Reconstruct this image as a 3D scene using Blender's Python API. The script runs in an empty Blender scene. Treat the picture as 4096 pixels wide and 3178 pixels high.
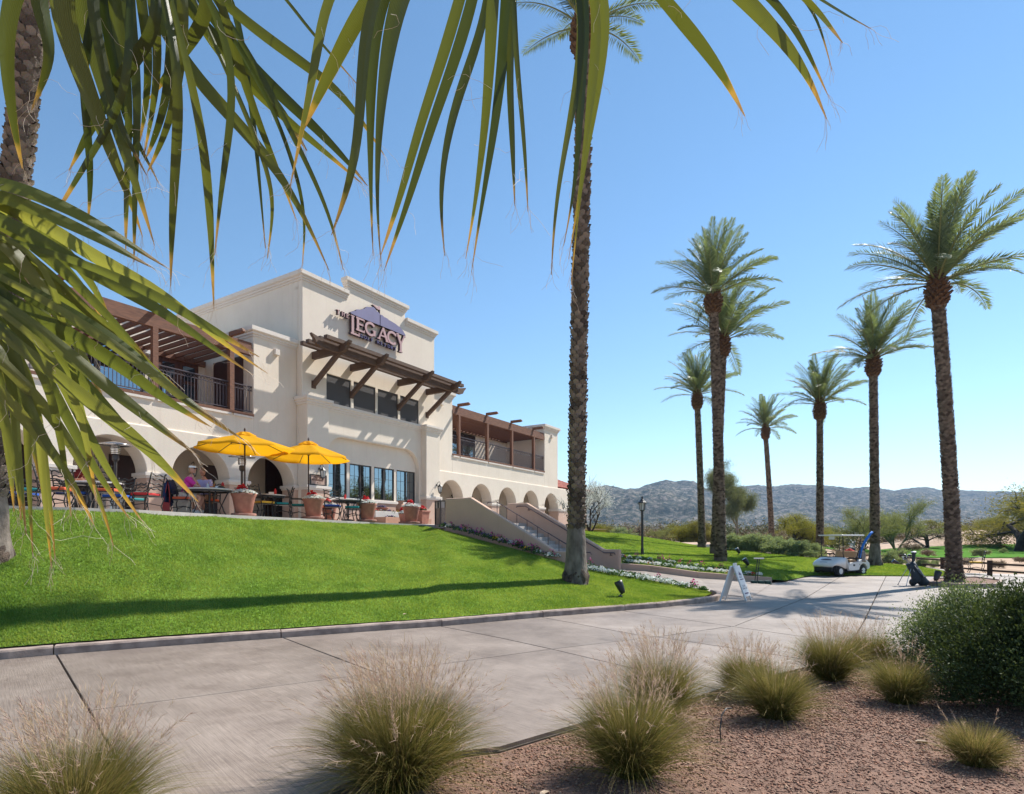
import bpy, math, random
import numpy as np
from mathutils import Vector, Matrix
from mathutils.geometry import tessellate_polygon, delaunay_2d_cdt

SC = bpy.context.scene
COL = SC.collection
R = math.radians
PI = math.pi

# ---------------------------------------------------------------- camera, sky, sun, exposure
F, CX, HY, EYE = 2360.0, 2048.0, 2152.0, 1.7      # survey of the photograph: focal length, centre, horizon (in its pixels), eye height
cam_d = bpy.data.cameras.new('camera')
cam = bpy.data.objects.new('camera', cam_d)
COL.objects.link(cam)
cam.location = (0, 0, EYE)
cam.rotation_euler = (R(90), 0, 0)
cam_d.sensor_fit = 'HORIZONTAL'
cam_d.sensor_width = 36.0
cam_d.lens = 36.0 * F / 4096.0
cam_d.shift_y = (HY - 3178 / 2) / 4096.0
cam_d.clip_start = 0.05
cam_d.clip_end = 12000
SC.camera = cam

SUN_AZ = Vector((0.80, 0.60, 0)).normalized()
SUN_EL = R(49)
world = bpy.data.worlds.new('World')
SC.world = world
world.use_nodes = True
wn = world.node_tree.nodes
wl = world.node_tree.links
bg = wn['Background']
sky = wn.new('ShaderNodeTexSky')
sky.sky_type = 'NISHITA'
sky.sun_disc = False
sky.sun_elevation = SUN_EL
sky.sun_rotation = math.atan2(SUN_AZ.x, SUN_AZ.y)
sky.altitude = 300
sky.air_density = 1.0
sky.dust_density = 0.0
sky.ozone_density = 1.2
hsv = wn.new('ShaderNodeHueSaturation')      # the photograph's clear, polarised blue
hsv.inputs['Hue'].default_value = .4935; hsv.inputs['Saturation'].default_value = 1.10
wl.new(sky.outputs[0], hsv.inputs['Color']); wl.new(hsv.outputs[0], bg.inputs['Color'])
bg.inputs['Strength'].default_value = 0.11
sun_d = bpy.data.lights.new('sun', 'SUN')
sun_d.energy = 5.0
sun_d.angle = R(0.53)
sun_d.color = (1.0, 0.955, 0.88)
sun = bpy.data.objects.new('sun', sun_d)
COL.objects.link(sun)
sun.rotation_euler = Vector((SUN_AZ.x * math.cos(SUN_EL), SUN_AZ.y * math.cos(SUN_EL), math.sin(SUN_EL))).to_track_quat('Z', 'Y').to_euler()
sun.location = (30, 25, 40)
SC.view_settings.view_transform = 'Standard'
SC.view_settings.look = 'None'
SC.view_settings.gamma = 1.0
SC.view_settings.use_curve_mapping = False
SC.view_settings.exposure = 0.75
SC.render.engine = 'CYCLES'
SC.cycles.max_bounces = 8
SC.cycles.diffuse_bounces = 4
SC.cycles.glossy_bounces = 3
SC.cycles.transmission_bounces = 4
SC.cycles.transparent_max_bounces = 8
SC.cycles.caustics_reflective = False
SC.cycles.caustics_refractive = False
SC.cycles.sample_clamp_indirect = 6.0

# ---------------------------------------------------------------- helpers
def at(x, y, Y):
    """a surveyed point: pixel (x, y) of the 4096 px photograph at distance Y"""
    return Vector(((x - CX) / F * Y, Y, EYE + (HY - y) * Y / F))

def gr(x, y, z=0.0):
    """a surveyed point lying on the level z"""
    Y = (EYE - z) * F / (y - HY)
    return Vector(((x - CX) / F * Y, Y, z))

def ax(x, Y, z=0.0):
    return Vector(((x - CX) / F * Y, Y, z))

def sstep(a, b, x):
    t = np.clip((x - a) / (b - a), 0, 1)
    return t * t * (3 - 2 * t)

class MB:
    def __init__(s):
        s.v, s.f, s.m = [], [], []
    def add(s, vs, fs, mi=0):
        o = len(s.v)
        s.v += [tuple(p) for p in vs]
        for f in fs:
            s.f.append(tuple(i + o for i in f))
            s.m.append(mi)
        return s
    def box(s, x0, x1, y0, y1, z0, z1, mi=0):
        return s.add([(x0, y0, z0), (x1, y0, z0), (x1, y1, z0), (x0, y1, z0), (x0, y0, z1), (x1, y0, z1), (x1, y1, z1), (x0, y1, z1)],
                     [(0, 3, 2, 1), (4, 5, 6, 7), (0, 1, 5, 4), (1, 2, 6, 5), (2, 3, 7, 6), (3, 0, 4, 7)], mi)
    def beam(s, p0, p1, w, h, up=(0, 0, 1), mi=0):
        p0, p1 = Vector(p0), Vector(p1)
        d = (p1 - p0).normalized()
        side = d.cross(Vector(up))
        if side.length < 1e-4: side = d.cross(Vector((1, 0, 0)))
        side.normalize()
        u = side.cross(d).normalized()
        a, b = side * w / 2, u * h / 2
        return s.add([p0 - a - b, p0 + a - b, p0 + a + b, p0 - a + b, p1 - a - b, p1 + a - b, p1 + a + b, p1 - a + b],
                     [(0, 1, 2, 3), (7, 6, 5, 4), (0, 4, 5, 1), (1, 5, 6, 2), (2, 6, 7, 3), (3, 7, 4, 0)], mi)
    def tube(s, pts, r, n=6, cap=True, mi=0):
        pts = [Vector(p) for p in pts]
        k = len(pts)
        rs = r if isinstance(r, (list, tuple)) else [r] * k
        vs, fs = [], []
        ref = None
        for i, p in enumerate(pts):
            d = (pts[min(i + 1, k - 1)] - pts[max(i - 1, 0)])
            d = d.normalized() if d.length > 1e-9 else Vector((0, 0, 1))
            if ref is None:
                ref = Vector((0, 0, 1)) if abs(d.z) < .9 else Vector((1, 0, 0))
            a = ref - d * ref.dot(d)
            if a.length < 1e-5: a = d.orthogonal()
            a.normalize()
            ref = a
            b = d.cross(a)
            for j in range(n):
                t = 2 * PI * j / n
                vs.append(p + (a * math.cos(t) + b * math.sin(t)) * rs[i])
        for i in range(k - 1):
            for j in range(n):
                j2 = (j + 1) % n
                fs.append((i * n + j, i * n + j2, (i + 1) * n + j2, (i + 1) * n + j))
        if cap:
            fs.append(tuple(range(n - 1, -1, -1)))
            fs.append(tuple((k - 1) * n + j for j in range(n)))
        return s.add(vs, fs, mi)
    def lathe(s, prof, n=16, c=(0, 0, 0), mi=0, cap=True):
        vs, fs = [], []
        for r, z in prof:
            for j in range(n):
                t = 2 * PI * j / n
                vs.append((c[0] + r * math.cos(t), c[1] + r * math.sin(t), c[2] + z))
        k = len(prof)
        for i in range(k - 1):
            for j in range(n):
                j2 = (j + 1) % n
                fs.append((i * n + j, i * n + j2, (i + 1) * n + j2, (i + 1) * n + j))
        if cap:
            fs.append(tuple(range(n - 1, -1, -1)))
            fs.append(tuple((k - 1) * n + j for j in range(n)))
        return s.add(vs, fs, mi)
    def plate(s, loops, fn, d0, d1, mi=0):
        """flat plate with holes: loops of 2-D points; fn(a, b, depth) -> xyz"""
        tri = tessellate_polygon([[Vector((a, b, 0)) for a, b in lp] for lp in loops])
        flat = [p for lp in loops for p in lp]
        n = len(flat)
        vs = [fn(a, b, d0) for a, b in flat] + [fn(a, b, d1) for a, b in flat]
        fs = [tuple(t) for t in tri] + [tuple(i + n for i in reversed(t)) for t in tri]
        o = 0
        for lp in loops:
            k = len(lp)
            for i in range(k):
                j = (i + 1) % k
                fs.append((o + i, o + j, o + j + n, o + i + n))
            o += k
        return s.add(vs, fs, mi)
    def blob(s, c, r, mi=0, sq=1.0, rng=random):
        c = Vector(c)
        vs = [c + Vector(d) * (r * rng.uniform(.8, 1.15)) for d in ((1, 0, 0), (-1, 0, 0), (0, 1, 0), (0, -1, 0), (0, 0, sq), (0, 0, -sq))]
        return s.add(vs, [(0, 2, 4), (2, 1, 4), (1, 3, 4), (3, 0, 4), (2, 0, 5), (1, 2, 5), (3, 1, 5), (0, 3, 5)], mi)
    def build(s, name, mats, parent=None, smooth=False, bevel=0.0, fix=True):
        me = bpy.data.meshes.new(name)
        me.from_pydata(s.v, [], s.f)
        if not isinstance(mats, (list, tuple)): mats = [mats]
        for m in mats: me.materials.append(m)
        if len(mats) > 1: me.polygons.foreach_set('material_index', s.m)
        if smooth: me.polygons.foreach_set('use_smooth', [True] * len(me.polygons))
        if fix and len(s.f) < 6000:
            import bmesh
            bm = bmesh.new(); bm.from_mesh(me)
            bmesh.ops.recalc_face_normals(bm, faces=bm.faces)
            bm.to_mesh(me); bm.free()
        me.update()
        o = link(name, me, parent)
        if bevel:
            b = o.modifiers.new('bevel', 'BEVEL')
            b.width = bevel; b.segments = 2; b.limit_method = 'ANGLE'; b.angle_limit = R(40)
        return o

def link(name, data, parent=None):
    o = bpy.data.objects.new(name, data)
    COL.objects.link(o)
    if parent is not None: o.parent = parent
    return o

def np_mesh(name, verts, faces, mat, parent=None, smooth=False, uv=None, col=None):
    """fast mesh from arrays; faces (n,3) or (n,4); uv per face corner; col per vertex"""
    me = bpy.data.meshes.new(name)
    verts = np.asarray(verts, np.float32); faces = np.asarray(faces, np.int32)
    k = faces.shape[1]
    me.vertices.add(len(verts)); me.vertices.foreach_set('co', verts.ravel())
    me.loops.add(faces.size); me.loops.foreach_set('vertex_index', faces.ravel())
    me.polygons.add(len(faces)); me.polygons.foreach_set('loop_start', np.arange(0, faces.size, k, dtype=np.int32))
    me.polygons.foreach_set('loop_total', np.full(len(faces), k, np.int32))
    if smooth: me.polygons.foreach_set('use_smooth', np.ones(len(faces), bool))
    if uv is not None:
        l = me.uv_layers.new(name='UVMap'); l.data.foreach_set('uv', np.asarray(uv, np.float32).ravel())
    if col is not None:
        c = me.color_attributes.new('tint', 'FLOAT_COLOR', 'POINT')
        c.data.foreach_set('color', np.asarray(col, np.float32).ravel())
    for m in (mat if isinstance(mat, (list, tuple)) else [mat]): me.materials.append(m)
    me.update(); me.validate()
    return me if parent == 'mesh' else link(name, me, parent)

def tag(o, label=None, cat=None, group=None, kind=None):
    if label: o['label'] = label
    if cat: o['category'] = cat
    if group: o['group'] = group
    if kind: o['kind'] = kind
    return o

def thing(name, label, cat, loc=(0, 0, 0), rz=0.0, group=None):
    o = link(name, None)
    o.empty_display_size = .2
    o.location = loc; o.rotation_euler = (0, 0, rz)
    return tag(o, label, cat, group)

def children(o):
    return [c for c in COL.objects if c.parent is o] if o not in KIDS else KIDS[o]
KIDS = {}
def copy_tree(o, kids):
    """copy of a thing with copies of its parts and sub-parts (kids: dict object -> list of children)"""
    def rec(a, par):
        c = a.copy(); COL.objects.link(c)
        if par is not None: c.parent = par
        for k in kids.get(a, []): rec(k, c)
        return c
    return rec(o, None)
def kids_of(root):
    d = {}
    for o in COL.objects:
        if o.parent is not None: d.setdefault(o.parent, []).append(o)
    return d

# ---------------------------------------------------------------- materials
def new_mat(name):
    m = bpy.data.materials.new(name); m.use_nodes = True
    nt = m.node_tree
    return m, nt, nt.nodes, nt.links, nt.nodes['Principled BSDF']

def M(name, col, rough=.8, col2=None, scale=3.0, detail=6, bump=0.0, bscale=40.0, metal=0.0, spec=.5, dist=.01, stretch=None, coat=0, ramp=(.35, .65)):
    m, nt, n, l, p = new_mat(name)
    p.inputs['Roughness'].default_value = rough
    p.inputs['Metallic'].default_value = metal
    p.inputs['Specular IOR Level'].default_value = spec
    if coat: p.inputs['Coat Weight'].default_value = coat; p.inputs['Coat Roughness'].default_value = .08
    tc = n.new('ShaderNodeTexCoord'); src = tc.outputs['Object']
    if stretch:
        mp = n.new('ShaderNodeMapping'); mp.inputs['Scale'].default_value = stretch
        l.new(src, mp.inputs['Vector']); src = mp.outputs[0]
    if col2 is None: col2 = tuple(c * .82 for c in col)
    t = n.new('ShaderNodeTexNoise'); t.inputs['Scale'].default_value = scale; t.inputs['Detail'].default_value = detail
    l.new(src, t.inputs['Vector'])
    r = n.new('ShaderNodeValToRGB')
    r.color_ramp.elements[0].position = ramp[0]; r.color_ramp.elements[1].position = ramp[1]
    r.color_ramp.elements[0].color = (*col2, 1); r.color_ramp.elements[1].color = (*col, 1)
    l.new(t.outputs['Fac'], r.inputs[0]); l.new(r.outputs[0], p.inputs['Base Color'])
    if bump:
        b = n.new('ShaderNodeBump'); b.inputs['Strength'].default_value = bump; b.inputs['Distance'].default_value = dist
        t2 = n.new('ShaderNodeTexNoise'); t2.inputs['Scale'].default_value = bscale; t2.inputs['Detail'].default_value = 5
        l.new(src, t2.inputs['Vector']); l.new(t2.outputs['Fac'], b.inputs['Height']); l.new(b.outputs[0], p.inputs['Normal'])
    return m

def leafmat(name, col, col2, trans=.35, rough=.5, spec=.35, mottle=0, tt=(1.5, 1.4, .7)):
    """foliage: each leaf its own shade, some light passing through"""
    m, nt, n, l, p = new_mat(name)
    g = n.new('ShaderNodeNewGeometry')
    r = n.new('ShaderNodeValToRGB')
    r.color_ramp.elements[0].color = (*col, 1); r.color_ramp.elements[1].color = (*col2, 1)
    l.new(g.outputs['Random Per Island'], r.inputs[0])
    c = r.outputs[0]
    if mottle:
        tc = n.new('ShaderNodeTexCoord'); nz = n.new('ShaderNodeTexNoise'); nz.inputs['Scale'].default_value = mottle; nz.inputs['Detail'].default_value = 7; nz.inputs['Roughness'].default_value = .7
        l.new(tc.outputs['Object'], nz.inputs['Vector'])
        rr = n.new('ShaderNodeValToRGB'); rr.color_ramp.elements[0].position = .36; rr.color_ramp.elements[1].position = .66
        rr.color_ramp.elements[0].color = (.62, .74, .55, 1); rr.color_ramp.elements[1].color = (1.32, 1.16, 1.25, 1); l.new(nz.outputs['Fac'], rr.inputs[0])
        mm = n.new('ShaderNodeMix'); mm.data_type = 'RGBA'; mm.blend_type = 'MULTIPLY'; mm.inputs[0].default_value = 1
        l.new(c, mm.inputs[6]); l.new(rr.outputs[0], mm.inputs[7]); c = mm.outputs[2]
    l.new(c, p.inputs['Base Color'])
    p.inputs['Roughness'].default_value = rough; p.inputs['Specular IOR Level'].default_value = spec
    tr = n.new('ShaderNodeBsdfTranslucent')
    mul = n.new('ShaderNodeMix'); mul.data_type = 'RGBA'; mul.blend_type = 'MULTIPLY'; mul.inputs[0].default_value = 1
    l.new(c, mul.inputs[6]); mul.inputs[7].default_value = (*tt, 1)
    l.new(mul.outputs[2], tr.inputs['Color'])
    mx = n.new('ShaderNodeMixShader'); mx.inputs[0].default_value = trans
    l.new(p.outputs[0], mx.inputs[1]); l.new(tr.outputs[0], mx.inputs[2])
    l.new(mx.outputs[0], n['Material Output'].inputs['Surface'])
    return m

def stucco(name, col, col2):
    m, nt, n, l, p = new_mat(name)
    p.inputs['Roughness'].default_value = .92; p.inputs['Specular IOR Level'].default_value = .2
    tc = n.new('ShaderNodeTexCoord')
    a = n.new('ShaderNodeTexNoise'); a.inputs['Scale'].default_value = .7; a.inputs['Detail'].default_value = 8; a.inputs['Roughness'].default_value = .65
    b = n.new('ShaderNodeTexNoise'); b.inputs['Scale'].default_value = 22; b.inputs['Detail'].default_value = 6; b.inputs['Roughness'].default_value = .7
    for t in (a, b): l.new(tc.outputs['Object'], t.inputs['Vector'])
    r = n.new('ShaderNodeValToRGB'); r.color_ramp.elements[0].position = .3; r.color_ramp.elements[1].position = .7
    r.color_ramp.elements[0].color = (*col2, 1); r.color_ramp.elements[1].color = (*col, 1)
    l.new(a.outputs['Fac'], r.inputs[0])
    mx = n.new('ShaderNodeMix'); mx.data_type = 'RGBA'; mx.blend_type = 'MULTIPLY'; mx.inputs[0].default_value = .22
    l.new(r.outputs[0], mx.inputs[6]); l.new(b.outputs['Color'], mx.inputs[7])
    mp = n.new('ShaderNodeMapping'); mp.inputs['Scale'].default_value = (2.2, 2.2, .16); l.new(tc.outputs['Object'], mp.inputs['Vector'])
    sk = n.new('ShaderNodeTexNoise'); sk.inputs['Scale'].default_value = 2; sk.inputs['Detail'].default_value = 7; sk.inputs['Roughness'].default_value = .7; l.new(mp.outputs[0], sk.inputs['Vector'])
    r2 = n.new('ShaderNodeValToRGB'); r2.color_ramp.elements[0].position = .30; r2.color_ramp.elements[1].position = .48
    r2.color_ramp.elements[0].color = (.84, .81, .77, 1); r2.color_ramp.elements[1].color = (1, 1, 1, 1); l.new(sk.outputs['Fac'], r2.inputs[0])
    m2 = n.new('ShaderNodeMix'); m2.data_type = 'RGBA'; m2.blend_type = 'MULTIPLY'; m2.inputs[0].default_value = .38; l.new(mx.outputs[2], m2.inputs[6]); l.new(r2.outputs[0], m2.inputs[7])
    hs = n.new('ShaderNodeHueSaturation'); hs.inputs['Saturation'].default_value = .9; hs.inputs['Value'].default_value = 1.13
    l.new(m2.outputs[2], hs.inputs['Color']); l.new(hs.outputs[0], p.inputs['Base Color'])
    bm = n.new('ShaderNodeBump'); bm.inputs['Strength'].default_value = .35; bm.inputs['Distance'].default_value = .012
    l.new(b.outputs['Fac'], bm.inputs['Height']); l.new(bm.outputs[0], p.inputs['Normal'])
    return m

CREAM = stucco('cream_stucco', (.75, .655, .54), (.68, .585, .475))
PINK = stucco('pink_stucco', (.56, .37, .275), (.50, .33, .245))
TRIM = stucco('trim_stucco', (.70, .63, .56), (.65, .58, .51))
ROSE = stucco('rose_wall_stucco', (.56, .37, .265), (.50, .325, .23))
WOOD = M('weathered_timber', (.13, .075, .048), .8, (.07, .040, .027), 4, bump=.6, bscale=30, dist=.01, stretch=(1, 8, 8))
WOODR = M('stained_timber', (.20, .085, .045), .75, (.12, .05, .028), 4, bump=.4, bscale=30, dist=.008, stretch=(1, 6, 6))
DOORW = M('door_timber', (.12, .04, .02), .45, (.06, .02, .012), 5, stretch=(6, 6, 1))
DOORD = M('dark_door', (.055, .02, .018), .5, (.04, .016, .014))
IRON = M('black_iron', (.018, .016, .015), .42, (.03, .026, .023), 30, metal=.2)
RAIL = M('purple_brown_iron', (.10, .075, .08), .45, (.07, .05, .055), 20, metal=.3)
BLACKP = M('black_plastic', (.015, .015, .017), .45, (.022, .022, .024), 20)
RUBBER = M('tyre_rubber', (.018, .018, .018), .85, (.03, .028, .026), 30)
WHITEP = M('white_paint', (.78, .78, .77), .35, (.72, .72, .71), 2, coat=.4)
CHROME = M('bright_metal', (.62, .62, .63), .22, (.5, .5, .5), 10, metal=1)
STEEL = M('brushed_steel', (.5, .5, .5), .35, (.42, .42, .42), 20, metal=.9)
SCREEN = M('solar_screen', (.095, .09, .09), .9, (.08, .076, .077), 60, spec=.2)
DARKIN = M('dark_interior', (.03, .026, .022), .9, (.02, .018, .016), 3)
TERRA = M('terracotta', (.40, .17, .115), .85, (.30, .12, .085), 6, bump=.15, bscale=40)
CLAY = M('clay_urn', (.48, .27, .18), .85, (.40, .22, .15), 5)
SAUCER = M('terracotta_saucer', (.34, .17, .125), .9, (.26, .13, .10), 6)
SOIL = M('soil', (.05, .032, .022), .95, (.03, .02, .015), 30, bump=.6, bscale=60)
TABLET = M('table_top_stone', (.62, .60, .57), .5, (.50, .47, .44), 25)
CONC = M('pale_concrete', (.46, .42, .39), .9, (.38, .34, .31), 5, bump=.2, bscale=60)
FRAME = M('bronze_frame', (.035, .028, .024), .45, (.05, .04, .034), 8)
RED = leafmat('red_flower', (.55, .012, .012), (.75, .03, .05), .15)
WHITEF = leafmat('white_flower', (.70, .72, .66), (.85, .85, .80), .2, tt=(1, 1, 1))
YELF = leafmat('yellow_flower', (.75, .42, .01), (.85, .60, .03), .15)
PURF = leafmat('purple_flower', (.05, .03, .20), (.22, .12, .40), .15)
MAGF = leafmat('magenta_flower', (.45, .015, .20), (.62, .04, .30), .15)
BEDG = leafmat('bedding_leaf', (.035, .085, .018), (.075, .14, .035), .25)

def glassmat(name, tint, k):
    m, nt, n, l, p = new_mat(name)
    p.inputs['Base Color'].default_value = (.012, .016, .02, 1); p.inputs['Roughness'].default_value = .03
    g = n.new('ShaderNodeBsdfGlossy'); g.inputs['Color'].default_value = (*tint, 1); g.inputs['Roughness'].default_value = .015
    tc = n.new('ShaderNodeTexCoord'); t = n.new('ShaderNodeTexNoise'); t.inputs['Scale'].default_value = 1.3; t.inputs['Detail'].default_value = 1
    b = n.new('ShaderNodeBump'); b.inputs['Strength'].default_value = .04; b.inputs['Distance'].default_value = .05
    l.new(tc.outputs['Object'], t.inputs['Vector']); l.new(t.outputs['Fac'], b.inputs['Height']); l.new(b.outputs[0], g.inputs['Normal'])
    mx = n.new('ShaderNodeMixShader'); mx.inputs[0].default_value = k
    l.new(p.outputs[0], mx.inputs[1]); l.new(g.outputs[0], mx.inputs[2]); l.new(mx.outputs[0], n['Material Output'].inputs['Surface'])
    return m
GLASS = glassmat('reflective_glass', (.44, .53, .60), .55)
LAMPGLASS = M('frosted_lamp_glass', (.62, .62, .58), .25, (.5, .5, .47), 8)

def slab_mat():
    """broom-finished concrete: fine parallel grooves, blotches and stains"""
    m, nt, n, l, p = new_mat('broomed_concrete')
    p.inputs['Roughness'].default_value = .58; p.inputs['Specular IOR Level'].default_value = .5
    tc = n.new('ShaderNodeTexCoord')
    big = n.new('ShaderNodeTexNoise'); big.inputs['Scale'].default_value = .5; big.inputs['Detail'].default_value = 9; big.inputs['Roughness'].default_value = .7
    l.new(tc.outputs['Object'], big.inputs['Vector'])
    mp = n.new('ShaderNodeMapping'); mp.vector_type = 'TEXTURE'; mp.inputs['Rotation'].default_value = (0, 0, R(-48)); mp.inputs['Scale'].default_value = (1 / .55, 1 / 26, 1)
    l.new(tc.outputs['Object'], mp.inputs['Vector'])
    br = n.new('ShaderNodeTexNoise'); br.inputs['Scale'].default_value = 4; br.inputs['Detail'].default_value = 6; br.inputs['Roughness'].default_value = .65
    l.new(mp.outputs[0], br.inputs['Vector'])
    gr_ = n.new('ShaderNodeTexNoise'); gr_.inputs['Scale'].default_value = 130; gr_.inputs['Detail'].default_value = 3
    l.new(tc.outputs['Object'], gr_.inputs['Vector'])
    r = n.new('ShaderNodeValToRGB'); r.color_ramp.elements[0].position = .32; r.color_ramp.elements[1].position = .7
    r.color_ramp.elements[0].color = (.155, .118, .094, 1); r.color_ramp.elements[1].color = (.345, .282, .235, 1)
    l.new(big.outputs['Fac'], r.inputs[0])
    r2 = n.new('ShaderNodeValToRGB'); r2.color_ramp.elements[0].position = .38; r2.color_ramp.elements[1].position = .58
    r2.color_ramp.elements[0].color = (.62, .60, .59, 1); r2.color_ramp.elements[1].color = (1, 1, 1, 1)
    l.new(br.outputs['Fac'], r2.inputs[0])
    mx = n.new('ShaderNodeMix'); mx.data_type = 'RGBA'; mx.blend_type = 'MULTIPLY'; mx.inputs[0].default_value = .85
    l.new(r.outputs[0], mx.inputs[6]); l.new(r2.outputs[0], mx.inputs[7])
    mx2 = n.new('ShaderNodeMix'); mx2.data_type = 'RGBA'; mx2.blend_type = 'OVERLAY'; mx2.inputs[0].default_value = .35
    l.new(mx.outputs[2], mx2.inputs[6]); l.new(gr_.outputs['Fac'], mx2.inputs[7])
    st = n.new('ShaderNodeTexNoise'); st.inputs['Scale'].default_value = 1.7; st.inputs['Detail'].default_value = 10; st.inputs['Roughness'].default_value = .75
    l.new(tc.outputs['Object'], st.inputs['Vector'])
    r3 = n.new('ShaderNodeValToRGB'); r3.color_ramp.elements[0].position = .36; r3.color_ramp.elements[1].position = .50
    r3.color_ramp.elements[0].color = (.60, .56, .53, 1); r3.color_ramp.elements[1].color = (1, 1, 1, 1); l.new(st.outputs['Fac'], r3.inputs[0])
    mx3 = n.new('ShaderNodeMix'); mx3.data_type = 'RGBA'; mx3.blend_type = 'MULTIPLY'; mx3.inputs[0].default_value = .5
    l.new(mx2.outputs[2], mx3.inputs[6]); l.new(r3.outputs[0], mx3.inputs[7])
    oi = n.new('ShaderNodeObjectInfo'); vr = n.new('ShaderNodeMapRange'); vr.inputs['To Min'].default_value = .90; vr.inputs['To Max'].default_value = 1.08; l.new(oi.outputs['Random'], vr.inputs['Value'])
    hv = n.new('ShaderNodeHueSaturation'); l.new(vr.outputs[0], hv.inputs['Value']); l.new(mx3.outputs[2], hv.inputs['Color']); l.new(hv.outputs[0], p.inputs['Base Color'])
    ad = n.new('ShaderNodeMath'); ad.operation = 'ADD'
    l.new(br.outputs['Fac'], ad.inputs[0])
    sc = n.new('ShaderNodeMath'); sc.operation = 'MULTIPLY'; sc.inputs[1].default_value = .6
    l.new(gr_.outputs['Fac'], sc.inputs[0]); l.new(sc.outputs[0], ad.inputs[1])
    b = n.new('ShaderNodeBump'); b.inputs['Strength'].default_value = .55; b.inputs['Distance'].default_value = .006
    l.new(ad.outputs[0], b.inputs['Height']); l.new(b.outputs[0], p.inputs['Normal'])
    return m
SLAB = slab_mat()
KERB = M('kerb_concrete', (.37, .285, .24), .9, (.22, .165, .14), 6, bump=.5, bscale=45, dist=.008)
JOINT = M('joint_sand', (.10, .08, .065), .95, (.06, .05, .04), 20)
def tintmat(name, rough=.9, bump=0, base=(1, 1, 1)):
    m, nt, n, l, p = new_mat(name)
    p.inputs['Roughness'].default_value = rough
    a = n.new('ShaderNodeAttribute'); a.attribute_name = 'tint'
    l.new(a.outputs['Color'], p.inputs['Base Color'])
    if bump:
        tc = n.new('ShaderNodeTexCoord'); t = n.new('ShaderNodeTexNoise'); t.inputs['Scale'].default_value = 60
        b = n.new('ShaderNodeBump'); b.inputs['Strength'].default_value = bump; b.inputs['Distance'].default_value = .01
        l.new(tc.outputs['Object'], t.inputs['Vector']); l.new(t.outputs['Fac'], b.inputs['Height']); l.new(b.outputs[0], p.inputs['Normal'])
    return m
# ================================================================ GROUND
def noise2(x, y, seed=0, octs=5, f0=1.0, gain=.5):
    """value noise on arrays"""
    out = np.zeros_like(x, dtype=float); amp = 1.0; tot = 0
    for o in range(octs):
        fx, fy = x * f0, y * f0
        ix, iy = np.floor(fx).astype(np.int64), np.floor(fy).astype(np.int64)
        tx, ty = fx - ix, fy - iy
        tx, ty = tx * tx * (3 - 2 * tx), ty * ty * (3 - 2 * ty)
        def hsh(a, b):
            h = (a * 374761393 + b * 668265263 + (seed + o * 31) * 974711) & 0x7fffffff
            h = ((h ^ (h >> 13)) * 1274126177) & 0x7fffffff
            return ((h ^ (h >> 16)) & 0xffff) / 65535.0
        v = (hsh(ix, iy) * (1 - tx) + hsh(ix + 1, iy) * tx) * (1 - ty) + (hsh(ix, iy + 1) * (1 - tx) + hsh(ix + 1, iy + 1) * tx) * ty
        out += v * amp; tot += amp; amp *= gain; f0 *= 2
    return out / tot

def ground_z(X, Y):
    X = np.asarray(X, float); Y = np.asarray(Y, float)
    a = X / np.maximum(Y, 1.0)
    z = np.full_like(X, -.10)
    z = z + .16 * sstep(26, 32, Y)                                            # desert floor behind the lawns
    z = z + 1.15 * sstep(31, 44, Y) * (1 - sstep(.42, .62, a)) * sstep(0, 10, X)
    r = np.hypot(X - 84, (Y - 96) * 1.0)
    z = z + 2.6 * sstep(70, 88, Y) * sstep(.58, .80, a) * (1 - sstep(130, 170, Y))  # sandy mound
    z = z + .5 * sstep(60, 140, Y)
    z = z + (noise2(X, Y, 3, 4, .12) - .5) * .35 * sstep(34, 60, Y)
    return z

gx = np.concatenate([np.linspace(-3500, -120, 14), np.linspace(-100, -20, 17), np.linspace(-18, 130, 150), np.linspace(150, 3500, 16)])
gy = np.concatenate([np.linspace(-3000, -60, 8), np.linspace(-40, 24, 14), np.linspace(25, 150, 120), np.linspace(160, 400, 14), np.linspace(500, 5000, 8)])
GX, GY = np.meshgrid(gx, gy)
gv = np.stack([GX, GY, ground_z(GX, GY)], -1).reshape(-1, 3)
nx_ = len(gx)
ii = (np.arange(len(gy) - 1)[:, None] * nx_ + np.arange(nx_ - 1)[None]).ravel()
SAND = M('desert_sand', (.50, .37, .275), .95, (.36, .26, .19), .35, 9, bump=.5, bscale=6, dist=.05, spec=.05)
tag(np_mesh('ground', gv, np.stack([ii, ii + 1, ii + nx_ + 1, ii + nx_], -1), SAND, smooth=True), kind='structure')

# ---------------------------------------------------------------- the two lawns, lofted between their surveyed edges
class Loft:
    def __init__(s, front, back, power):
        s.fx = np.array([q[0] for q in front], float); s.fY = np.array([q[1] for q in front]); s.fz = np.array([q[2] for q in front])
        s.bx = np.array([q[0] for q in back], float); s.bY = np.array([q[1] for q in back]); s.bz = np.array([q[2] for q in back])
        s.p = power
    def edge(s, x):
        return (np.interp(x, s.fx, s.fY), np.interp(x, s.fx, s.fz), np.interp(x, s.bx, s.bY), np.interp(x, s.bx, s.bz))
    def z(s, X, Y):
        x = CX + F * np.asarray(X, float) / np.asarray(Y, float)
        Yf, zf, Yb, zb = s.edge(x)
        t = np.clip((Y - Yf) / np.maximum(Yb - Yf, 1e-3), 0, 1)
        return zf + (zb - zf) * t ** s.p
    def grid(s, x0, x1, n, rows):
        x = np.linspace(x0, x1, n); t = np.linspace(0, 1, rows)
        Yf, zf, Yb, zb = s.edge(x)
        Y = Yf[None] + (Yb - Yf)[None] * t[:, None]
        z = zf[None] + (zb - zf)[None] * t[:, None] ** s.p
        X = (x[None] - CX) / F * Y
        return X, Y, z
def kerbY(y, z=.12): return (EYE - z) * F / (y - HY)
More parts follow.
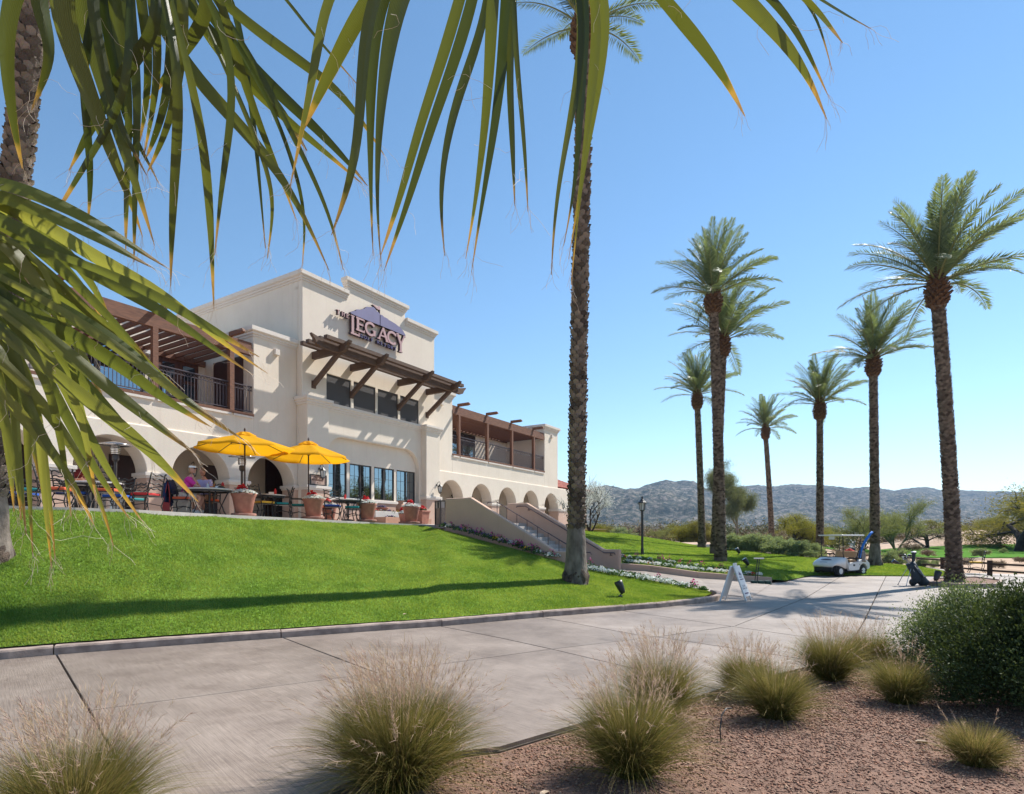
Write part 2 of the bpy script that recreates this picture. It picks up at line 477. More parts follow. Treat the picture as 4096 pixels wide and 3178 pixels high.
front_main = [(-1500, 6.95, .12), (-900, 7.52, .12), (0, kerbY(2587), .12), (1120, kerbY(2511.5), .12), (1758, kerbY(2471), .12), (2000, kerbY(2451.5), .12),
              (2250, kerbY(2437), .12), (2504, kerbY(2421), .12), (2650, kerbY(2409), .12), (2768, kerbY(2396), .12), (2812, kerbY(2387), .12), (2845, kerbY(2374), .12)]
back_main = [(-1500, 10.2, 2.30), (-900, 10.7, 2.30), (13, 11.67, 2.30), (300, 12.45, 2.30), (551, 13.42, 2.30), (850, 15.6, 2.29), (1199, 18.4, 2.27), (1500, 21.5, 2.22), (1690, 23.3, 2.19),
             (1755, 21.6, 2.03), (2000, 20.88, 1.44), (2227, 19.67, .95), (2348, 19.1, .68), (2480, 19.0, .50), (2640, 18.9, .28), (2770, 18.4, .14), (2821, 18.0, .115), (2845, kerbY(2372), .12)]
LAWN1 = Loft(front_main, back_main, 1.0)
front_r = [(2300, 25.6, 1.0), (2341, 25.5, .86), (2506, 23.3, .60), (2620, 22.85, .52), (2800, 22.5, .36), (2900, 22.5, .29), (3088, 22.4, .13), (3141, 22.8, .06), (3190, 24.3, .05), (3250, 26.3, .045), (3470, 26.2, .045), (3790, 25.8, .045), (3830, 25.7, .045)]
back_r = [(2300, 36, 2.15), (2341, 36, 2.11), (2506, 38, 1.95), (2620, 40, 1.66), (2758, 40, 1.28), (2872, 36.5, 1.0), (2987, 34, .93), (3170, 32, .74), (3257, 31, .66), (3400, 30.3, .50), (3480, 30.4, .36), (3560, 30.6, .36), (3683, 29.8, .24), (3790, 28.0, .1), (3830, 26.6, .06)]
LAWN2 = Loft(front_r, back_r, .68)
LAWNB = M('lawn_soil_turf', (.15, .245, .035), .95, (.10, .18, .025), 2.2, 8, spec=.05)
def lawn_mesh(loft, x0, x1, n, rows, name):
    X, Y, z = loft.grid(x0, x1, n, rows)
    v = np.stack([X, Y, z - .012], -1).reshape(-1, 3)
    i = (np.arange(rows - 1)[:, None] * n + np.arange(n - 1)[None]).ravel()
    return tag(np_mesh(name, v, np.stack([i, i + 1, i + n + 1, i + n], -1), LAWNB, smooth=True), kind='structure')
lawn_mesh(LAWN1, -1500, 2845, 260, 26, 'lawn')
lawn_mesh(LAWN2, 2300, 3830, 150, 26, 'lawn')

GRASS = leafmat('turf_blades', (.148, .235, .036), (.262, .345, .08), .45, .55, .25, .9)
GRASS2 = GRASS
def turf(loft, x0, x1, count, seed, hgt, wid, name):
    g = np.random.default_rng(seed)
    x = g.uniform(x0, x1, count * 2); Yf, zf, Yb, zb = loft.edge(x)
    Y = Yf + (Yb - Yf) * g.random(count * 2)
    keep = g.random(count * 2) < Y * (Yb - Yf) / np.max(Y * (Yb - Yf)) + .25
    x, Y = x[keep][:count], Y[keep][:count]
    X = (x - CX) / F * Y
    z = loft.z(X, Y) - .012
    n = len(X)
    patch = noise2(X, Y, 7, 3, .9)
    h = hgt * g.uniform(.55, 1.25, n) * (.75 + .5 * patch); w = wid * g.uniform(.7, 1.3, n)
    th = g.uniform(0, 2 * PI, n); lean = g.uniform(.1, .75, n) * h; la = g.uniform(0, 2 * PI, n)
    b = np.stack([X, Y, z], -1); s = np.stack([np.cos(th) * w, np.sin(th) * w, 0 * w], -1)
    t = b + np.stack([np.cos(la) * lean, np.sin(la) * lean, h], -1)
    v = np.stack([b - s, b + s, t], 1).reshape(-1, 3)
    return tag(np_mesh(name, v, np.arange(3 * n).reshape(-1, 3), GRASS), kind='stuff')
turf(LAWN1, -250, 2845, 420000, 1, .035, .006, 'grass')
turf(LAWN2, 2300, 3830, 170000, 2, .04, .010, 'grass')

# ---------------------------------------------------------------- drive: concrete slabs split at the joints
bed_edge = [Vector((-9, 3.0)), Vector((-5, 3.35)), Vector((-3, 3.42)), Vector((-2.1, 3.46)), Vector((-1.6, 3.6)), Vector((-1.28, 3.9)), Vector((-.98, 4.28)), Vector((-.62, 4.6)), Vector((-.27, 4.74))] + [Vector(gr(x, y).xy) for x, y in
            ((2000, 2989), (2345, 2888), (2729, 2807), (2907, 2749), (3209, 2672), (3574, 2610))] + [Vector((9, 11.0)), Vector((13, 13.2)), Vector((19, 15.2)), Vector((30, 17.5))]
kerb_out = [Vector((-14.2, 4.45)), Vector((-10, 6.67))] + [Vector(gr(x, y).xy) for x, y in ((0, 2640), (215, 2620), (650, 2586), (1133, 2552), (1450, 2528), (1763, 2506), (2000, 2485), (2173, 2469), (2340, 2456), (2504, 2442), (2633, 2432), (2760, 2418), (2840, 2408))] + \
           [Vector((5.55, 15.95)), Vector((5.90, 16.5)), Vector((6.12, 17.2)), Vector((6.18, 17.9))]
far_edge = [Vector((9.8, 22.25)), Vector(gr(3141, 2329).xy), Vector((11.7, 24.6)), Vector((13.4, 26.2)), Vector((15.8, 26.15)), Vector((19.0, 25.75)), Vector((19.4, 26.6)), Vector((19.9, 28.0)), Vector((20.3, 29.6)),
            Vector((24.5, 27.0)), Vector((30, 25.5)), Vector((46, 24))]
outline = bed_edge + [Vector((46, 20))] + far_edge[::-1] + kerb_out[::-1]
joints = [  # surveyed joint lines on the drive, as pixels
    [(-700, 2990), (0, 2894), (423, 2834), (1289, 2721), (1803, 2652), (2206, 2597), (2662, 2543), (2940, 2504), (3219, 2394), (3363, 2307), (3380, 2300)],
    [(200, 2580), (227, 2622), (358, 2844), (520, 3120), (640, 3330)],
    [(1090, 2540), (1133, 2552), (1430, 2663), (1700, 2764), (2098, 2913), (2160, 2936)],
    [(1700, 2493), (1763, 2506), (2000, 2552), (2206, 2597), (2600, 2690), (3000, 2790)],
    [(2120, 2460), (2173, 2471), (2537, 2538), (2662, 2553), (2912, 2591), (3300, 2650), (3500, 2690)],
    [(2470, 2438), (2509, 2447), (2912, 2504), (3180, 2543), (3560, 2590), (3700, 2610)],
    [(3547, 2300), (3500, 2395), (3459, 2480), (3400, 2580), (3340, 2690)],
    [(3727, 2348), (3760, 2389), (3850, 2480), (4100, 2700)],
    [(2790, 2372), (2950, 2378), (3180, 2372), (3300, 2345), (3340, 2320)],
    [(2838, 2410), (2960, 2390), (3060, 2340), (3095, 2325)],
]
def clean_slabs():
    pts = [Vector((p.x, p.y)) for p in outline]; n = len(pts)
    edges = [(i, (i + 1) % n) for i in range(n)]
    for jl in joints:
        o = len(pts)
        pts += [Vector(gr(x, y).xy) for x, y in jl]
        edges += [(o + i, o + i + 1) for i in range(len(jl) - 1)]
    v, e, f, ov, oe, of = delaunay_2d_cdt(pts, edges, [list(range(n))], 1, 1e-4)
    cons = {tuple(sorted(k)) for k, src in zip(e, oe) if src}
    em = {}
    for fi, t in enumerate(f):
        for i in range(len(t)):
            em.setdefault(tuple(sorted((t[i], t[(i + 1) % len(t)]))), []).append(fi)
    # keep only triangles inside the outline
    def inside(c):
        r = False; j = n - 1
        for i in range(n):
            a, b = outline[i], outline[j]
            if (a.y > c.y) != (b.y > c.y) and c.x < (b.x - a.x) * (c.y - a.y) / (b.y - a.y) + a.x: r = not r
            j = i
        return r
    ok = [inside(sum((v[i] for i in t), Vector((0, 0))) / len(t)) for t in f]
    seen, cells = set(), []
    for s in range(len(f)):
        if s in seen or not ok[s]: continue
        st, cell = [s], []
        seen.add(s)
        while st:
            q = st.pop(); cell.append(q); t = f[q]
            for i in range(len(t)):
                k = tuple(sorted((t[i], t[(i + 1) % len(t)])))
                if k in cons: continue
                for nb in em[k]:
                    if nb not in seen and ok[nb]: seen.add(nb); st.append(nb)
        bd = {}
        inc = set(cell)
        for q in cell:
            t = f[q]
            for i in range(len(t)):
                a, b = t[i], t[(i + 1) % len(t)]
                k = tuple(sorted((a, b)))
                if sum(1 for z in em[k] if z in inc) == 1: bd[a] = b
        if not bd: continue
        a0 = next(iter(bd)); loop = [a0]; c = bd[a0]
        while c != a0 and len(loop) < 500:
            loop.append(c); c = bd.get(c, a0)
        cells.append([v[i].copy() for i in loop])
    return cells
drive = link('drive', None); drive.empty_display_size = .5
tag(drive, kind='structure')
base = MB()
base.plate([[(p.x, p.y) for p in outline]], lambda a, b, d: (a, b, d), -.09, -.035)
base.build('joint_bed', JOINT, drive)
def inset(lp, d):
    n = len(lp); area = sum(lp[i].x * lp[(i + 1) % n].y - lp[(i + 1) % n].x * lp[i].y for i in range(n)) / 2
    sg = 1 if area > 0 else -1; out = []
    for i in range(n):
        a, b, c = lp[i - 1], lp[i], lp[(i + 1) % n]
        d1 = (b - a); d2 = (c - b)
        if d1.length < 1e-6 or d2.length < 1e-6: out.append(b.copy()); continue
        d1.normalize(); d2.normalize()
        n1 = Vector((-d1.y, d1.x)) * sg; n2 = Vector((-d2.y, d2.x)) * sg
        m = n1 + n2
        if m.length < .2: out.append(b + n1 * d); continue
        m.normalize(); out.append(b + m * d / max(.45, m.dot(n1)))
    return out, abs(area)
for c in clean_slabs():
    lp, area = inset(c, .012)
    if area < .05: continue
    s = MB(); s.plate([[(p.x, p.y) for p in lp]], lambda a, b, d: (a, b, d), -.08, 0.0)
    s.build('concrete_slab', SLAB, drive, bevel=.006)

# ---------------------------------------------------------------- kerb of separate stones
kerb = link('kerb', None); kerb.empty_display_size = .3; tag(kerb, kind='structure')
kin = []
for i, p in enumerate(kerb_out):
    a = kerb_out[max(i - 1, 0)]; b = kerb_out[min(i + 1, len(kerb_out) - 1)]
    d = (b - a).normalized(); kin.append(p + Vector((-d.y, d.x)) * .17)
def resample(pl, step):
    out = [pl[0]]; L = [0]
    for a, b in zip(pl, pl[1:]): L.append(L[-1] + (b - a).length)
    k = max(2, int(round(L[-1] / step)))
    res = []
    for i in range(k + 1):
        t = L[-1] * i / k
        j = min(max(0, int(np.searchsorted(L, t)) - 1), len(pl) - 2)
        w = (t - L[j]) / max(L[j + 1] - L[j], 1e-6); res.append(pl[j].lerp(pl[j + 1], w))
    return res
kp = resample(kerb_out, .1)
cuts_px = [(-700, 2720), (218, 2620), (1125, 2552), (1762, 2506), (2173, 2469), (2503, 2442), (2633, 2432), (2820, 2411)]
cuts = [0] + [min(range(len(kp)), key=lambda i: (kp[i] - gr(*c).xy).length) for c in cuts_px] + [len(kp) - 8, len(kp) - 1]
cuts = sorted(set(cuts))
rk = random.Random(5)
for c0, c1 in zip(cuts, cuts[1:]):
    seg = kp[c0:c1 + 1]
    if len(seg) < 2: continue
    seg = seg[::2] if len(seg) % 2 else seg[::2] + [seg[-1]]
    m = MB(); prof = [(0, -.05), (.004, .098), (.02, .122), (.15, .126), (.168, .10), (.172, -.05)]
    vs = []
    for i, p in enumerate(seg):
        a, b = seg[max(i - 1, 0)], seg[min(i + 1, len(seg) - 1)]
        d = (b - a).normalized(); nrm = Vector((-d.y, d.x))
        q = p + (d * .008 if i == 0 else -d * .008 if i == len(seg) - 1 else Vector((0, 0)))
        for w, h in prof:
            jx = rk.uniform(-.004, .004) if h > 0 else 0
            pp = q + nrm * (w + jx); vs.append((pp.x, pp.y, h + (rk.uniform(-.003, .003) if h > 0 else 0)))
    k = len(prof); fs = []
    for i in range(len(seg) - 1):
        for j in range(k - 1): fs.append((i * k + j, i * k + j + 1, (i + 1) * k + j + 1, (i + 1) * k + j))
    fs += [tuple(range(k)), tuple((len(seg) - 1) * k + j for j in reversed(range(k)))]
    m.add(vs, fs); m.build('kerb_stone', KERB, kerb)

# path up to the stairs
pth = MB()
pl_ = [(1.75, 19.8, .43), (4.05, 23.45, .43), (5.2, 22.95, .40), (7.07, 22.32, .16), (9.8, 22.2, .012), (8.6, 20.0, .012), (6.7, 16.6, .012), (6.22, 17.8, .012), (5.9, 18.3, .09), (4.6, 19.05, .27), (3.6, 19.2, .36)]
pth.add([(a, b, c) for a, b, c in pl_], [(0, 1, 2, 10), (10, 2, 3, 9), (9, 3, 8), (8, 3, 4, 5, 7), (7, 5, 6)])
tag(pth.build('path', SLAB), kind='structure')

# side path behind the strip of lawn
sp = MB(); q = [at(3560, 2256, 33.5), at(3700, 2266, 33), at(3800, 2283, 29.5), at(3790, 2291, 27.5), at(3680, 2274, 31), at(3560, 2262, 32.5)]
sp.add([(p.x, p.y, .085) for p in q], [(0, 1, 4, 5), (1, 2, 3, 4)])
tag(sp.build('side_path', SLAB), kind='structure')

# ---------------------------------------------------------------- gravel bed in front
def bed_z(X, Y):
    X = np.asarray(X, float); Y = np.asarray(Y, float)
    e = np.interp(X, [p.x for p in bed_edge], [p.y for p in bed_edge])
    d = np.clip((e - Y), 0, 6)
    return -.05 + .10 * sstep(0, 3.5, d) + (noise2(X, Y, 11, 3, 1.3) - .5) * .05 * sstep(.1, .6, d)
bxs = np.linspace(-9, 16, 150); rows = 46
BX = np.repeat(bxs[None], rows, 0)
be = np.interp(bxs, [p.x for p in bed_edge], [p.y for p in bed_edge])
tt = np.linspace(0, 1, rows)[:, None]
BY = be[None] + .02 + (np.minimum(be - 3.4, 2.0)[None] - be[None]) * tt
bv = np.stack([BX, BY, bed_z(BX, BY)], -1).reshape(-1, 3)
i = (np.arange(rows - 1)[:, None] * 150 + np.arange(149)[None]).ravel()
BEDM = M('gravel_bed_soil', (.235, .135, .092), .95, (.14, .078, .054), 9, 8, bump=1.0, bscale=55, dist=.02)
tag(np_mesh('gravel_bed', bv, np.stack([i, i + 150, i + 151, i + 1], -1), BEDM, smooth=True), kind='structure')
def gravel(count, seed):
    g = np.random.default_rng(seed)
    # denser near the viewer where single stones show
    Y = 2.6 + g.random(count * 4) ** 1.35 * 10; X = g.uniform(-2.0, 11, count * 4)
    e = np.interp(X, [p.x for p in bed_edge], [p.y for p in bed_edge])
    keep = (Y < e - .03) & (X / Y < 1.05) & (X / Y > -1.0) & (noise2(X, Y, 17, 3, 1.6) + g.random(count * 4) * .5 > .52)
    X, Y = X[keep][:count], Y[keep][:count]; n = len(X)
    r = .0042 + .011 * g.random(n) ** 3 + .0016 * np.clip(Y - 4, 0, 5)
    base = np.array([(1, 0, 0), (-1, 0, 0), (0, 1, 0), (0, -1, 0), (0, 0, 1), (0, 0, -1)], float)
    jit = g.uniform(.6, 1.25, (n, 6, 1)); sc = np.stack([g.uniform(.8, 1.5, n), g.uniform(.6, 1.1, n), g.uniform(.45, .85, n)], -1)
    v = base[None] * jit * sc[:, None] * r[:, None, None]
    v += g.uniform(-.25, .25, (n, 6, 3)) * r[:, None, None]
    th = g.uniform(0, 2 * PI, n); c, s = np.cos(th)[:, None], np.sin(th)[:, None]
    x, y = v[..., 0] * c - v[..., 1] * s, v[..., 0] * s + v[..., 1] * c
    v = np.stack([x + X[:, None], y + Y[:, None], v[..., 2] + (bed_z(X, Y) + r * .25)[:, None]], -1)
    fb = np.array([(0, 2, 4), (2, 1, 4), (1, 3, 4), (3, 0, 4), (2, 0, 5), (1, 2, 5), (3, 1, 5), (0, 3, 5)])
    f = fb[None] + (np.arange(n) * 6)[:, None, None]
    pal = np.array([(.38, .215, .16), (.29, .15, .11), (.46, .285, .215), (.20, .115, .09), (.52, .38, .30), (.33, .215, .17), (.42, .235, .165)])
    col = pal[g.integers(0, len(pal), n)] * g.uniform(.45, .92, (n, 1)) * np.array([.97, .86, .74])
    col = np.concatenate([np.repeat(col[:, None], 6, 1), np.ones((n, 6, 1))], -1)
    return tag(np_mesh('gravel', v.reshape(-1, 3), f.reshape(-1, 3), tintmat('gravel_stones', .9), col=col.reshape(-1, 4)), kind='stuff')
gravel(88000, 4)

# fairway seen past the fence
fw = MB(); fx = np.linspace(0, 1, 30); fy = np.linspace(0, 1, 12)
FXg = 33 + 95 * fx[None] + 0 * fy[:, None]; FYg = 46 + 26 * fy[:, None] + 4 * np.sin(fx[None] * 5)
fv = np.stack([FXg, FYg, ground_z(FXg, FYg) + .06], -1).reshape(-1, 3)
i = (np.arange(11)[:, None] * 30 + np.arange(29)[None]).ravel()
FAIR = M('fairway_turf', (.085, .20, .02), .95, (.06, .15, .018), .6, 8, bump=.4, bscale=30, spec=.03)
tag(np_mesh('fairway', fv, np.stack([i, i + 1, i + 31, i + 30], -1), FAIR, smooth=True), kind='structure')
FXg = 12 + 30 * fx[None] + 0 * fy[:, None]; FYg = 84 + 22 * fy[:, None] + 3 * np.sin(fx[None] * 5)
fv = np.stack([FXg, FYg, ground_z(FXg, FYg) + .1], -1).reshape(-1, 3)
tag(np_mesh('fairway', fv, np.stack([i, i + 1, i + 31, i + 30], -1), FAIR, smooth=True), kind='structure')

# ---------------------------------------------------------------- mountains
ridge_x = [-2500, -1200, 0, 1200, 2200, 2360, 2424, 2470, 2497, 2556, 2598, 2630, 2662, 2707, 2740, 2772, 2790, 2822, 2900, 3033, 3087, 3161, 3266, 3336, 3409, 3460, 3577, 3640, 3701, 3766, 3847, 4000, 4096, 4700, 6000]
ridge_y = [1980, 1960, 1965, 1950, 1962, 1957, 1941, 1947, 1955, 1952, 1935, 1926, 1917, 1926, 1922, 1920, 1930, 1953, 1950, 1941, 1948, 1937, 1941, 1943, 1954, 1948, 1959, 1952, 1947, 1956, 1960, 1964, 1970, 1985, 2010]
px = np.concatenate([np.linspace(-2500, 2200, 60), np.linspace(2210, 4300, 520), np.linspace(4310, 6000, 40)])
NR = 110
ridD = np.interp(px, [-2500, 2300, 2800, 3000, 6000], [1500, 1500, 1550, 1900, 2100])
ridH = np.interp(px, ridge_x, ridge_y)
t = np.linspace(0, 1.35, NR)[:, None]
D0 = ridD * .42
DD = D0[None] + (ridD - D0)[None] * t
top = (HY - ridH) / F * ridD
pxx = np.repeat(px[None], NR, 0)
Xm = (pxx - CX) / F * DD; Ym = DD
prof = np.where(t < 1, (np.clip(t, 0, 1) ** 1.25), 1 - .9 * np.clip(t - 1, 0, 1))
n1 = noise2(Xm, Ym, 21, 5, 1 / 260., .55) - .5
n2 = noise2(Xm, Ym, 25, 5, 1 / 45., .6) - .5
n3 = noise2(Xm, Ym, 29, 3, 1 / 9., .6) - .5
env = np.sin(np.clip(t, 0, 1) * PI) ** .7
Zm = 1 + top[None] * prof + env * (n1 * 95 + np.abs(n2) * -34) + n2 * 12 * np.clip(t * 2, 0, .7) + n3 * 5 * np.clip(t * 3, 0, 1)
mv = np.stack([Xm, Ym, Zm], -1).reshape(-1, 3)
k = len(px); i = (np.arange(NR - 1)[:, None] * k + np.arange(k - 1)[None]).ravel()
def mount_mat():
    m, nt, n, l, p = new_mat('rocky_hillside')
    p.inputs['Roughness'].default_value = .95; p.inputs['Specular IOR Level'].default_value = .1
    tc = n.new('ShaderNodeTexCoord')
    def nz(s, d, rg=.6):
        t = n.new('ShaderNodeTexNoise'); t.inputs['Scale'].default_value = s; t.inputs['Detail'].default_value = d; t.inputs['Roughness'].default_value = rg
        l.new(tc.outputs['Object'], t.inputs['Vector']); return t
    a, b = nz(.011, 6), nz(.075, 7, .78)
    r = n.new('ShaderNodeValToRGB')
    e = r.color_ramp.elements; e[0].position = .40; e[1].position = .60
    e[0].color = (.016, .026, .018, 1); e[1].color = (.25, .215, .185, 1)
    el = e.new(.50); el.color = (.075, .078, .050, 1)
    l.new(b.outputs['Fac'], r.inputs[0])
    r2 = n.new('ShaderNodeValToRGB'); r2.color_ramp.elements[0].position = .35; r2.color_ramp.elements[1].position = .65
    r2.color_ramp.elements[0].color = (.62, .62, .62, 1); r2.color_ramp.elements[1].color = (1.15, 1.1, 1.05, 1)
    l.new(a.outputs['Fac'], r2.inputs[0])
    mx = n.new('ShaderNodeMix'); mx.data_type = 'RGBA'; mx.blend_type = 'MULTIPLY'; mx.inputs[0].default_value = 1
    l.new(r.outputs[0], mx.inputs[6]); l.new(r2.outputs[0], mx.inputs[7]); l.new(mx.outputs[2], p.inputs['Base Color'])
    bp = n.new('ShaderNodeBump'); bp.inputs['Strength'].default_value = 1; bp.inputs['Distance'].default_value = 6
    l.new(b.outputs['Fac'], bp.inputs['Height']); l.new(bp.outputs[0], p.inputs['Normal'])
    return m
tag(np_mesh('mountains', mv, np.stack([i, i + 1, i + k + 1, i + k], -1), mount_mat(), smooth=False), kind='structure')

def far_brush(count, seed):
    g = np.random.default_rng(seed); a = g.uniform(.10, .95, count); Y = g.uniform(70, 135, count); keep = ~((a > .60) & (Y < 112)); a, Y = a[keep], Y[keep]; X = a * Y; n = len(X)
    z0 = ground_z(X, Y); h = g.uniform(1.0, 2.6, n) * np.where(Y > 95, 1.35, 1.0); w = h * g.uniform(.7, 1.3, n); per = 200
    d = g.normal(0, 1, (n, per, 3)); d /= np.linalg.norm(d, axis=-1, keepdims=True); d *= (g.random((n, per, 1)) ** .45); d[..., 2] = np.abs(d[..., 2])
    lump = 1 + .3 * np.sin(d[..., 0:1] * 5 + X[:, None, None]) * np.cos(d[..., 1:2] * 4 + Y[:, None, None])
    c = np.stack([X[:, None] + d[..., 0] * w[:, None] * lump[..., 0], Y[:, None] + d[..., 1] * w[:, None], z0[:, None] + d[..., 2] * h[:, None] * lump[..., 0]], -1).reshape(-1, 3); N = len(c)
    q = g.normal(0, 1, (N, 3)); q /= np.linalg.norm(q, axis=1)[:, None]; u = np.cross(q, g.normal(0, 1, (N, 3))); u /= np.linalg.norm(u, axis=1)[:, None]; s_ = g.uniform(.05, .11, (N, 1))
    v = np.stack([c - q * s_ * 2, c + u * s_, c + q * s_ * 2, c - u * s_], 1).reshape(-1, 3)
    pal = np.array([(.17, .15, .05), (.22, .19, .075), (.15, .105, .06), (.13, .145, .06), (.25, .215, .11)]); col = np.repeat(pal[g.integers(0, 5, n)] * g.uniform(.8, 1.2, (n, 1)), per, 0) * g.uniform(.7, 1.25, (N, 1))
    col = np.repeat(np.concatenate([col, np.ones((N, 1))], 1), 4, 0)
    return tag(np_mesh('desert_brush', v, np.arange(4 * N).reshape(-1, 4), tintmat('brush_twigs', .9), col=col), kind='stuff')
far_brush(520, 31)
# ================================================================ CLUBHOUSE
TZ = 2.32                                    # terrace level
DV = Vector((.5318, .8468, 0))               # along the facade, away from the viewer
NV = Vector((.8468, -.5318, 0))              # out of the facade
BO = Vector((-8.407, 23.62, TZ))
BROT = math.atan2(.8468, .5318)
club = thing('clubhouse', 'large two storey cream stucco clubhouse with stepped gable and arcades', 'building', BO, BROT)
def bw(u, q, w=0.0):
    """point in the clubhouse's frame: along, inward, up from the terrace"""
    return BO + DV * u - NV * q + Vector((0, 0, w))

def fr(a, b, d): return (a, d, b)            # facade plate mapping: depth is inward

def sweep(m, path, prof, closed=False, mi=0):
    """mitred moulding: path of (u, q), outward on the right hand; prof of (out, w)"""
    P = [Vector(p) for p in path]; n = len(P); vs = []; k = len(prof)
    for i in range(n):
        d1 = (P[i] - P[i - 1]).normalized() if i > 0 else (P[1] - P[0]).normalized()
        d2 = (P[i + 1] - P[i]).normalized() if i < n - 1 else d1
        n1, n2 = Vector((d1.y, -d1.x)), Vector((d2.y, -d2.x))
        mm = (n1 + n2); mm.normalize(); sc = 1 / max(.4, mm.dot(n1))
        for o, w in prof: vs.append((P[i].x + mm.x * o * sc, P[i].y + mm.y * o * sc, w))
    fs = [(i * k + j, i * k + (j + 1) % k, (i + 1) * k + (j + 1) % k, (i + 1) * k + j) for i in range(n - 1) for j in range(k)]
    fs += [tuple(range(k)), tuple((n - 1) * k + j for j in reversed(range(k)))]
    m.add(vs, fs, mi); return m
def cornice_prof(top, h=.36, o=.15):
    return [(-.06, top - h), (.03, top - h), (.035, top - h + .075), (.075, top - h + .085), (.08, top - h + .16), (.115, top - h + .17), (o, top - h + .21), (o, top), (-.06, top)]

def arch_loop(us, r, u0, u1, w0, w1, spring):
    lp = [(u0, w0)]
    for c in us:
        lp += [(c - r, w0), (c - r, spring)] + [(c - r * math.cos(t), spring + r * 1.04 * math.sin(t)) for t in np.linspace(0, PI, 25)[1:-1]] + [(c + r, spring), (c + r, w0)]
    return lp + [(u1, w0), (u1, w1), (u0, w1)]

def lantern(u, q, w, parent_label, s=1.0):
    t = thing('wall_lantern', parent_label, 'lantern', bw(u, q, w), BROT, 'lanterns on the clubhouse walls')
    m = MB(); m.tube([(0, -.01, .1), (0, -.02, .02)], .045 * s, 8)
    m.tube([(0, -.01, .06 * s), (0, -.10 * s, .20 * s), (0, -.2 * s, .22 * s), (0, -.24 * s, .14 * s), (0, -.22 * s, .08 * s)], .014 * s, 6); m.build('bracket', IRON, t, True)
    c = (0, -.22 * s, -.30 * s)
    m = MB(); m.lathe([(.02 * s, .40 * s), (.04 * s, .37 * s), (.135 * s, .27 * s), (.14 * s, .255 * s)], 6, c); m.build('lid', IRON, t)
    m = MB()
    for j in range(6):
        a = 2 * PI * j / 6
        m.beam((c[0] + .125 * s * math.cos(a), c[1] + .125 * s * math.sin(a), c[2] + .26 * s), (c[0] + .075 * s * math.cos(a), c[1] + .075 * s * math.sin(a), c[2] - .02 * s), .014 * s, .014 * s)
    m.lathe([(.085 * s, -.04 * s), (.085 * s, -.01 * s)], 6, c); m.lathe([(.01 * s, -.12 * s), (.035 * s, -.08 * s), (.03 * s, -.04 * s)], 6, c); m.build('cage', IRON, t)
    m = MB(); m.lathe([(.068 * s, -.01 * s), (.118 * s, .25 * s)], 6, c); m.build('glass', LAMPGLASS, t)
    return t

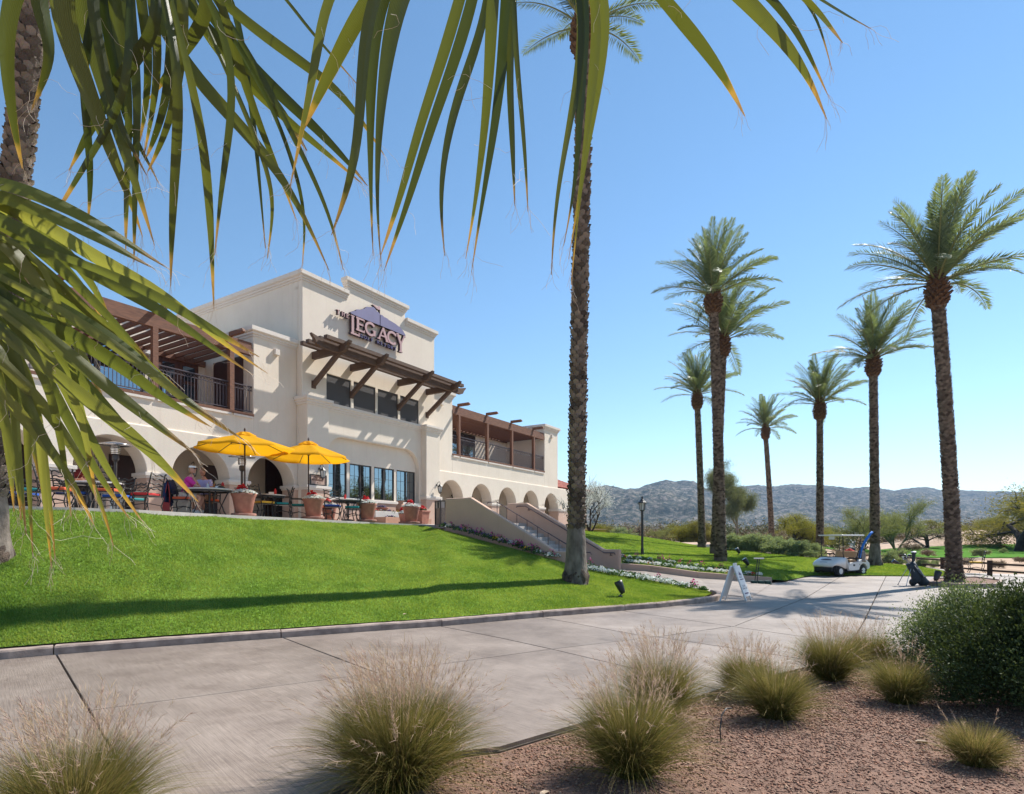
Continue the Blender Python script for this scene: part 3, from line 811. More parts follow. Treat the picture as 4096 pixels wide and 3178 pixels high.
LEFT_ARCH = [-1.19, -3.95, -6.78, -9.6, -12.4]
RIGHT_ARCH = [10.03, 12.87, 15.70, 18.6, 21.48]
def wing(u0, u1, arches, ends, posts, op, main_top, low_end=None):
    ue = low_end or u1
    r = 1.02
    m = MB(); m.plate([arch_loop(arches, r, u0, ue, -.9, 2.95, 1.46)], fr, .25, .97)
    m.build('arcade_wall', CREAM, club, bevel=.03)
    # sloped ledge where the upper wall steps back
    m = MB(); m.add([(u0, .252, 2.95), (ue, .252, 2.95), (ue, .36, 3.0), (u0, .36, 3.0), (u0, .36, 2.90), (ue, .36, 2.90)], [(0, 1, 2, 3), (0, 3, 4), (1, 5, 2), (4, 5, 1, 0)])
    m.build('ledge', CREAM, club)
    piers = []
    e = sorted(arches)
    piers.append((max(u0, e[0] - r - .75), e[0] - r))
    for a, b in zip(e, e[1:]): piers.append((a + r, b - r))
    piers.append((e[-1] + r, min(ue, e[-1] + r + (.75 if not low_end else 2.3))))
    for a, b in piers:
        if b - a < .05: continue
        m = MB(); m.box(a - .022, b + .022, .228, .992, -.9, 1.30); m.build('pier_base', PINK, club, bevel=.02)
        m = MB(); m.box(a - .05, b + .05, .20, 1.02, 1.30, 1.37); m.box(a - .085, b + .085, .165, 1.055, 1.37, 1.48); m.build('capital', TRIM, club, bevel=.008)
    # upper wall under the balcony and the two solid ends
    m = MB(); m.box(op[0], op[1], .33, .60, 2.80, 3.93); m.build('balcony_wall', CREAM, club)
    m = MB(); m.box(u0, ue, .97, 3.6, 2.82, 3.02); m.build('arcade_ceiling', CREAM, club)
    m = MB(); m.box(op[0], op[1], .60, 3.6, 3.78, 3.92); m.build('balcony_floor', CONC, club)
    for a, b in ends:
        m = MB(); m.box(a, b, .33, 3.62, 2.80, 7.28); m.build('end_wall', CREAM, club, bevel=.02)
        if b <= 0.01: path = [(a, 3.5), (a, .33), (b, .33)] if a > -10 else [(a, 3.5), (a, .33), (b, .33), (b, 3.5)]
        else: path = [(a, .33), (b, .33), (b, 3.5)] if a < 9 else [(a, 3.5), (a, .33), (b, .33), (b, 3.5)]
        m = MB(); sweep(m, path, cornice_prof(7.32)); m.build('cornice', TRIM, club)
        m = MB(); c = (a + b) / 2; m.box(c - .10, c + .10, .20, .34, 6.48, 6.70); m.build('scupper', TRIM, club, bevel=.01)
    m = MB(); m.box(u0, u1, 3.5, 9.0, 2.8, main_top - .02); m.build('main_wall', CREAM, club)
    m = MB(); sweep(m, [(u0, 3.5), (u1, 3.5)] + ([(u1, 9.0)] if u0 > 0 else []), cornice_prof(main_top, .40, .14)); m.build('cornice', TRIM, club)
    # arcade back wall
    m = MB(); m.box(u0, ue + 1.5 if u0 > 0 else 1.95, 3.15, 3.42, -.9, 2.82); m.build('arcade_back_wall', CREAM, club)
    # timber sill with white drip pieces
    m = MB(); m.box(op[0], op[1], .285, .62, 3.925, 4.02); m.build('timber_sill', WOODR, club)
    ps = [op[0]] + posts + [op[1]]
    for a, b in zip(ps, ps[1:]):
        m = MB(); m.box(a + .05, b - .05, .27, .335, 3.84, 3.915); m.build('drip_trim', TRIM, club)
    # pergola
    per = MB(); per.box(op[0] - .12 if u0 < 0 else op[0], op[1] - .02, .30, .47, 6.21, 6.44); pg = per.build('pergola', WOODR, club)
    f = MB(); f.box(op[0], op[1] - .05, .36, .46, 6.443, 6.69); f.build('fascia_board', WOODR, pg)
    l = MB(); l.box(op[0] + .05, op[1] - .05, 3.38, 3.497, 6.24, 6.46); l.build('ledger', WOODR, pg)
    pm = None
    for p in posts:
        b = MB(); b.box(-.085, .085, -.085, .085, 0, 2.2)
        if pm is None: o = b.build('post', WOODR, pg, bevel=.008); pm = o.data; bmod = True
        else:
            o = link('post', pm, pg)
        o.location = (p, .385, 4.02)
        g = MB(); prof = [(-.42, 6.74), (-.40, 6.80), (-.34, 6.86), (.44, 6.86), (.44, 6.70), (-.28, 6.70)]
        g.plate([prof], lambda a_, b_, d_: (p + d_, a_, b_), -.05, .05); g.build('outrigger', WOODR, pg)
    rm = MB(); rm.box(-.035, .035, .50, 3.45, 6.30, 6.46); ro = rm.build('rafter', WOODR, pg); first = True
    uu = op[0] + .2
    while uu < op[1] - .15:
        o = ro if first else link('rafter', ro.data, pg)
        first = False; o.location = (uu, 0, random.Random(int(uu * 50)).uniform(-.006, .006)); uu += .372
    # railing
    m = MB(); m.box(op[0], op[1], .40, .45, 5.03, 5.065); m.box(op[0], op[1], .41, .44, 4.885, 4.905); m.box(op[0], op[1], .41, .44, 4.10, 4.13)
    rl = m.build('railing', RAIL, club)
    bal = MB(); bal.box(-.009, .009, .416, .434, 4.11, 4.90); b0 = bal.build('baluster', RAIL, rl)
    uu = op[0] + .06; first = True
    ring = MB(); ring.tube([(.048 * math.cos(t), .425, 4.967 + .055 * math.sin(t)) for t in np.linspace(0, 2 * PI, 11)], .009, 4, False); r0 = ring.build('ring', RAIL, rl)
    while uu < op[1] - .03:
        o = b0 if first else link('baluster', b0.data, rl); o.location.x = uu
        o = r0 if first else link('ring', r0.data, rl); o.location.x = uu + .058
        first = False; uu += .116
wing(-14.3, -.005, LEFT_ARCH, [(-1.93, -.005), (-14.3, -12.3)], [-11.0, -8.15, -5.46, -2.80], (-12.3, -1.93), 7.72)
wing(8.245, 22.6, RIGHT_ARCH, [(8.245, 10.18), (20.6, 22.6)], [10.8, 13.6, 16.36, 19.15], (10.18, 20.6), 7.28, 24.4)

# doors and glazing seen on the balconies and in the arcade
def door(name, u0, u1, w0, w1, q, mat, panels=True, d=.05):
    m = MB(); m.box(u0, u1, q - d, q, w0, w1); o = m.build(name, mat, club, bevel=.006)
    if panels:
        k = 2; du = (u1 - u0) / k
        for i in range(k):
            for j, (a, b) in enumerate(((.08, .30), (.36, .62), (.68, .92))):
                p = MB(); p.box(u0 + du * i + .16, u0 + du * (i + 1) - .16, q - d - .015, q - d + .01, w0 + (w1 - w0) * a, w0 + (w1 - w0) * b)
                p.build('pane' if j else 'panel', GLASS if j else DOORW, o)
    return o
door('door', -3.80, -2.24, 3.93, 6.28, 3.50, DOORW)
door('door', -9.9, -8.6, 3.93, 6.2, 3.50, DOORW)
m = MB(); m.box(-1.975, -1.93, .95, 2.86, 3.93, 6.32); m.build('side_door', DOORD, club, bevel=.006)
for a, b in ((-7.3, -5.85), (-5.8, -4.33)):
    m = MB(); m.plate([[(a, 4.7), (b, 4.7), (b, 6.22), (a, 6.22)], [(a + .07, 4.77), (b - .07, 4.77), (b - .07, 6.15), (a + .07, 6.15)]], fr, 3.44, 3.50); o = m.build('window', FRAME, club)
    m = MB(); m.box(a + .07, b - .07, 3.47, 3.495, 4.77, 6.15); m.build('pane', GLASS, o)
m = MB(); m.box(13.9, 16.7, 3.46, 3.50, 3.93, 6.20); o = m.build('balcony_door', FRAME, club)
for a in (14.0, 15.35):
    m = MB(); m.box(a, a + 1.25, 3.445, 3.462, 4.0, 6.1); m.build('pane', GLASS, o)
door('arcade_door', -2.22, -.9, -.05, 2.28, 3.15, DOORD, False, .06)
door('arcade_door', .55, 1.75, -.05, 2.85, 3.15, DOORD, False, .06)
door('arcade_door', -5.6, -4.3, -.05, 2.3, 3.15, DOORD, False, .06)
door('arcade_door', -8.6, -6.9, -.05, 2.3, 3.15, DOORD, False, .06)

# ---------------------------------------------------------------- the tower front
def stepped(w0):
    return [(0, w0), (8.23, w0), (8.23, 10.06), (6.02, 10.06), (6.02, 10.66), (2.38, 10.66), (2.38, 10.06), (0, 10.06)]
def niche_loop():
    lp = [(1.22, 1.0), (7.07, 1.0), (7.07, 2.75)]
    lp += [(6.12 + .95 * math.cos(t), 2.75 + .95 * math.sin(t)) for t in np.linspace(0, PI / 2, 12)[1:]]
    lp += [(2.17 - .95 * math.sin(t), 2.75 + .95 * math.cos(t)) for t in np.linspace(0, PI / 2, 12)]
    return lp
SCR = [(1.24, 2.56), (2.73, 4.04), (4.20, 5.52), (5.69, 7.01)]
holes = [niche_loop()] + [[(a, 5.055), (b, 5.055), (b, 6.25), (a, 6.25)] for a, b in SCR]
m = MB(); m.plate([stepped(-.9)] + holes, fr, 0, .25); m.build('tower_wall', CREAM, club, bevel=.025)
WIN = [(1.23, 2.56), (2.72, 4.04), (4.21, 5.53), (5.70, 7.03)]
m = MB(); m.plate([[(.9, .8), (7.4, .8), (7.4, 3.9), (.9, 3.9)]] + [[(a, 1.14), (b, 1.14), (b, 2.67), (a, 2.67)] for a, b in WIN], fr, .253, .40); m.build('niche_panel', CREAM, club)
m = MB(); m.box(1.95, 8.24, .41, 9, -.9, 2.97); m.box(0.003, 8.228, .41, 9, 2.98, 9.5); m.build('tower_body', CREAM, club)
m = MB(); m.box(0, .3, .25, 9, 9.4, 10.06); m.box(7.93, 8.23, .25, 9, 9.4, 10.06); m.box(.3, 7.93, 8.7, 9, 9.4, 10.06)
m.box(0.0, .26, .25, .42, 2.9, 9.5); m.box(7.97, 8.23, .25, .42, -.9, 9.5); m.build('parapet', CREAM, club)
m = MB(); m.box(0.0, 1.3, .25, .97, -.9, 2.95); m.build('corner_pier', CREAM, club)
m = MB(); sweep(m, [(0, 9), (0, 0), (2.36, 0)], cornice_prof(10.08)); m.build('cornice', TRIM, club)
m = MB(); sweep(m, [(2.38, .25), (2.38, 0), (6.02, 0), (6.02, .25)], cornice_prof(10.68)); m.build('cornice', TRIM, club)
m = MB(); sweep(m, [(6.04, 0), (8.23, 0), (8.23, 9)], cornice_prof(10.08)); m.build('cornice', TRIM, club)
# pilasters with base, capital; the string course breaks forward round them
for a, b in ((-.02, 1.05), (7.19, 8.27)):
    m = MB(); m.box(a, b, -.35, .02, -.9, 5.01); m.build('pilaster', CREAM, club, bevel=.02)
    m = MB(); m.box(a - .022, b + .022, -.372, .01, -.9, 1.30); m.build('pier_base', PINK, club, bevel=.02)
    m = MB(); m.box(a - .05, b + .05, -.40, .006, 1.30, 1.37); m.box(a - .085, b + .085, -.435, .004, 1.37, 1.48); m.build('capital', TRIM, club, bevel=.008)
m = MB(); sweep(m, [(-.02, .30), (-.02, -.35), (1.05, -.35), (1.05, 0), (7.19, 0), (7.19, -.35), (8.27, -.35), (8.27, .3)],
                [(-.05, 4.72), (.03, 4.72), (.035, 4.80), (.08, 4.81), (.085, 4.89), (.125, 4.90), (.14, 4.94), (.14, 5.03), (-.05, 5.03)]); m.build('string_course', TRIM, club)
m = MB(); m.box(1.08, 7.16, -.012, .10, -.9, .965); m.build('dado', PINK, club)
m = MB(); m.box(1.08, 7.16, -.06, .30, .97, 1.10); m.build('window_ledge', TRIM, club, bevel=.012)
for a, b in WIN:
    c = (a + b) / 2
    m = MB(); m.plate([[(a, 1.14), (b, 1.14), (b, 2.67), (a, 2.67)], [(a + .05, 1.19), (c - .04, 1.19), (c - .04, 2.62), (a + .05, 2.62)], [(c + .04, 1.19), (b - .05, 1.19), (b - .05, 2.62), (c + .04, 2.62)]], fr, .275, .345)
    o = m.build('window', FRAME, club)
    for x0, x1 in ((a + .05, c - .04), (c + .04, b - .05)):
        m = MB(); m.box(x0, x1, .31, .33, 1.19, 2.62); m.build('pane', GLASS, o)
    m = MB()
    for x0, x1 in ((a + .05, c - .04), (c + .04, b - .05)):
        m.box((x0 + x1) / 2 - .007, (x0 + x1) / 2 + .007, .302, .309, 1.19, 2.62)
        for w in (1.67, 2.14): m.box(x0, x1, .302, .309, w - .007, w + .007)
    m.build('glazing_bars', FRAME, o)
for a, b in SCR:
    m = MB(); m.box(a, b, .035, .06, 5.055, 6.25); o = m.build('screened_window', SCREEN, club)
    m = MB(); m.plate([[(a, 5.055), (b, 5.055), (b, 6.25), (a, 6.25)], [(a + .025, 5.08), (b - .025, 5.08), (b - .025, 6.225), (a + .025, 6.225)]], fr, .025, .05); m.build('frame', FRAME, o)

# ---------------------------------------------------------------- timber awning over the upper windows
m = MB(); m.box(-.30, 8.28, -1.62, -1.48, 6.635, 6.93)
aw = m.build('timber_awning', WOOD, club, bevel=.006)
def tail(m, u, d):
    pr = [(u, 6.63), (u, 6.93)] + [(u + d * (.55 - .0), 7.06), (u + d * .50, 6.97), (u + d * .38, 6.86), (u + d * .30, 6.72), (u + d * .12, 6.64)]
    m.plate([pr], fr, -1.615, -1.485)
m = MB(); tail(m, -.29, -1); m.build('carved_tail', WOOD, aw)
m = MB(); tail(m, 8.27, 1); m.build('carved_tail', WOOD, aw)
for k, u in enumerate((.56, 2.60, 5.56, 7.64)):
    m = MB(); pr = [(0.0, 6.66), (0.0, 6.945), (-1.75, 6.945), (-2.16, 7.07), (-2.13, 6.97), (-2.02, 6.90), (-1.94, 6.76), (-1.80, 6.67)]
    m.plate([pr], lambda a_, b_, d_: (u + d_, a_, b_), -.085, .085); m.build('outrigger', WOOD, aw)
    m = MB(); m.beam((u, .0, 5.62), (u, -1.56, 6.72), .15, .17, up=(0, 0, 1)); m.build('strut', WOOD, aw)
    m = MB(); m.box(u - .10, u + .10, -.05, .01, 5.48, 5.78); m.build('strut_plate', WOOD, aw)
for k, q in enumerate((-.42, -.78, -1.12, -1.44, -1.78)):
    m = MB(); m.box(-.34 - .03 * (k % 2), 8.24 + .05 * (k % 3), q - .095, q + .095, 6.946, 7.09); m.build('purlin', WOOD, aw)

# roof mast
mast = thing('roof_antenna', 'thin pale antenna mast standing on the clubhouse roof behind the pergola', 'antenna', bw(-2.2, 7.0, 7.6), BROT)
m = MB(); m.tube([(0, 0, 0), (0, 0, 1.6)], .022, 6); m.build('mast', STEEL, mast)
m = MB(); m.tube([(0, 0, 1.5), (0, 0, 2.55)], .012, 5); m.lathe([(.03, 1.45), (.04, 1.5), (.04, 1.62), (.02, 1.66)], 8); m.build('whip', STEEL, mast)
m = MB(); m.tube([(0, 0, 1.2), (-.5, .1, .1)], .006, 4); m.tube([(0, 0, 1.2), (-.2, -.4, .1)], .006, 4); m.build('stay_wire', IRON, mast)

# ---------------------------------------------------------------- lettering
def arc(cx, cy, rx, ry, a0, a1, n=12): return [(cx + rx * math.cos(R(a0 + (a1 - a0) * i / n)), cy + ry * math.sin(R(a0 + (a1 - a0) * i / n))) for i in range(n + 1)]
SW, TW = .17, .10
GLY = {  # width, strokes (points, width)
 'T': (.80, [([(.03, .95), (.77, .95)], TW), ([(.40, 1), (.40, 0)], SW), ([(.22, .03), (.58, .03)], .06), ([(.05, 1), (.05, .80)], .06), ([(.75, 1), (.75, .80)], .06)]),
 'H': (.86, [([(.16, 1), (.16, 0)], SW), ([(.70, 1), (.70, 0)], SW), ([(.16, .52), (.70, .52)], TW)] + [([(x - .14, y), (x + .14, y)], .06) for x in (.16, .70) for y in (.03, .97)]),
 'E': (.72, [([(.16, 1), (.16, 0)], SW), ([(.02, .95), (.66, .95)], TW), ([(.16, .53), (.55, .53)], TW), ([(.02, .05), (.70, .05)], TW), ([(.65, 1), (.65, .82)], .06), ([(.54, .62), (.54, .44)], .06), ([(.69, 0), (.66, .2)], .06)]),
 'L': (.70, [([(.16, 1), (.16, 0)], SW), ([(.02, .05), (.66, .05)], TW), ([(.67, 0), (.63, .2)], .06), ([(.02, .97), (.30, .97)], .06)]),
 'F': (.66, [([(.16, 1), (.16, 0)], SW), ([(.02, .95), (.62, .95)], TW), ([(.16, .52), (.52, .52)], TW), ([(.02, .03), (.30, .03)], .06), ([(.61, 1), (.61, .82)], .06)]),
 'G': (.95, [(arc(.50, .5, .40, .46, 40, 320, 18), .15), ([(.82, .44), (.82, .05)], SW), ([(.66, .44), (.96, .44)], .06)]),
 'C': (.86, [(arc(.48, .5, .40, .46, 42, 318, 18), .15), ([(.80, .95), (.80, .72)], .06)]),
 'O': (.96, [(arc(.48, .5, .40, .46, 0, 360, 22), .15)]),
 'A': (.96, [([(.48, 1.0), (.12, 0)], TW), ([(.46, 1.0), (.82, 0)], SW), ([(.25, .34), (.70, .34)], .08), ([(.0, .03), (.26, .03)], .06), ([(.68, .03), (.97, .03)], .06)]),
 'Y': (.92, [([(.12, 1), (.46, .45)], SW), ([(.82, 1), (.46, .45)], TW), ([(.46, .50), (.46, 0)], SW), ([(.28, .03), (.64, .03)], .06), ([(.0, .97), (.26, .97)], .06), ([(.70, .97), (.94, .97)], .06)]),
 'R': (.86, [([(.16, 1), (.16, 0)], SW), ([(.02, .95), (.40, .95)] + arc(.40, .74, .25, .21, 90, -90, 10) + [(.16, .53)], .11), ([(.40, .53), (.80, .0)], SW), ([(.02, .03), (.30, .03)], .06)]),
 'P': (.76, [([(.16, 1), (.16, 0)], SW), ([(.02, .95), (.40, .95)] + arc(.40, .73, .27, .22, 90, -90, 10) + [(.16, .51)], .11), ([(.02, .03), (.30, .03)], .06)]),
 'S': (.70, [(arc(.35, .735, .24, .215, 40, 250, 12) + arc(.35, .265, .26, .22, 70, -140, 12), .14)]),
 'U': (.86, [([(.15, 1), (.15, .35)] + arc(.43, .35, .28, .30, 180, 360, 12) + [(.71, 1)], .13)]),
 'N': (.92, [([(.15, 1), (.15, 0)], TW), ([(.12, 1), (.78, 0)], SW), ([(.77, 1), (.77, 0)], TW)]),
 'I': (.34, [([(.17, 1), (.17, 0)], SW)]), ' ': (.4, []), '1': (.5, [([(.25, 1), (.25, 0)], SW)]), '8': (.7, [(arc(.35, .74, .2, .2, 0, 360, 12), .12), (arc(.35, .27, .25, .24, 0, 360, 12), .12)]),
}
def stroke(m, pts, w, fn, d0, d1, mi=0):
    P = [Vector(p) for p in pts]; n = len(P); A, B = [], []
    closed = (P[0] - P[-1]).length < 1e-4
    for i in range(n):
        d1_ = (P[i] - P[i - 1]).normalized() if i else ((P[0] - P[-2]).normalized() if closed else (P[1] - P[0]).normalized())
        d2_ = (P[i + 1] - P[i]).normalized() if i < n - 1 else ((P[1] - P[0]).normalized() if closed else d1_)
        t = (d1_ + d2_)
        t = t.normalized() if t.length > 1e-4 else d1_
        nn = Vector((-t.y, t.x)) * w / 2 / max(.5, t.dot(d1_))
        A.append(P[i] + nn); B.append(P[i] - nn)
    vs = [fn(p.x, p.y, d) for d in (d0, d1) for q in zip(A, B) for p in q]
    k = 2 * n; fs = []
    for i in range(n - 1):
        a, b, c, d = 2 * i, 2 * i + 1, 2 * i + 3, 2 * i + 2
        fs += [(a, b, c, d), (a + k, d + k, c + k, b + k), (a, d, d + k, a + k), (b, b + k, c + k, c)]
    fs += [(0, k, k + 1, 1), (2 * n - 2, 2 * n - 1, 2 * n - 1 + k, 2 * n - 2 + k)]
    m.add(vs, fs, mi)
def letter(m, ch, x, y, h, fn, d0, d1, squash=1.0, desc=None):
    """desc: letters that hang below the line"""
    w, st = GLY[ch]
    e = 0
    for pts, wd in st:
        e += .0012
        q = [(x + px_ * h * squash, y + (py_ * h if desc is None else desc + py_ * (h - desc))) for px_, py_ in pts]
        stroke(m, q, wd * h * squash, fn, d0 - e, d1)
    return w * h * squash
def word(txt, x, y, h, fn, d0, d1, mat, parent, gap=.14, squash=1.0, name='letter'):
    for ch in txt:
        if ch != ' ':
            m = MB(); adv = letter(m, ch, x, y, h, fn, d0, d1, squash); m.build(name, mat, parent)
        else: adv = GLY[' '][0] * h * squash
        x += adv + gap * h * squash
    return x
PLUMF = [M('sign_letter_face', (.50, .315, .305), .5, (.46, .285, .28), 3), M('sign_letter_side', (.07, .045, .05), .6)]
LETTERP = M('sign_letters_pink', (.47, .29, .285), .5, (.42, .255, .25), 3)
LETTERB = M('sign_letters_blue', (.10, .09, .22), .5, (.08, .07, .17), 3)
LAV = M('sign_mountain_lavender', (.165, .150, .27), .5, (.15, .135, .245), 2)
EDGEC = M('sign_return_dark', (.055, .035, .045), .6)
sign = thing('wall_sign', 'raised sign lettering and lavender mountain emblem on the tower gable', 'sign', BO, BROT)
def two_tone(name, mat, fill, d0=-.21, d1=-.07):
    """channel letter: coloured face in front of a dark return"""
    m = MB(); fill(m, d0 - .006, d0 + .02); o = m.build(name, mat, sign)
    m = MB(); fill(m, d0 + .0195, d1); m.build('return', EDGEC, o)
def lt(ch, x, y, h, mat, squash=1.0, top=None):
    two_tone('letter', mat, lambda m, a, b: letter(m, ch, x, y, h, fr, a, b, squash))
for ch, x in zip('THE', (1.60, 1.86, 2.12)): lt(ch, x, 8.825, .19, LETTERP, 1.05)
lt('L', 2.36, 8.215, .82, LETTERP, .92)
for ch, x, sq in (('E', 2.66, 1.28), ('G', 3.17, 1.27), ('A', 3.95, 1.36), ('C', 4.58, 1.25)): lt(ch, x, 8.465, .575, LETTERP, sq)
lt('Y', 5.18, 8.235, .84, LETTERP, .82)
x = 2.92
for ch in 'GOLF': lt(ch, x, 8.225, .135, LETTERB, 1.25); x += .215
x = 3.94
for ch in 'RESORT': lt(ch, x, 8.235, .135, LETTERB, 1.25); x += .222
MT1 = [(2.36, 9.09), (2.37, 9.15), (2.52, 9.24), (2.66, 9.29), (2.72, 9.37), (2.84, 9.41), (2.95, 9.42), (3.05, 9.50), (3.18, 9.56), (3.30, 9.68), (3.50, 9.73), (3.70, 9.80), (3.80, 9.77), (3.92, 9.68), (4.03, 9.66), (4.10, 9.62), (4.10, 9.10), (3.3, 9.08), (2.6, 9.075)]
MT2 = [(4.145, 9.10), (4.145, 9.60), (4.26, 9.61), (4.34, 9.57), (4.57, 9.56), (4.70, 9.52), (4.84, 9.51), (5.10, 9.48), (5.45, 9.40), (5.65, 9.30), (5.80, 9.16), (5.82, 9.10), (5.0, 9.11)]
for q in (MT1, MT2): two_tone('mountain_emblem', LAV, lambda m, a, b, q=q: m.plate([q], fr, a, b))
two_tone('flag', LETTERP, lambda m, a, b: m.plate([[(3.66, 9.90), (3.78, 9.92), (3.90, 9.89), (4.02, 9.93), (4.13, 10.0), (4.13, 9.80), (4.02, 9.78), (3.92, 9.79), (3.80, 9.84)]], fr, a, b))
m = MB(); m.box(4.112, 4.134, -.20, -.08, 9.09, 9.80); m.build('flagstaff', EDGEC, sign)

# plaque beside the windows
pq = thing('wall_plaque', 'small framed tan plaque with restaurant lettering under the lantern on the left pilaster', 'sign', BO, BROT)
m = MB(); m.plate([[(.08, 1.49), (.90, 1.49), (.90, 1.93), (.08, 1.93)], [(.125, 1.535), (.855, 1.535), (.855, 1.885), (.125, 1.885)]], fr, -.41, -.355); m.build('frame', FRAME, pq, bevel=.004)
m = MB(); m.box(.125, .855, -.385, -.357, 1.535, 1.885); m.build('panel', M('plaque_panel', (.45, .31, .25), .7, (.41, .28, .22), 4), pq)
PLT = M('plaque_lettering', (.16, .08, .06), .7)
word('PRO SHOP', .265, 1.775, .075, fr, -.391, -.384, PLT, pq, .10)
word('RESTAURANT', .175, 1.675, .075, fr, -.391, -.384, PLT, pq, .06, .85)
m = MB(); m.box(.46, .62, -.391, -.384, 1.595, 1.607); m.plate([[(.40, 1.601), (.47, 1.57), (.47, 1.632)]], fr, -.3915, -.384); m.build('arrow', PLT, pq)

lantern(.56, -.35, 2.12, 'black lantern mounted just above the framed plaque on the pilaster')
lantern(7.99, -.35, 2.02, 'black lantern on the pilaster nearest the trash receptacle')
lantern(-2.72, 3.15, 2.1, 'black lantern inside the arch behind the seated couple')
lantern(-6.0, 3.15, 2.1, 'black lantern inside the arch left of the seated couple')
lantern(13.7, 3.15, 1.95, 'black lantern in the second small arch right of the tower')
lantern(17.0, 3.15, 1.95, 'black lantern in the third small arch right of the tower')
lantern(20.2, 3.15, 1.95, 'black lantern in the fourth small arch right of the tower')
lantern(22.9, .25, 1.85, 'black lantern on the end pier just beside the tall palm trunk')

cam_h = thing('security_camera', 'white security camera on the balcony back wall by the window', 'camera', bw(-4.15, 3.5, 6.2), BROT)
m = MB(); m.box(-.22, .12, -.32, -.14, -.05, .08); m.build('housing', WHITEP, cam_h, bevel=.01); m = MB(); m.tube([(0, 0, -.1), (0, -.15, -.1), (0, -.2, -.03)], .02, 6); m.build('bracket', STEEL, cam_h)

# ---------------------------------------------------------------- terrace
lipx = np.array([-1500, -900, 13, 300, 551, 850, 1199, 1500, 1690, 1755]); 
lY = np.interp(lipx, [q[0] for q in back_main[:9]], [q[1] for q in back_main[:9]]); lZ = np.interp(lipx, [q[0] for q in back_main[:9]], [q[2] for q in back_main[:9]])
lip = [Vector(((x - CX) / F * Y, Y, z + .025)) for x, Y, z in zip(lipx, lY, lZ)][:-1]
lip += [Vector((-3.05, 23.6, 2.2)), Vector((-2.55, 22.75, 2.19))]
def terrace_z(X, Y):
    # level near the house, falling a little to the lip on the right
    t = float(np.clip((X + 7.0) / 3.9, 0, 1))
    d = min((Vector((X, Y)) - p.xy).length for p in lip)
    return TZ - .11 * t * (1 - min(1, d / 3.5))
ter = MB()
inn = [bw(u, 4, 0) for u in np.interp(np.arange(len(lip)), [0, len(lip) - 1], [-22, 10])]
vs = []
ROWS = 8
for p, q in zip(lip, inn):
    for r_ in range(ROWS):
        t = r_ / (ROWS - 1); a = p.lerp(q, t); vs.append((a.x, a.y, p.z + (TZ - p.z) * min(1, t * 3)))
n = len(lip)
fs = [(i * ROWS + j, (i + 1) * ROWS + j, (i + 1) * ROWS + j + 1, i * ROWS + j + 1) for i in range(n - 1) for j in range(ROWS - 1)]
ter.add(vs, fs)
q = bw(26, 4, 0); q2 = bw(26, -2.2, 0); c0 = Vector((-2.3, 22.75, TZ - .002)); c1 = bw(8.5, -.2, -.002)
ter.add([lip[-1] + Vector((0, 0, .0)), (c0.x, c0.y, TZ - .13), Vector((-.35, 26.1, TZ)), q2, q, inn[-1]], [(0, 1, 2, 5), (2, 3, 4, 5)])
tag(ter.build('terrace', CONC), kind='structure')
edge = MB(); vs = []
for i, p in enumerate(lip):
    d = (lip[min(i + 1, n - 1)] - lip[max(i - 1, 0)]).normalized(); o = Vector((d.y, -d.x, 0)) * .03
    for off, dz in ((-.2, -.005), (-.2, .012), (1, .012), (1, -.12)):
        vs.append(p + o * off + Vector((0, 0, dz)))
fs = [(i * 4 + j, i * 4 + j + 1, (i + 1) * 4 + j + 1, (i + 1) * 4 + j) for i in range(n - 1) for j in range(3)]
edge.add(vs, fs); tag(edge.build('terrace_edge', CONC), kind='structure')

# ---------------------------------------------------------------- staircase down to the path
SN, SD = NV, DV
S0 = Vector((-1.43, 22.1, 0))                 # inner top edge of the near cheek wall where it starts to fall
stair = thing('staircase', 'outdoor staircase between two sloping pink stucco cheek walls', 'staircase', (S0.x, S0.y, 0), math.atan2(SN.y, SN.x))
# local: x down the stairs, y across (towards the far cheek)
def cheek(y0, y1, xs, name, xe=4.25):
    pr = [(xs, -.3), (xs, 3.20), (0, 3.20), (3.58, 1.24), (xe, 1.24), (xe, -.3)]
    m = MB(); m.plate([pr], lambda a, b, d: (a, d, b), y0, y1); o = m.build(name, ROSE, stair, bevel=.05); return o
cheek(-.22, 0.0, -1.2, 'cheek_wall')
cheek(3.84, 4.06, -1.0, 'cheek_wall')
for k in range(13):
    m = MB(); m.box(.28 * k, .28 * (k + 1) + .02, .0, 3.84, -.1, 2.32 - .15 * (k + 1)); m.build('step', CONC, stair, bevel=.01)
m = MB(); m.box(-1.4, .0, -.0, 3.84, 1.9, 2.316); m.build('landing', CONC, stair)
def rail_line(y, wall):
    off = .80 if not wall else .74
    pts = [(-.45, y, 2.32 + off - .05), (-.42, y, 2.32 + off), (0, y, 2.32 + off), (3.64, y, .37 + off), (4.05, y, .37 + off), (4.1, y, .37 + off - .07)]
    m = MB(); m.tube(pts, .021, 6); o = m.build('handrail', RAIL, stair)
    return o
h = rail_line(3.76, True)
for x in (.15, 2.0, 3.9):
    m = MB(); z = 2.32 + .74 - (1.95 / 3.64) * min(x, 3.64) - .05; m.lathe([(.05, 0), (.05, .02)], 8, (x, 3.80, z - .06)); m.tube([(x, 3.84, z - .05), (x, 3.78, z - .03), (x, 3.76, z + .03)], .012, 5); m.build('rail_bracket', RAIL, stair)
h = rail_line(1.55, False)
for k in range(9):
    x = .02 + k * .46; z0 = 2.32 - (1.95 / 3.64) * x
    m = MB(); m.tube([(x, 1.55, max(z0 - .1, .2)), (x, 1.55, 2.32 + .80 - (1.95 / 3.64) * min(x, 3.64))], .014, 5); m.build('rail_post', RAIL, stair)
m = MB(); m.box(2.05, 2.25, 3.80, 3.845, .95, 1.05); m.build('step_light', IRON, stair)

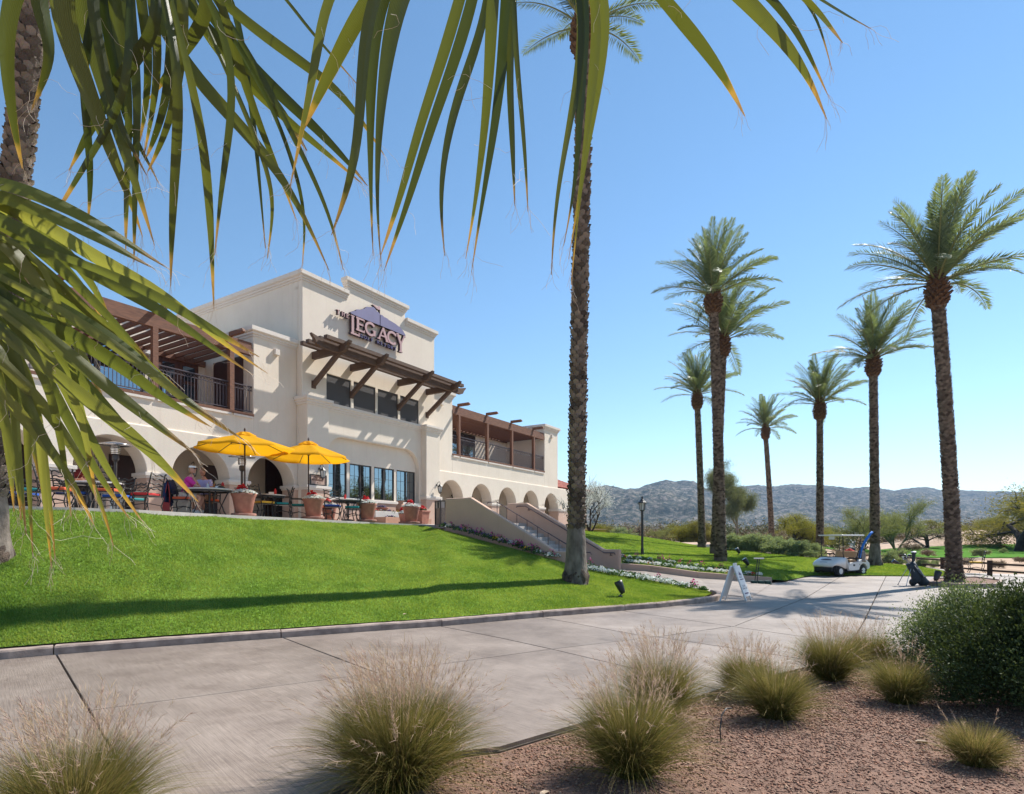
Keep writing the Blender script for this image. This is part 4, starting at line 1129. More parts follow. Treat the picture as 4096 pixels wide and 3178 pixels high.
# low wall holding the flower bed beside the path
lw = thing('low_retaining_wall', 'low pinkish stucco wall edging the flower bed beside the path', 'wall', (0, 0, 0))
A = [Vector((4.18, 23.42, .70)), Vector((5.4, 22.92, .62)), Vector((7.07, 22.45, .40)), Vector((8.6, 22.36, .28)), Vector((9.85, 22.34, .20))]
for a, b in zip(A, A[1:]):
    d = (b - a); d.z = 0; d.normalize(); nn = Vector((-d.y, d.x, 0)) * .18
    m = MB(); g = d * .004
    m.add([(a + g).xy.to_3d() + Vector((0, 0, -.2)), (b - g).xy.to_3d() + Vector((0, 0, -.2)), (b - g + nn).xy.to_3d() + Vector((0, 0, -.2)), (a + g + nn).xy.to_3d() + Vector((0, 0, -.2)), a + g, b - g, b - g + nn, a + g + nn],
          [(0, 3, 2, 1), (4, 5, 6, 7), (0, 1, 5, 4), (1, 2, 6, 5), (2, 3, 7, 6), (3, 0, 4, 7)])
    m.build('wall_section', ROSE, lw, bevel=.012)

# low wing with a red tile roof beyond the clubhouse
tb = thing('tiled_roof_building', 'low building with red clay tile roof beyond the clubhouse end', 'building', bw(24.6, 1.0, 0), BROT)
m = MB(); m.box(0.02, 4.1, .6, 8, -1.5, 3.05); m.build('wall', CREAM, tb)
m = MB(); m.box(2.5, 3.0, -.4, .1, -1.5, 1.2); m.build('pier', PINK, tb); m = MB(); m.box(2.53, 2.97, -.37, .07, 1.2, 3.0); m.build('pier_shaft', CREAM, tb)
m = MB(); m.add([(-2.4, -.6, 3.02), (4.6, -.6, 3.02), (4.6, 4.2, 4.75), (-2.4, 4.2, 4.75), (-2.4, -.6, 2.94), (4.6, -.6, 2.94), (4.6, 4.2, 4.67), (-2.4, 4.2, 4.67)], [(0, 1, 2, 3), (7, 6, 5, 4), (0, 4, 5, 1), (1, 5, 6, 2), (2, 6, 7, 3), (3, 7, 4, 0)])
rf = m.build('roof', WOODR, tb)
m = MB()
tile = [(.105 * math.cos(t), .105 * math.sin(t)) for t in np.linspace(0, PI, 7)]
vs = [(x, 0, z) for x, z in tile] + [(x * .86, .47, z * .86) for x, z in tile]
m.add(vs, [(i, i + 1, i + 8, i + 7) for i in range(6)] + [(0, 7, 13, 6)])
TILE = M('clay_roof_tile', (.42, .13, .085), .85, (.30, .09, .065), 1.2)
t0 = m.build('roof_tile', TILE, rf); first = True
ang = math.atan2(1.73, 4.8); rt = random.Random(9); cnt = 0
for i in range(28):
    for j in range(12):
        if cnt >= 300: break
        if j > 9: continue
        o = t0 if first else link('roof_tile', t0.data, rf); first = False; cnt += 1
        y = -.64 + j * .40
        o.location = (-2.28 + i * .25, y, 3.03 + (y + .6) * 1.73 / 4.8 + .012 + rt.uniform(-.008, .008)); o.rotation_euler = (ang + rt.uniform(-.03, .03), 0, rt.uniform(-.03, .03))
# ================================================================ TERRACE FURNITURE
def on_terrace(x, Y, dz=0):
    p = ax(x, Y); p.z = terrace_z(p.x, p.y) + .012 + dz; return p
CUSH = {'teal': M('teal_cushion', (.02, .27, .27), .8, (.015, .22, .22)), 'coral': M('coral_cushion', (.62, .11, .04), .8, (.55, .09, .03)), 'red': M('red_cushion', (.52, .025, .025), .8, (.45, .02, .02)),
        'blue': M('blue_cushion', (.015, .09, .42), .8, (.012, .07, .34)), 'yellow': M('yellow_cushion', (.72, .42, .04), .8, (.65, .37, .03))}
def build_chair(cmat):
    """wrought iron arm chair, front towards +y"""
    t = thing('patio_chair', 'x', 'chair')
    m = MB(); m.box(-.25, .25, -.24, .25, .425, .445); m.tube([(-.25, .25, .435), (.25, .25, .435), (.25, -.24, .435), (-.25, -.24, .435), (-.25, .25, .435)], .014, 5); m.build('seat', IRON, t)
    m = MB(); m.box(-.245, .245, -.22, .25, .447, .52); m.build('cushion', cmat, t, bevel=.022)
    for sx in (-1, 1):
        for sy in (-1, 1):
            g = MB(); g.tube([(sx * .25, sy * .235, .44), (sx * .27, sy * .275, .34), (sx * .235, sy * .235, .18), (sx * .25, sy * .28, .04), (sx * .27, sy * .31, .0)], .015, 5); g.build('leg', IRON, t, True)
        g = MB(); g.tube([(sx * .25, -.26, .70), (sx * .285, -.1, .70), (sx * .295, .12, .69), (sx * .29, .22, .66), (sx * .285, .23, .60), (sx * .285, .18, .59)], .016, 5)
        g.tube([(sx * .285, .10, .69), (sx * .285, .19, .56), (sx * .26, .12, .44)], .013, 5); g.build('armrest', IRON, t, True)
        g = MB(); g.tube([(sx * .24, -.24, .43), (sx * .245, -.27, .70), (sx * .24, -.34, .98), (sx * .25, -.37, 1.02), (sx * .27, -.35, 1.0)], .017, 5); g.build('back_upright', IRON, t, True)
    for z, dy in ((.62, -.262), (.74, -.283), (.86, -.308), (.97, -.337)):
        g = MB(); g.tube([(-.24 + .48 * i / 12, dy, z + .022 * math.sin(i / 12 * 4 * PI)) for i in range(13)], .017, 5); g.build('back_slat', IRON, t, True)
    m = MB(); m.tube([(-.24, -.23, .2), (0, 0, .25), (.24, .23, .2)], .011, 5); m.tube([(.24, -.23, .2), (0, 0, .26), (-.24, .23, .2)], .011, 5); m.build('stretcher', IRON, t, True)
    return t
protos = {}
def chair(color, x, Y, face, label, group='wrought iron chairs on the terrace', tall=1.0, p=None):
    """face: bearing of the seat front, degrees from +x"""
    if color not in protos:
        t = build_chair(CUSH[color]); protos[color] = t; KC[t] = None
        kids = kids_of(t); KC[color] = kids
    else: t = copy_tree(protos[color], KC[color])
    t.location = p if p is not None else on_terrace(x, Y); t.rotation_euler = (0, 0, R(face - 90)); t.scale = (1, 1, tall)
    tag(t, label, 'chair', group); return t
KC = {}
chair('teal', 1128, 19.3, 195, 'chair with teal cushion facing left, just right of the first yellow umbrella pole')
chair('yellow', 1052, 18.6, 60, 'chair with bright yellow cushion right behind the first flower pot')
chair('teal', 1196, 20.2, 15, 'chair with teal cushion half hidden left of the second flower pot')
chair('blue', 1331, 20.4, 100, 'chair with royal blue cushion, back to the lawn, right of the second pot')
chair('teal', 1412, 21.0, 190, 'chair with teal cushion facing left beside the third flower pot')
chair('blue', 1432, 22.3, 250, 'chair with blue cushion behind the teal one, left of the third flower pot')
chair('coral', 1300, 21.8, 20, 'chair with coral cushion partly hidden behind the second flower pot')
chair('coral', 222, 13.5, 20, 'chair with long coral cushion standing behind the palm leaf tips at the lawn edge')
chair('blue', 285, 14.6, 95, 'chair with blue cushion left of the long white table')
chair('coral', 428, 13.9, 100, 'chair with coral cushion in front of the white table on the left')
chair('red', 585, 15.2, 172, 'chair with bright red cushion standing alone before the arcade pier')
chair('teal', 128, 13.8, 30, 'chair with teal cushion farthest left on the terrace')
chair('teal', 528, 17.2, 250, 'chair with teal cushion in the shade behind the red cushioned chair')
chair('blue', 470, 15.9, 265, 'chair with a dark ladder back at the far side of the white table')
chair('blue', 95, 15.0, 20, 'chair with dark blue cushion in the shade at the far left')

def table(x, Y, r, label, sx=1.0):
    t = thing('patio_table', label, 'table', on_terrace(x, Y), 0, 'round tables on the terrace')
    m = MB(); m.lathe([(r * .2, .715), (r * .96, .715), (r, .725), (r, .745), (r * .98, .755), (r * .2, .755)], 32); o = m.build('table_top', TABLET, t); o.scale = (sx, 1, 1)
    m = MB(); m.lathe([(r * .9, .66), (r * .93, .66), (r * .93, .712), (r * .9, .712)], 32, cap=False); o = m.build('apron', IRON, t); o.scale = (sx, 1, 1)
    for j in range(4):
        a = PI / 4 + PI / 2 * j; c, s = math.cos(a) * sx, math.sin(a)
        g = MB(); g.tube([(r * .85 * c, r * .85 * s, .70), (r * .70 * c, r * .70 * s, .5), (r * .55 * c, r * .55 * s, .3), (r * .66 * c, r * .66 * s, .1), (r * .8 * c, r * .8 * s, 0)], .018, 5); g.build('leg', IRON, t, True)
    m = MB(); m.tube([(0, 0, .06), (0, 0, .7)], .03, 8); m.lathe([(.22, 0), (.2, .04), (.05, .06)], 12); m.build('centre_post', IRON, t)
    return t
T1 = table(838, 16.75, .60, 'round table at which the couple is seated')
T2 = table(1072, 19.1, .55, 'round table between the first and second flower pots')
T3 = table(1392, 21.2, .55, 'round white table between the second and third flower pots')
T0 = table(372, 14.9, .62, 'long white table seen between the hanging palm leaves', 1.15)

# things on the tables
def tabletop(tb, dx, dy): return tb.location + Vector((dx, dy, .757))
def glass(tb, dx, dy, mat, label, h=.14):
    o = MB(); o.lathe([(.03, 0), (.036, h), (.033, h), (.028, .01)], 10)
    t = thing('drinking_glass', label, 'glass', tabletop(tb, dx, dy)); o.build('tumbler', mat, t)
    m = MB(); m.tube([(0, 0, .02), (.02, .01, h + .06)], .004, 5); m.build('straw', YELF, t); return t
TEA = M('iced_tea', (.30, .09, .02), .15, (.25, .07, .015)); ICE = M('clear_tumbler', (.55, .58, .58), .1, (.45, .48, .48))
glass(T1, -.30, -.10, TEA, 'glass of iced tea in front of the woman in pink')
glass(T1, -.02, -.05, ICE, 'water glass in front of the man in the checked shirt')
glass(T1, .10, .05, TEA, 'second glass of iced tea near the middle of the table')
cap_t = thing('dark_cap', 'dark cap lying on the right side of the couple\'s table', 'cap', tabletop(T1, .36, -.05))
m = MB(); m.lathe([(.10, 0), (.10, .03), (.07, .075), (.02, .09)], 12); m.build('crown', BLACKP, cap_t, True); m = MB(); m.add([(.08, -.07, .015), (.19, -.04, .01), (.19, .04, .01), (.08, .07, .015), (.08, -.07, .005), (.19, -.04, 0), (.19, .04, 0), (.08, .07, .005)], [(0, 1, 2, 3), (7, 6, 5, 4), (0, 4, 5, 1), (1, 5, 6, 2), (2, 6, 7, 3), (3, 7, 4, 0)]); m.build('peak', BLACKP, cap_t)
def caddy(tb, dx, dy, label):
    t = thing('condiment_caddy', label, 'caddy', tabletop(tb, dx, dy))
    m = MB(); m.box(-.08, .08, -.05, .05, 0, .09); m.build('packet_box', WHITEP, t, bevel=.006); m = MB(); m.box(.09, .15, -.03, .03, 0, .17); m.lathe([(.02, .17), (.012, .21)], 8, (.12, 0, 0)); m.build('ketchup_bottle', CUSH['red'], t, bevel=.01)
caddy(T2, .12, .0, 'white packet box and red bottle on the table behind the first pot'); caddy(T3, -.22, .0, 'white packet box and red bottle on the table behind the second pot'); caddy(T1, .2, .12, 'small white box with red bottle on the couple\'s table')

# umbrellas
YEL = None
def yel_mat():
    m, nt, n, l, p = new_mat('yellow_canvas')
    p.inputs['Base Color'].default_value = (.80, .40, .012, 1); p.inputs['Roughness'].default_value = .85; p.inputs['Specular IOR Level'].default_value = .15
    tr = n.new('ShaderNodeBsdfTranslucent'); tr.inputs['Color'].default_value = (.85, .43, .01, 1)
    mx = n.new('ShaderNodeMixShader'); mx.inputs[0].default_value = .42
    tc = n.new('ShaderNodeTexCoord'); t = n.new('ShaderNodeTexNoise'); t.inputs['Scale'].default_value = 3; t.inputs['Detail'].default_value = 4
    b = n.new('ShaderNodeBump'); b.inputs['Strength'].default_value = .25; b.inputs['Distance'].default_value = .05
    l.new(tc.outputs['Object'], t.inputs['Vector']); l.new(t.outputs['Fac'], b.inputs['Height']); l.new(b.outputs[0], p.inputs['Normal'])
    l.new(p.outputs[0], mx.inputs[1]); l.new(tr.outputs[0], mx.inputs[2]); l.new(mx.outputs[0], n['Material Output'].inputs['Surface'])
    return m
YEL = yel_mat()
PWOOD = M('umbrella_pole_wood', (.055, .025, .015), .5, (.04, .018, .011), 10)
def umbrella(x, Y, label, rr, zrim, ztop, rot):
    t = thing('patio_umbrella', label, 'umbrella', on_terrace(x, Y), rot, 'yellow patio umbrellas')
    n = 8
    m = MB(); vs, fs = [], []; SEG = 6; RAD = 7
    for i in range(RAD + 1):
        f_ = .10 + .90 * i / RAD
        for k in range(n * SEG):
            a0 = 2 * PI * (k // SEG) / n; a1 = 2 * PI * (k // SEG + 1) / n; w = (k % SEG) / SEG
            q = Vector((math.cos(a0), math.sin(a0))).lerp(Vector((math.cos(a1), math.sin(a1))), w) * rr * f_
            sag = math.sin(w * PI) * .05 * f_ * (1.0 - .3 * f_)
            vs.append((q.x * (1 - .02 * math.sin(w * PI)), q.y * (1 - .02 * math.sin(w * PI)), ztop - .10 - (ztop - .1 - zrim) * f_ ** 1.12 - sag))
    W = n * SEG
    for i in range(RAD):
        for k in range(W): fs.append((i * W + k, i * W + (k + 1) % W, (i + 1) * W + (k + 1) % W, (i + 1) * W + k))
    o0 = len(vs)      # short hanging hem
    for k in range(W):
        v = vs[RAD * W + k]; vs.append((v[0] * 1.004, v[1] * 1.004, v[2] - .05))
    for k in range(W): fs.append((RAD * W + k, RAD * W + (k + 1) % W, o0 + (k + 1) % W, o0 + k))
    m.add(vs, fs); m.build('canopy', YEL, t, True)
    m = MB(); vs = [(0, 0, ztop - .03)]; 
    for k in range(16):
        a = 2 * PI * k / 16; rv = rr * (.24 if k % 2 == 0 else .215); vs.append((rv * math.cos(a), rv * math.sin(a), ztop - .155 - (.03 if k % 2 else 0)))
    for k in range(16):
        a = 2 * PI * k / 16; rv = rr * .105; vs.append((rv * math.cos(a), rv * math.sin(a), ztop - .055))
    m.add(vs, [(0, 17 + k, 17 + (k + 1) % 16) for k in range(16)] + [(17 + k, 1 + k, 1 + (k + 1) % 16, 17 + (k + 1) % 16) for k in range(16)]); m.build('vent_cap', YEL, t)
    m = MB(); m.tube([(0, 0, 0), (0, 0, ztop + .02)], .024, 8); m.lathe([(.022, ztop), (.03, ztop + .03), (.012, ztop + .08)], 8); m.build('pole', PWOOD, t)
    m = MB(); m.lathe([(.06, -.05), (.075, 0), (.06, .06)], 10, (0, 0, zrim + .13)); m.build('runner_hub', PWOOD, t)
    for k in range(n):
        a = 2 * PI * k / n; c, s = math.cos(a), math.sin(a)
        g = MB(); zz = lambda f_: ztop - .125 - (ztop - .1 - zrim) * f_ ** 1.12
        g.tube([(c * rr * f_, s * rr * f_, zz(f_)) for f_ in (.08, .35, .7, .985)], .012, 5); r_ = g.build('rib', PWOOD, t)
        g = MB(); g.tube([(c * .07, s * .07, zrim + .13), (c * rr * .55, s * rr * .55, zz(.55))], .012, 5); g.build('strut', PWOOD, r_)
    m = MB(); m.lathe([(.26, 0), (.26, .05), (.22, .08), (.05, .10), (.04, .3)], 16); m.build('base', IRON, t)
    return t
umbrella(979, 17.9, 'larger looking yellow umbrella nearer the seated couple', 1.43, 2.10, 2.62, .2)
umbrella(1234, 20.1, 'yellow umbrella standing in front of the wall plaque', 1.40, 2.10, 2.70, .55)

# patio heaters
def heater(x, Y, label):
    t = thing('patio_heater', label, 'heater', on_terrace(x, Y), 0, 'gas patio heaters')
    m = MB(); m.lathe([(.23, 0), (.23, .5), (.20, .55), (.05, .58)], 16); m.build('tank_housing', STEEL, t)
    m = MB(); m.tube([(0, 0, .55), (0, 0, 1.62)], .04, 10); m.build('pole', FRAME, t)
    m = MB(); m.lathe([(.25, .98), (.25, 1.0), (.04, 1.0)], 18); m.build('ring_table', FRAME, t)
    m = MB(); m.lathe([(.05, 1.55), (.09, 1.6), (.09, 1.72), (.06, 1.74)], 12); m.build('burner_box', FRAME, t)
    m = MB(); m.lathe([(.11, 1.76), (.125, 1.92), (.11, 2.0)], 14); m.build('emitter_cage', CHROME, t)
    m = MB()
    for z in (1.79, 1.84, 1.89, 1.94): m.lathe([(.128, z), (.128, z + .012)], 14, cap=False)
    m.build('cage_bars', IRON, t)
    m = MB(); m.lathe([(.41, 2.02), (.40, 2.035), (.2, 2.09), (.05, 2.12), (.05, 2.10), (.2, 2.075)], 24); m.build('reflector', CHROME, t, True)
heater(968, 19.4, 'tall patio heater with a steel dish under the first umbrella')
heater(462, 16.9, 'patio heater in the shade of the arch at left')

# flowers, pots
def flower_heads(center, rx, ry, h, count, mat, size, seed, name, parent, leafm=None):
    rg = random.Random(seed); m = MB()
    for _ in range(count):
        a = rg.uniform(0, 2 * PI); r_ = math.sqrt(rg.random())
        x, y = rx * r_ * math.cos(a), ry * r_ * math.sin(a)
        z = h * (1 - r_ * r_ * .75) * rg.uniform(.7, 1.05)
        c = Vector(center) + Vector((x, y, z))
        for _p in range(4):
            d = Vector((rg.uniform(-1, 1), rg.uniform(-1, 1), rg.uniform(.1, 1))).normalized()
            u = d.orthogonal().normalized() * size; v = d.cross(u).normalized() * size
            q = c + d * size * .4
            m.add([q - u * .9, q + v * .7, q + u * .9, q - v * .7], [(0, 1, 2, 3)])
    return m.build(name, mat, parent, fix=False)
def pot(x, Y, label, seed, r=.345, h=.66, red=True, zz=None):
    t = thing('flower_pot', label, 'flower pot', on_terrace(x, Y) if zz is None else zz, 0, 'terracotta pots of flowers')
    m = MB(); m.lathe([(r * .95, 0), (r * 1.0, .02), (r * 1.0, .07), (r * .93, .08)], 24); m.build('saucer', SAUCER, t)
    m = MB(); m.lathe([(r * .62, .08), (r * .66, .1), (r * .90, h * .80), (r * .93, h * .84), (r * 1.0, h * .93), (r * 1.02, h), (r * .92, h), (r * .86, h * .9)], 28); m.build('pot', TERRA, t, True)
    m = MB(); m.lathe([(.02, h * .92), (r * .88, h * .92)], 20, cap=False); m.build('soil', SOIL, t)
    flower_heads((0, 0, h * .94), r * .8, r * .8, .12, 150, BEDG, .035, seed, 'leaves', t)
    m = flower_heads((0, 0, h * .95), r * 1.06, r * 1.06, .17, 420, WHITEF, .024, seed + 1, 'white_flowers', t)
    if red: flower_heads((-.05, 0, h * .97), r * .55, r * .55, .30, 95, RED, .032, seed + 2, 'red_flowers', t)
    return t
pot(975, 17.25, 'terracotta pot of red and white flowers nearest the couple\'s table', 1)
pot(1254, 19.45, 'terracotta pot of red and white flowers below the wall plaque', 5)
pot(1468, 21.5, 'terracotta pot of red and white flowers left of the planter trough', 9)
pot(1645, 23.2, 'terracotta pot of red and white flowers right of the planter trough', 13)
pot(1316, 22.4, 'terracotta pot of red and white flowers behind the blue cushioned chair', 17, .30, .58)
pot(1613, 25.2, 'small terracotta pot of white flowers behind the planter trough', 21, .2, .42)
pot(2330, 30.3, 'low terracotta pot of red and white flowers behind the far cheek wall', 25, .42, .55, zz=on_terrace(2312, 30.3))
# square pot
t = thing('square_planter', 'square pink terracotta planter of red flowers beside the right pilaster', 'planter', on_terrace(1686, 25.2), BROT)
m = MB(); m.add([(-.2, -.2, 0), (.2, -.2, 0), (.2, .2, 0), (-.2, .2, 0), (-.25, -.25, .5), (.25, -.25, .5), (.25, .25, .5), (-.25, .25, .5)], [(0, 3, 2, 1), (4, 5, 6, 7), (0, 1, 5, 4), (1, 2, 6, 5), (2, 3, 7, 6), (3, 0, 4, 7)]); m.build('box', TERRA, t, bevel=.01)
m = MB(); m.box(-.275, .275, -.275, .275, .50, .57); m.build('rim', TERRA, t, bevel=.01)
flower_heads((0, 0, .56), .24, .24, .1, 60, BEDG, .04, 30, 'leaves', t); flower_heads((0, 0, .58), .22, .22, .2, 90, RED, .032, 31, 'red_flowers', t)
# two tier planter
t = thing('planter_trough', 'two tier stone trough of pansies under the lower windows', 'planter', bw(4.35, -1.05, -.02), BROT)
for (a, b, c, d, z0, z1) in ((-1.3, 1.75, -.55, .55, -.3, .30), (-1.2, 1.6, .15, .62, .30, .58)):
    m = MB(); m.plate([[(a, c), (b, c), (b, d), (a, d)], [(a + .06, c + .06), (b - .06, c + .06), (b - .06, d - .06), (a + .06, d - .06)]], lambda x, y, z: (x, y, z), z0, z1); m.build('trough', CLAY if z0 < 0 else TRIM, t, bevel=.01)
    m = MB(); m.box(a + .05, b - .05, c + .05, d - .05, z1 - .12, z1 - .06); m.build('soil', SOIL, t)
for k, (mt_, x, z, y) in enumerate(((YELF, .6, .58, .35), (PURF, -.1, .58, .35), (WHITEF, -.75, .58, .35), (PURF, .95, .3, -.3), (WHITEF, .0, .3, -.35), (PURF, -.7, .3, -.3), (YELF, 1.4, .3, -.3), (MAGF, .4, .3, -.3), (RED, -.9, .58, .35))):
    flower_heads((x, y, z - .05), .42, .16, .14, 40, mt_, .03, 50 + k, 'pansies', t); flower_heads((x, y, z - .06), .48, .2, .1, 50, BEDG, .04, 80 + k, 'leaves', t)
t = thing('clay_urn', 'wide mouthed clay urn standing at the back of the planter trough', 'urn', bw(5.05, -.62, .56), BROT)
m = MB(); m.lathe([(.12, 0), (.22, .10), (.24, .22), (.17, .36), (.10, .44), (.12, .48), (.21, .55), (.20, .55), (.10, .47)], 22); m.build('body', CLAY, t, True)
t = thing('flower_bowl', 'shallow clay bowl of pansies left of the urn', 'flower pot', bw(3.9, -.55, .565), BROT)
m = MB(); m.lathe([(.12, 0), (.28, .13), (.30, .17), (.26, .16)], 20); m.build('bowl', TERRA, t, True); flower_heads((0, 0, .14), .25, .25, .12, 40, PURF, .035, 120, 'pansies', t); flower_heads((0, 0, .12), .26, .26, .1, 50, BEDG, .045, 121, 'leaves', t)

# litter receptacle
AGG = M('exposed_aggregate', (.36, .29, .23), .9, (.12, .10, .085), 55, 3, bump=.7, bscale=70, dist=.01)
t = thing('trash_receptacle', 'square trash receptacle with pebbled panels at the top of the stairs', 'trash can', Vector((-2.72, 23.75, 2.19)), R(28))
m = MB(); m.box(-.26, .26, -.26, .26, 0.03, .70); m.build('aggregate_panel', AGG, t)
m = MB()
for sx in (-1, 1):
    for sy in (-1, 1): m.box(sx * .28 - .025, sx * .28 + .025, sy * .28 - .025, sy * .28 + .025, 0, .98)
m.box(-.30, .30, -.30, .30, 0, .05); m.build('corner_frame', FRAME, t)
m = MB(); m.box(-.24, .24, -.24, .24, .70, .92); m.build('hood', DARKIN, t)
m = MB()
for s in (-1, 1):
    m.box(-.255, -.10, s * .262 - .012, s * .262 + .012, .70, .95); m.box(.10, .255, s * .262 - .012, s * .262 + .012, .70, .95); m.box(s * .262 - .012, s * .262 + .012, -.255, -.10, .70, .95); m.box(s * .262 - .012, s * .262 + .012, .10, .255, .70, .95)
m.build('hood_panel', CONC, t); m = MB(); m.box(-.31, .31, -.31, .31, .95, 1.0); m.build('lid', FRAME, t, bevel=.008)

# ================================================================ PEOPLE
def skinmat(name, c): return M(name, c, .55, tuple(v * .88 for v in c), 8, spec=.4)
SKIN_W = skinmat('fair_skin', (.55, .30, .22)); SKIN_M = skinmat('tanned_skin', (.50, .25, .17))
def skin(name, pts, edges, rad, mat, parent, root=0, sub=2):
    me = bpy.data.meshes.new(name); me.from_pydata([tuple(p) for p in pts], edges, [])
    me.materials.append(mat); o = link(name, me, parent)
    o.modifiers.new('skin', 'SKIN')
    sv = me.skin_vertices[0].data
    for i, r in enumerate(rad):
        r = r if isinstance(r, (tuple, list)) else (r, r)
        sv[i].radius = r; sv[i].use_root = (i == root)
    s = o.modifiers.new('sub', 'SUBSURF'); s.levels = sub; s.render_levels = sub
    o.modifiers['skin'].use_smooth_shade = True
    return o
def chain(P, idx): return [(a, b) for a, b in zip(idx, idx[1:])]
def hand(pts, edges, rad, wrist, palm_dir, up, curl, s=1.0):
    """palm and five bent fingers grown from the wrist vertex"""
    d = Vector(palm_dir).normalized(); n = Vector(up).normalized(); side = d.cross(n).normalized()
    W = Vector(pts[wrist]); pc = W + d * .055 * s
    i0 = len(pts); pts.append(pc); rad.append((.036 * s, .018 * s)); edges.append((wrist, i0))
    for k, (off, L) in enumerate(((-.030, .072), (-.010, .082), (.010, .076), (.029, .06))):
        b = W + d * .095 * s + side * off * s
        p1 = b + d * L * .45 * s - n * curl * .010 * s; p2 = b + d * L * .8 * s - n * curl * .03 * s; 
        j = len(pts); pts += [b, p1, p2]; rad += [.0095 * s, .0085 * s, .007 * s]; edges += [(i0, j), (j, j + 1), (j + 1, j + 2)]
    j = len(pts); b = W + d * .035 * s - side * .038 * s
    pts += [b, b + (d * .6 - side * .5 - n * .35) * .05 * s]; rad += [.011 * s, .009 * s]; edges += [(i0, j), (j, j + 1)]

def head(parent, base, fwd, mat, hairmat, style, s=1.0):
    """head with face, its pieces children of the person"""
    f_ = Vector(fwd).normalized(); sd = Vector((f_.y, -f_.x, 0)).normalized(); up = sd.cross(f_).normalized()
    mx = Matrix((sd, f_, up)).transposed()
    def P(x, y, z): return Vector(base) + mx @ Vector((x, y, z)) * s
    return P
def ellip(m, P, c, r, nu=14, nv=10, squeeze=None, zmin=-1.0):
    vs, fs = [], []
    for i in range(nv + 1):
        t = PI * i / nv; zz = math.cos(t)
        for j in range(nu):
            a = 2 * PI * j / nu; x, y, z = math.sin(t) * math.cos(a), math.sin(t) * math.sin(a), max(zz, zmin)
            k = squeeze(x, y, z) if squeeze else 1
            vs.append(P(c[0] + r[0] * x * k, c[1] + r[1] * y * k, c[2] + r[2] * z))
    for i in range(nv):
        for j in range(nu): fs.append((i * nu + j, (i + 1) * nu + j, (i + 1) * nu + (j + 1) % nu, i * nu + (j + 1) % nu))
    m.add(vs, fs)
HAIRB = M('blonde_hair', (.38, .24, .11), .6, (.28, .17, .08), 30); HAIRG = M('sandy_brown_hair', (.22, .13, .075), .6, (.15, .09, .05), 30)
LENS = M('sunglass_lens', (.008, .008, .009), .12, (.012, .012, .012))
def make_head(parent, base, fwd, mat, hairmat, visor=None, glasses=True, hair_long=False):
    P = head(parent, base, fwd, mat, hairmat, None)
    m = MB(); ellip(m, P, (0, 0, .115), (.075, .095, .118), squeeze=lambda x, y, z: 1.0 - .22 * max(0, -z) ** 1.5)
    m.tube([P(0, .085, .135), P(0, .112, .10), P(0, .098, .085)], [.010, .016, .012], 6)     # nose
    for s in (-1, 1): ellip(m, P, (s * .076, -.005, .115), (.012, .022, .032), 8, 6)
    ellip(m, P, (0, .078, .055), (.028, .014, .009), 8, 6)
    ellip(m, P, (0, .06, .02), (.035, .03, .022), 8, 6); m.build('head', mat, parent, True)
    m = MB(); ellip(m, P, (0, -.018, .145), (.082, .096, .105), zmin=-.25)
    if hair_long: ellip(m, P, (0, -.07, .07), (.07, .045, .085))
    m.build('hair', hairmat, parent, True)
    if glasses:
        m = MB()
        for s in (-1, 1): ellip(m, P, (s * .034, .088, .135), (.028, .012, .021), 8, 6)
        m.tube([P(-.075, .02, .14), P(-.06, .085, .14), P(.06, .085, .14), P(.075, .02, .14)], .004, 4); m.build('sunglasses', LENS, parent, True)
    else:
        m = MB()
        for s in (-1, 1): ellip(m, P, (s * .03, .089, .132), (.012, .006, .007), 6, 5)
        m.build('eyes', LENS, parent, True)
    if visor:
        m = MB(); k = 18; vs = []
        for rr_, z in ((.0865, .150), (.0875, .205)):
            for j in range(k): a = 2 * PI * j / k; vs.append(P(rr_ * math.cos(a), -.012 + rr_ * 1.16 * math.sin(a), z))
        m.add(vs, [(j, (j + 1) % k, k + (j + 1) % k, k + j) for j in range(k)])
        pk = [(a, 0) for a in np.linspace(R(25), R(155), 10)]
        vs = [P(.086 * math.cos(a), -.012 + .100 * math.sin(a), .165) for a, _ in pk] + [P(.098 * math.cos(a), .03 + .145 * math.sin(a), .150) for a, _ in pk]
        m.add(vs, [(j, j + 1, 11 + j, 10 + j) for j in range(9)]); m.build('visor', visor, parent)

def checked():
    m, nt, n, l, p = new_mat('checked_shirt')
    tc = n.new('ShaderNodeTexCoord'); p.inputs['Roughness'].default_value = .85
    ad = []
    for ax_ in ('X', 'Z'):
        w = n.new('ShaderNodeTexWave'); w.bands_direction = ax_; w.inputs['Scale'].default_value = 9; w.inputs['Distortion'].default_value = .5
        l.new(tc.outputs['Object'], w.inputs['Vector']); r = n.new('ShaderNodeValToRGB'); r.color_ramp.elements[0].position = .55; r.color_ramp.elements[1].position = .75
        r.color_ramp.elements[0].color = (.66, .68, .78, 1); r.color_ramp.elements[1].color = (.34, .30, .55, 1) if ax_ == 'X' else (.48, .38, .55, 1)
        l.new(w.outputs['Color'], r.inputs[0]); ad.append(r)
    mx = n.new('ShaderNodeMix'); mx.data_type = 'RGBA'; mx.blend_type = 'MULTIPLY'; mx.inputs[0].default_value = 1
    l.new(ad[0].outputs[0], mx.inputs[6]); l.new(ad[1].outputs[0], mx.inputs[7])
    hs = n.new('ShaderNodeHueSaturation'); hs.inputs['Value'].default_value = 1.25; l.new(mx.outputs[2], hs.inputs['Color']); l.new(hs.outputs[0], p.inputs['Base Color'])
    return m
PINKS = M('magenta_shirt', (.62, .03, .30), .8, (.55, .025, .26), 8, bump=.2, bscale=12, dist=.02); CHECK = checked()
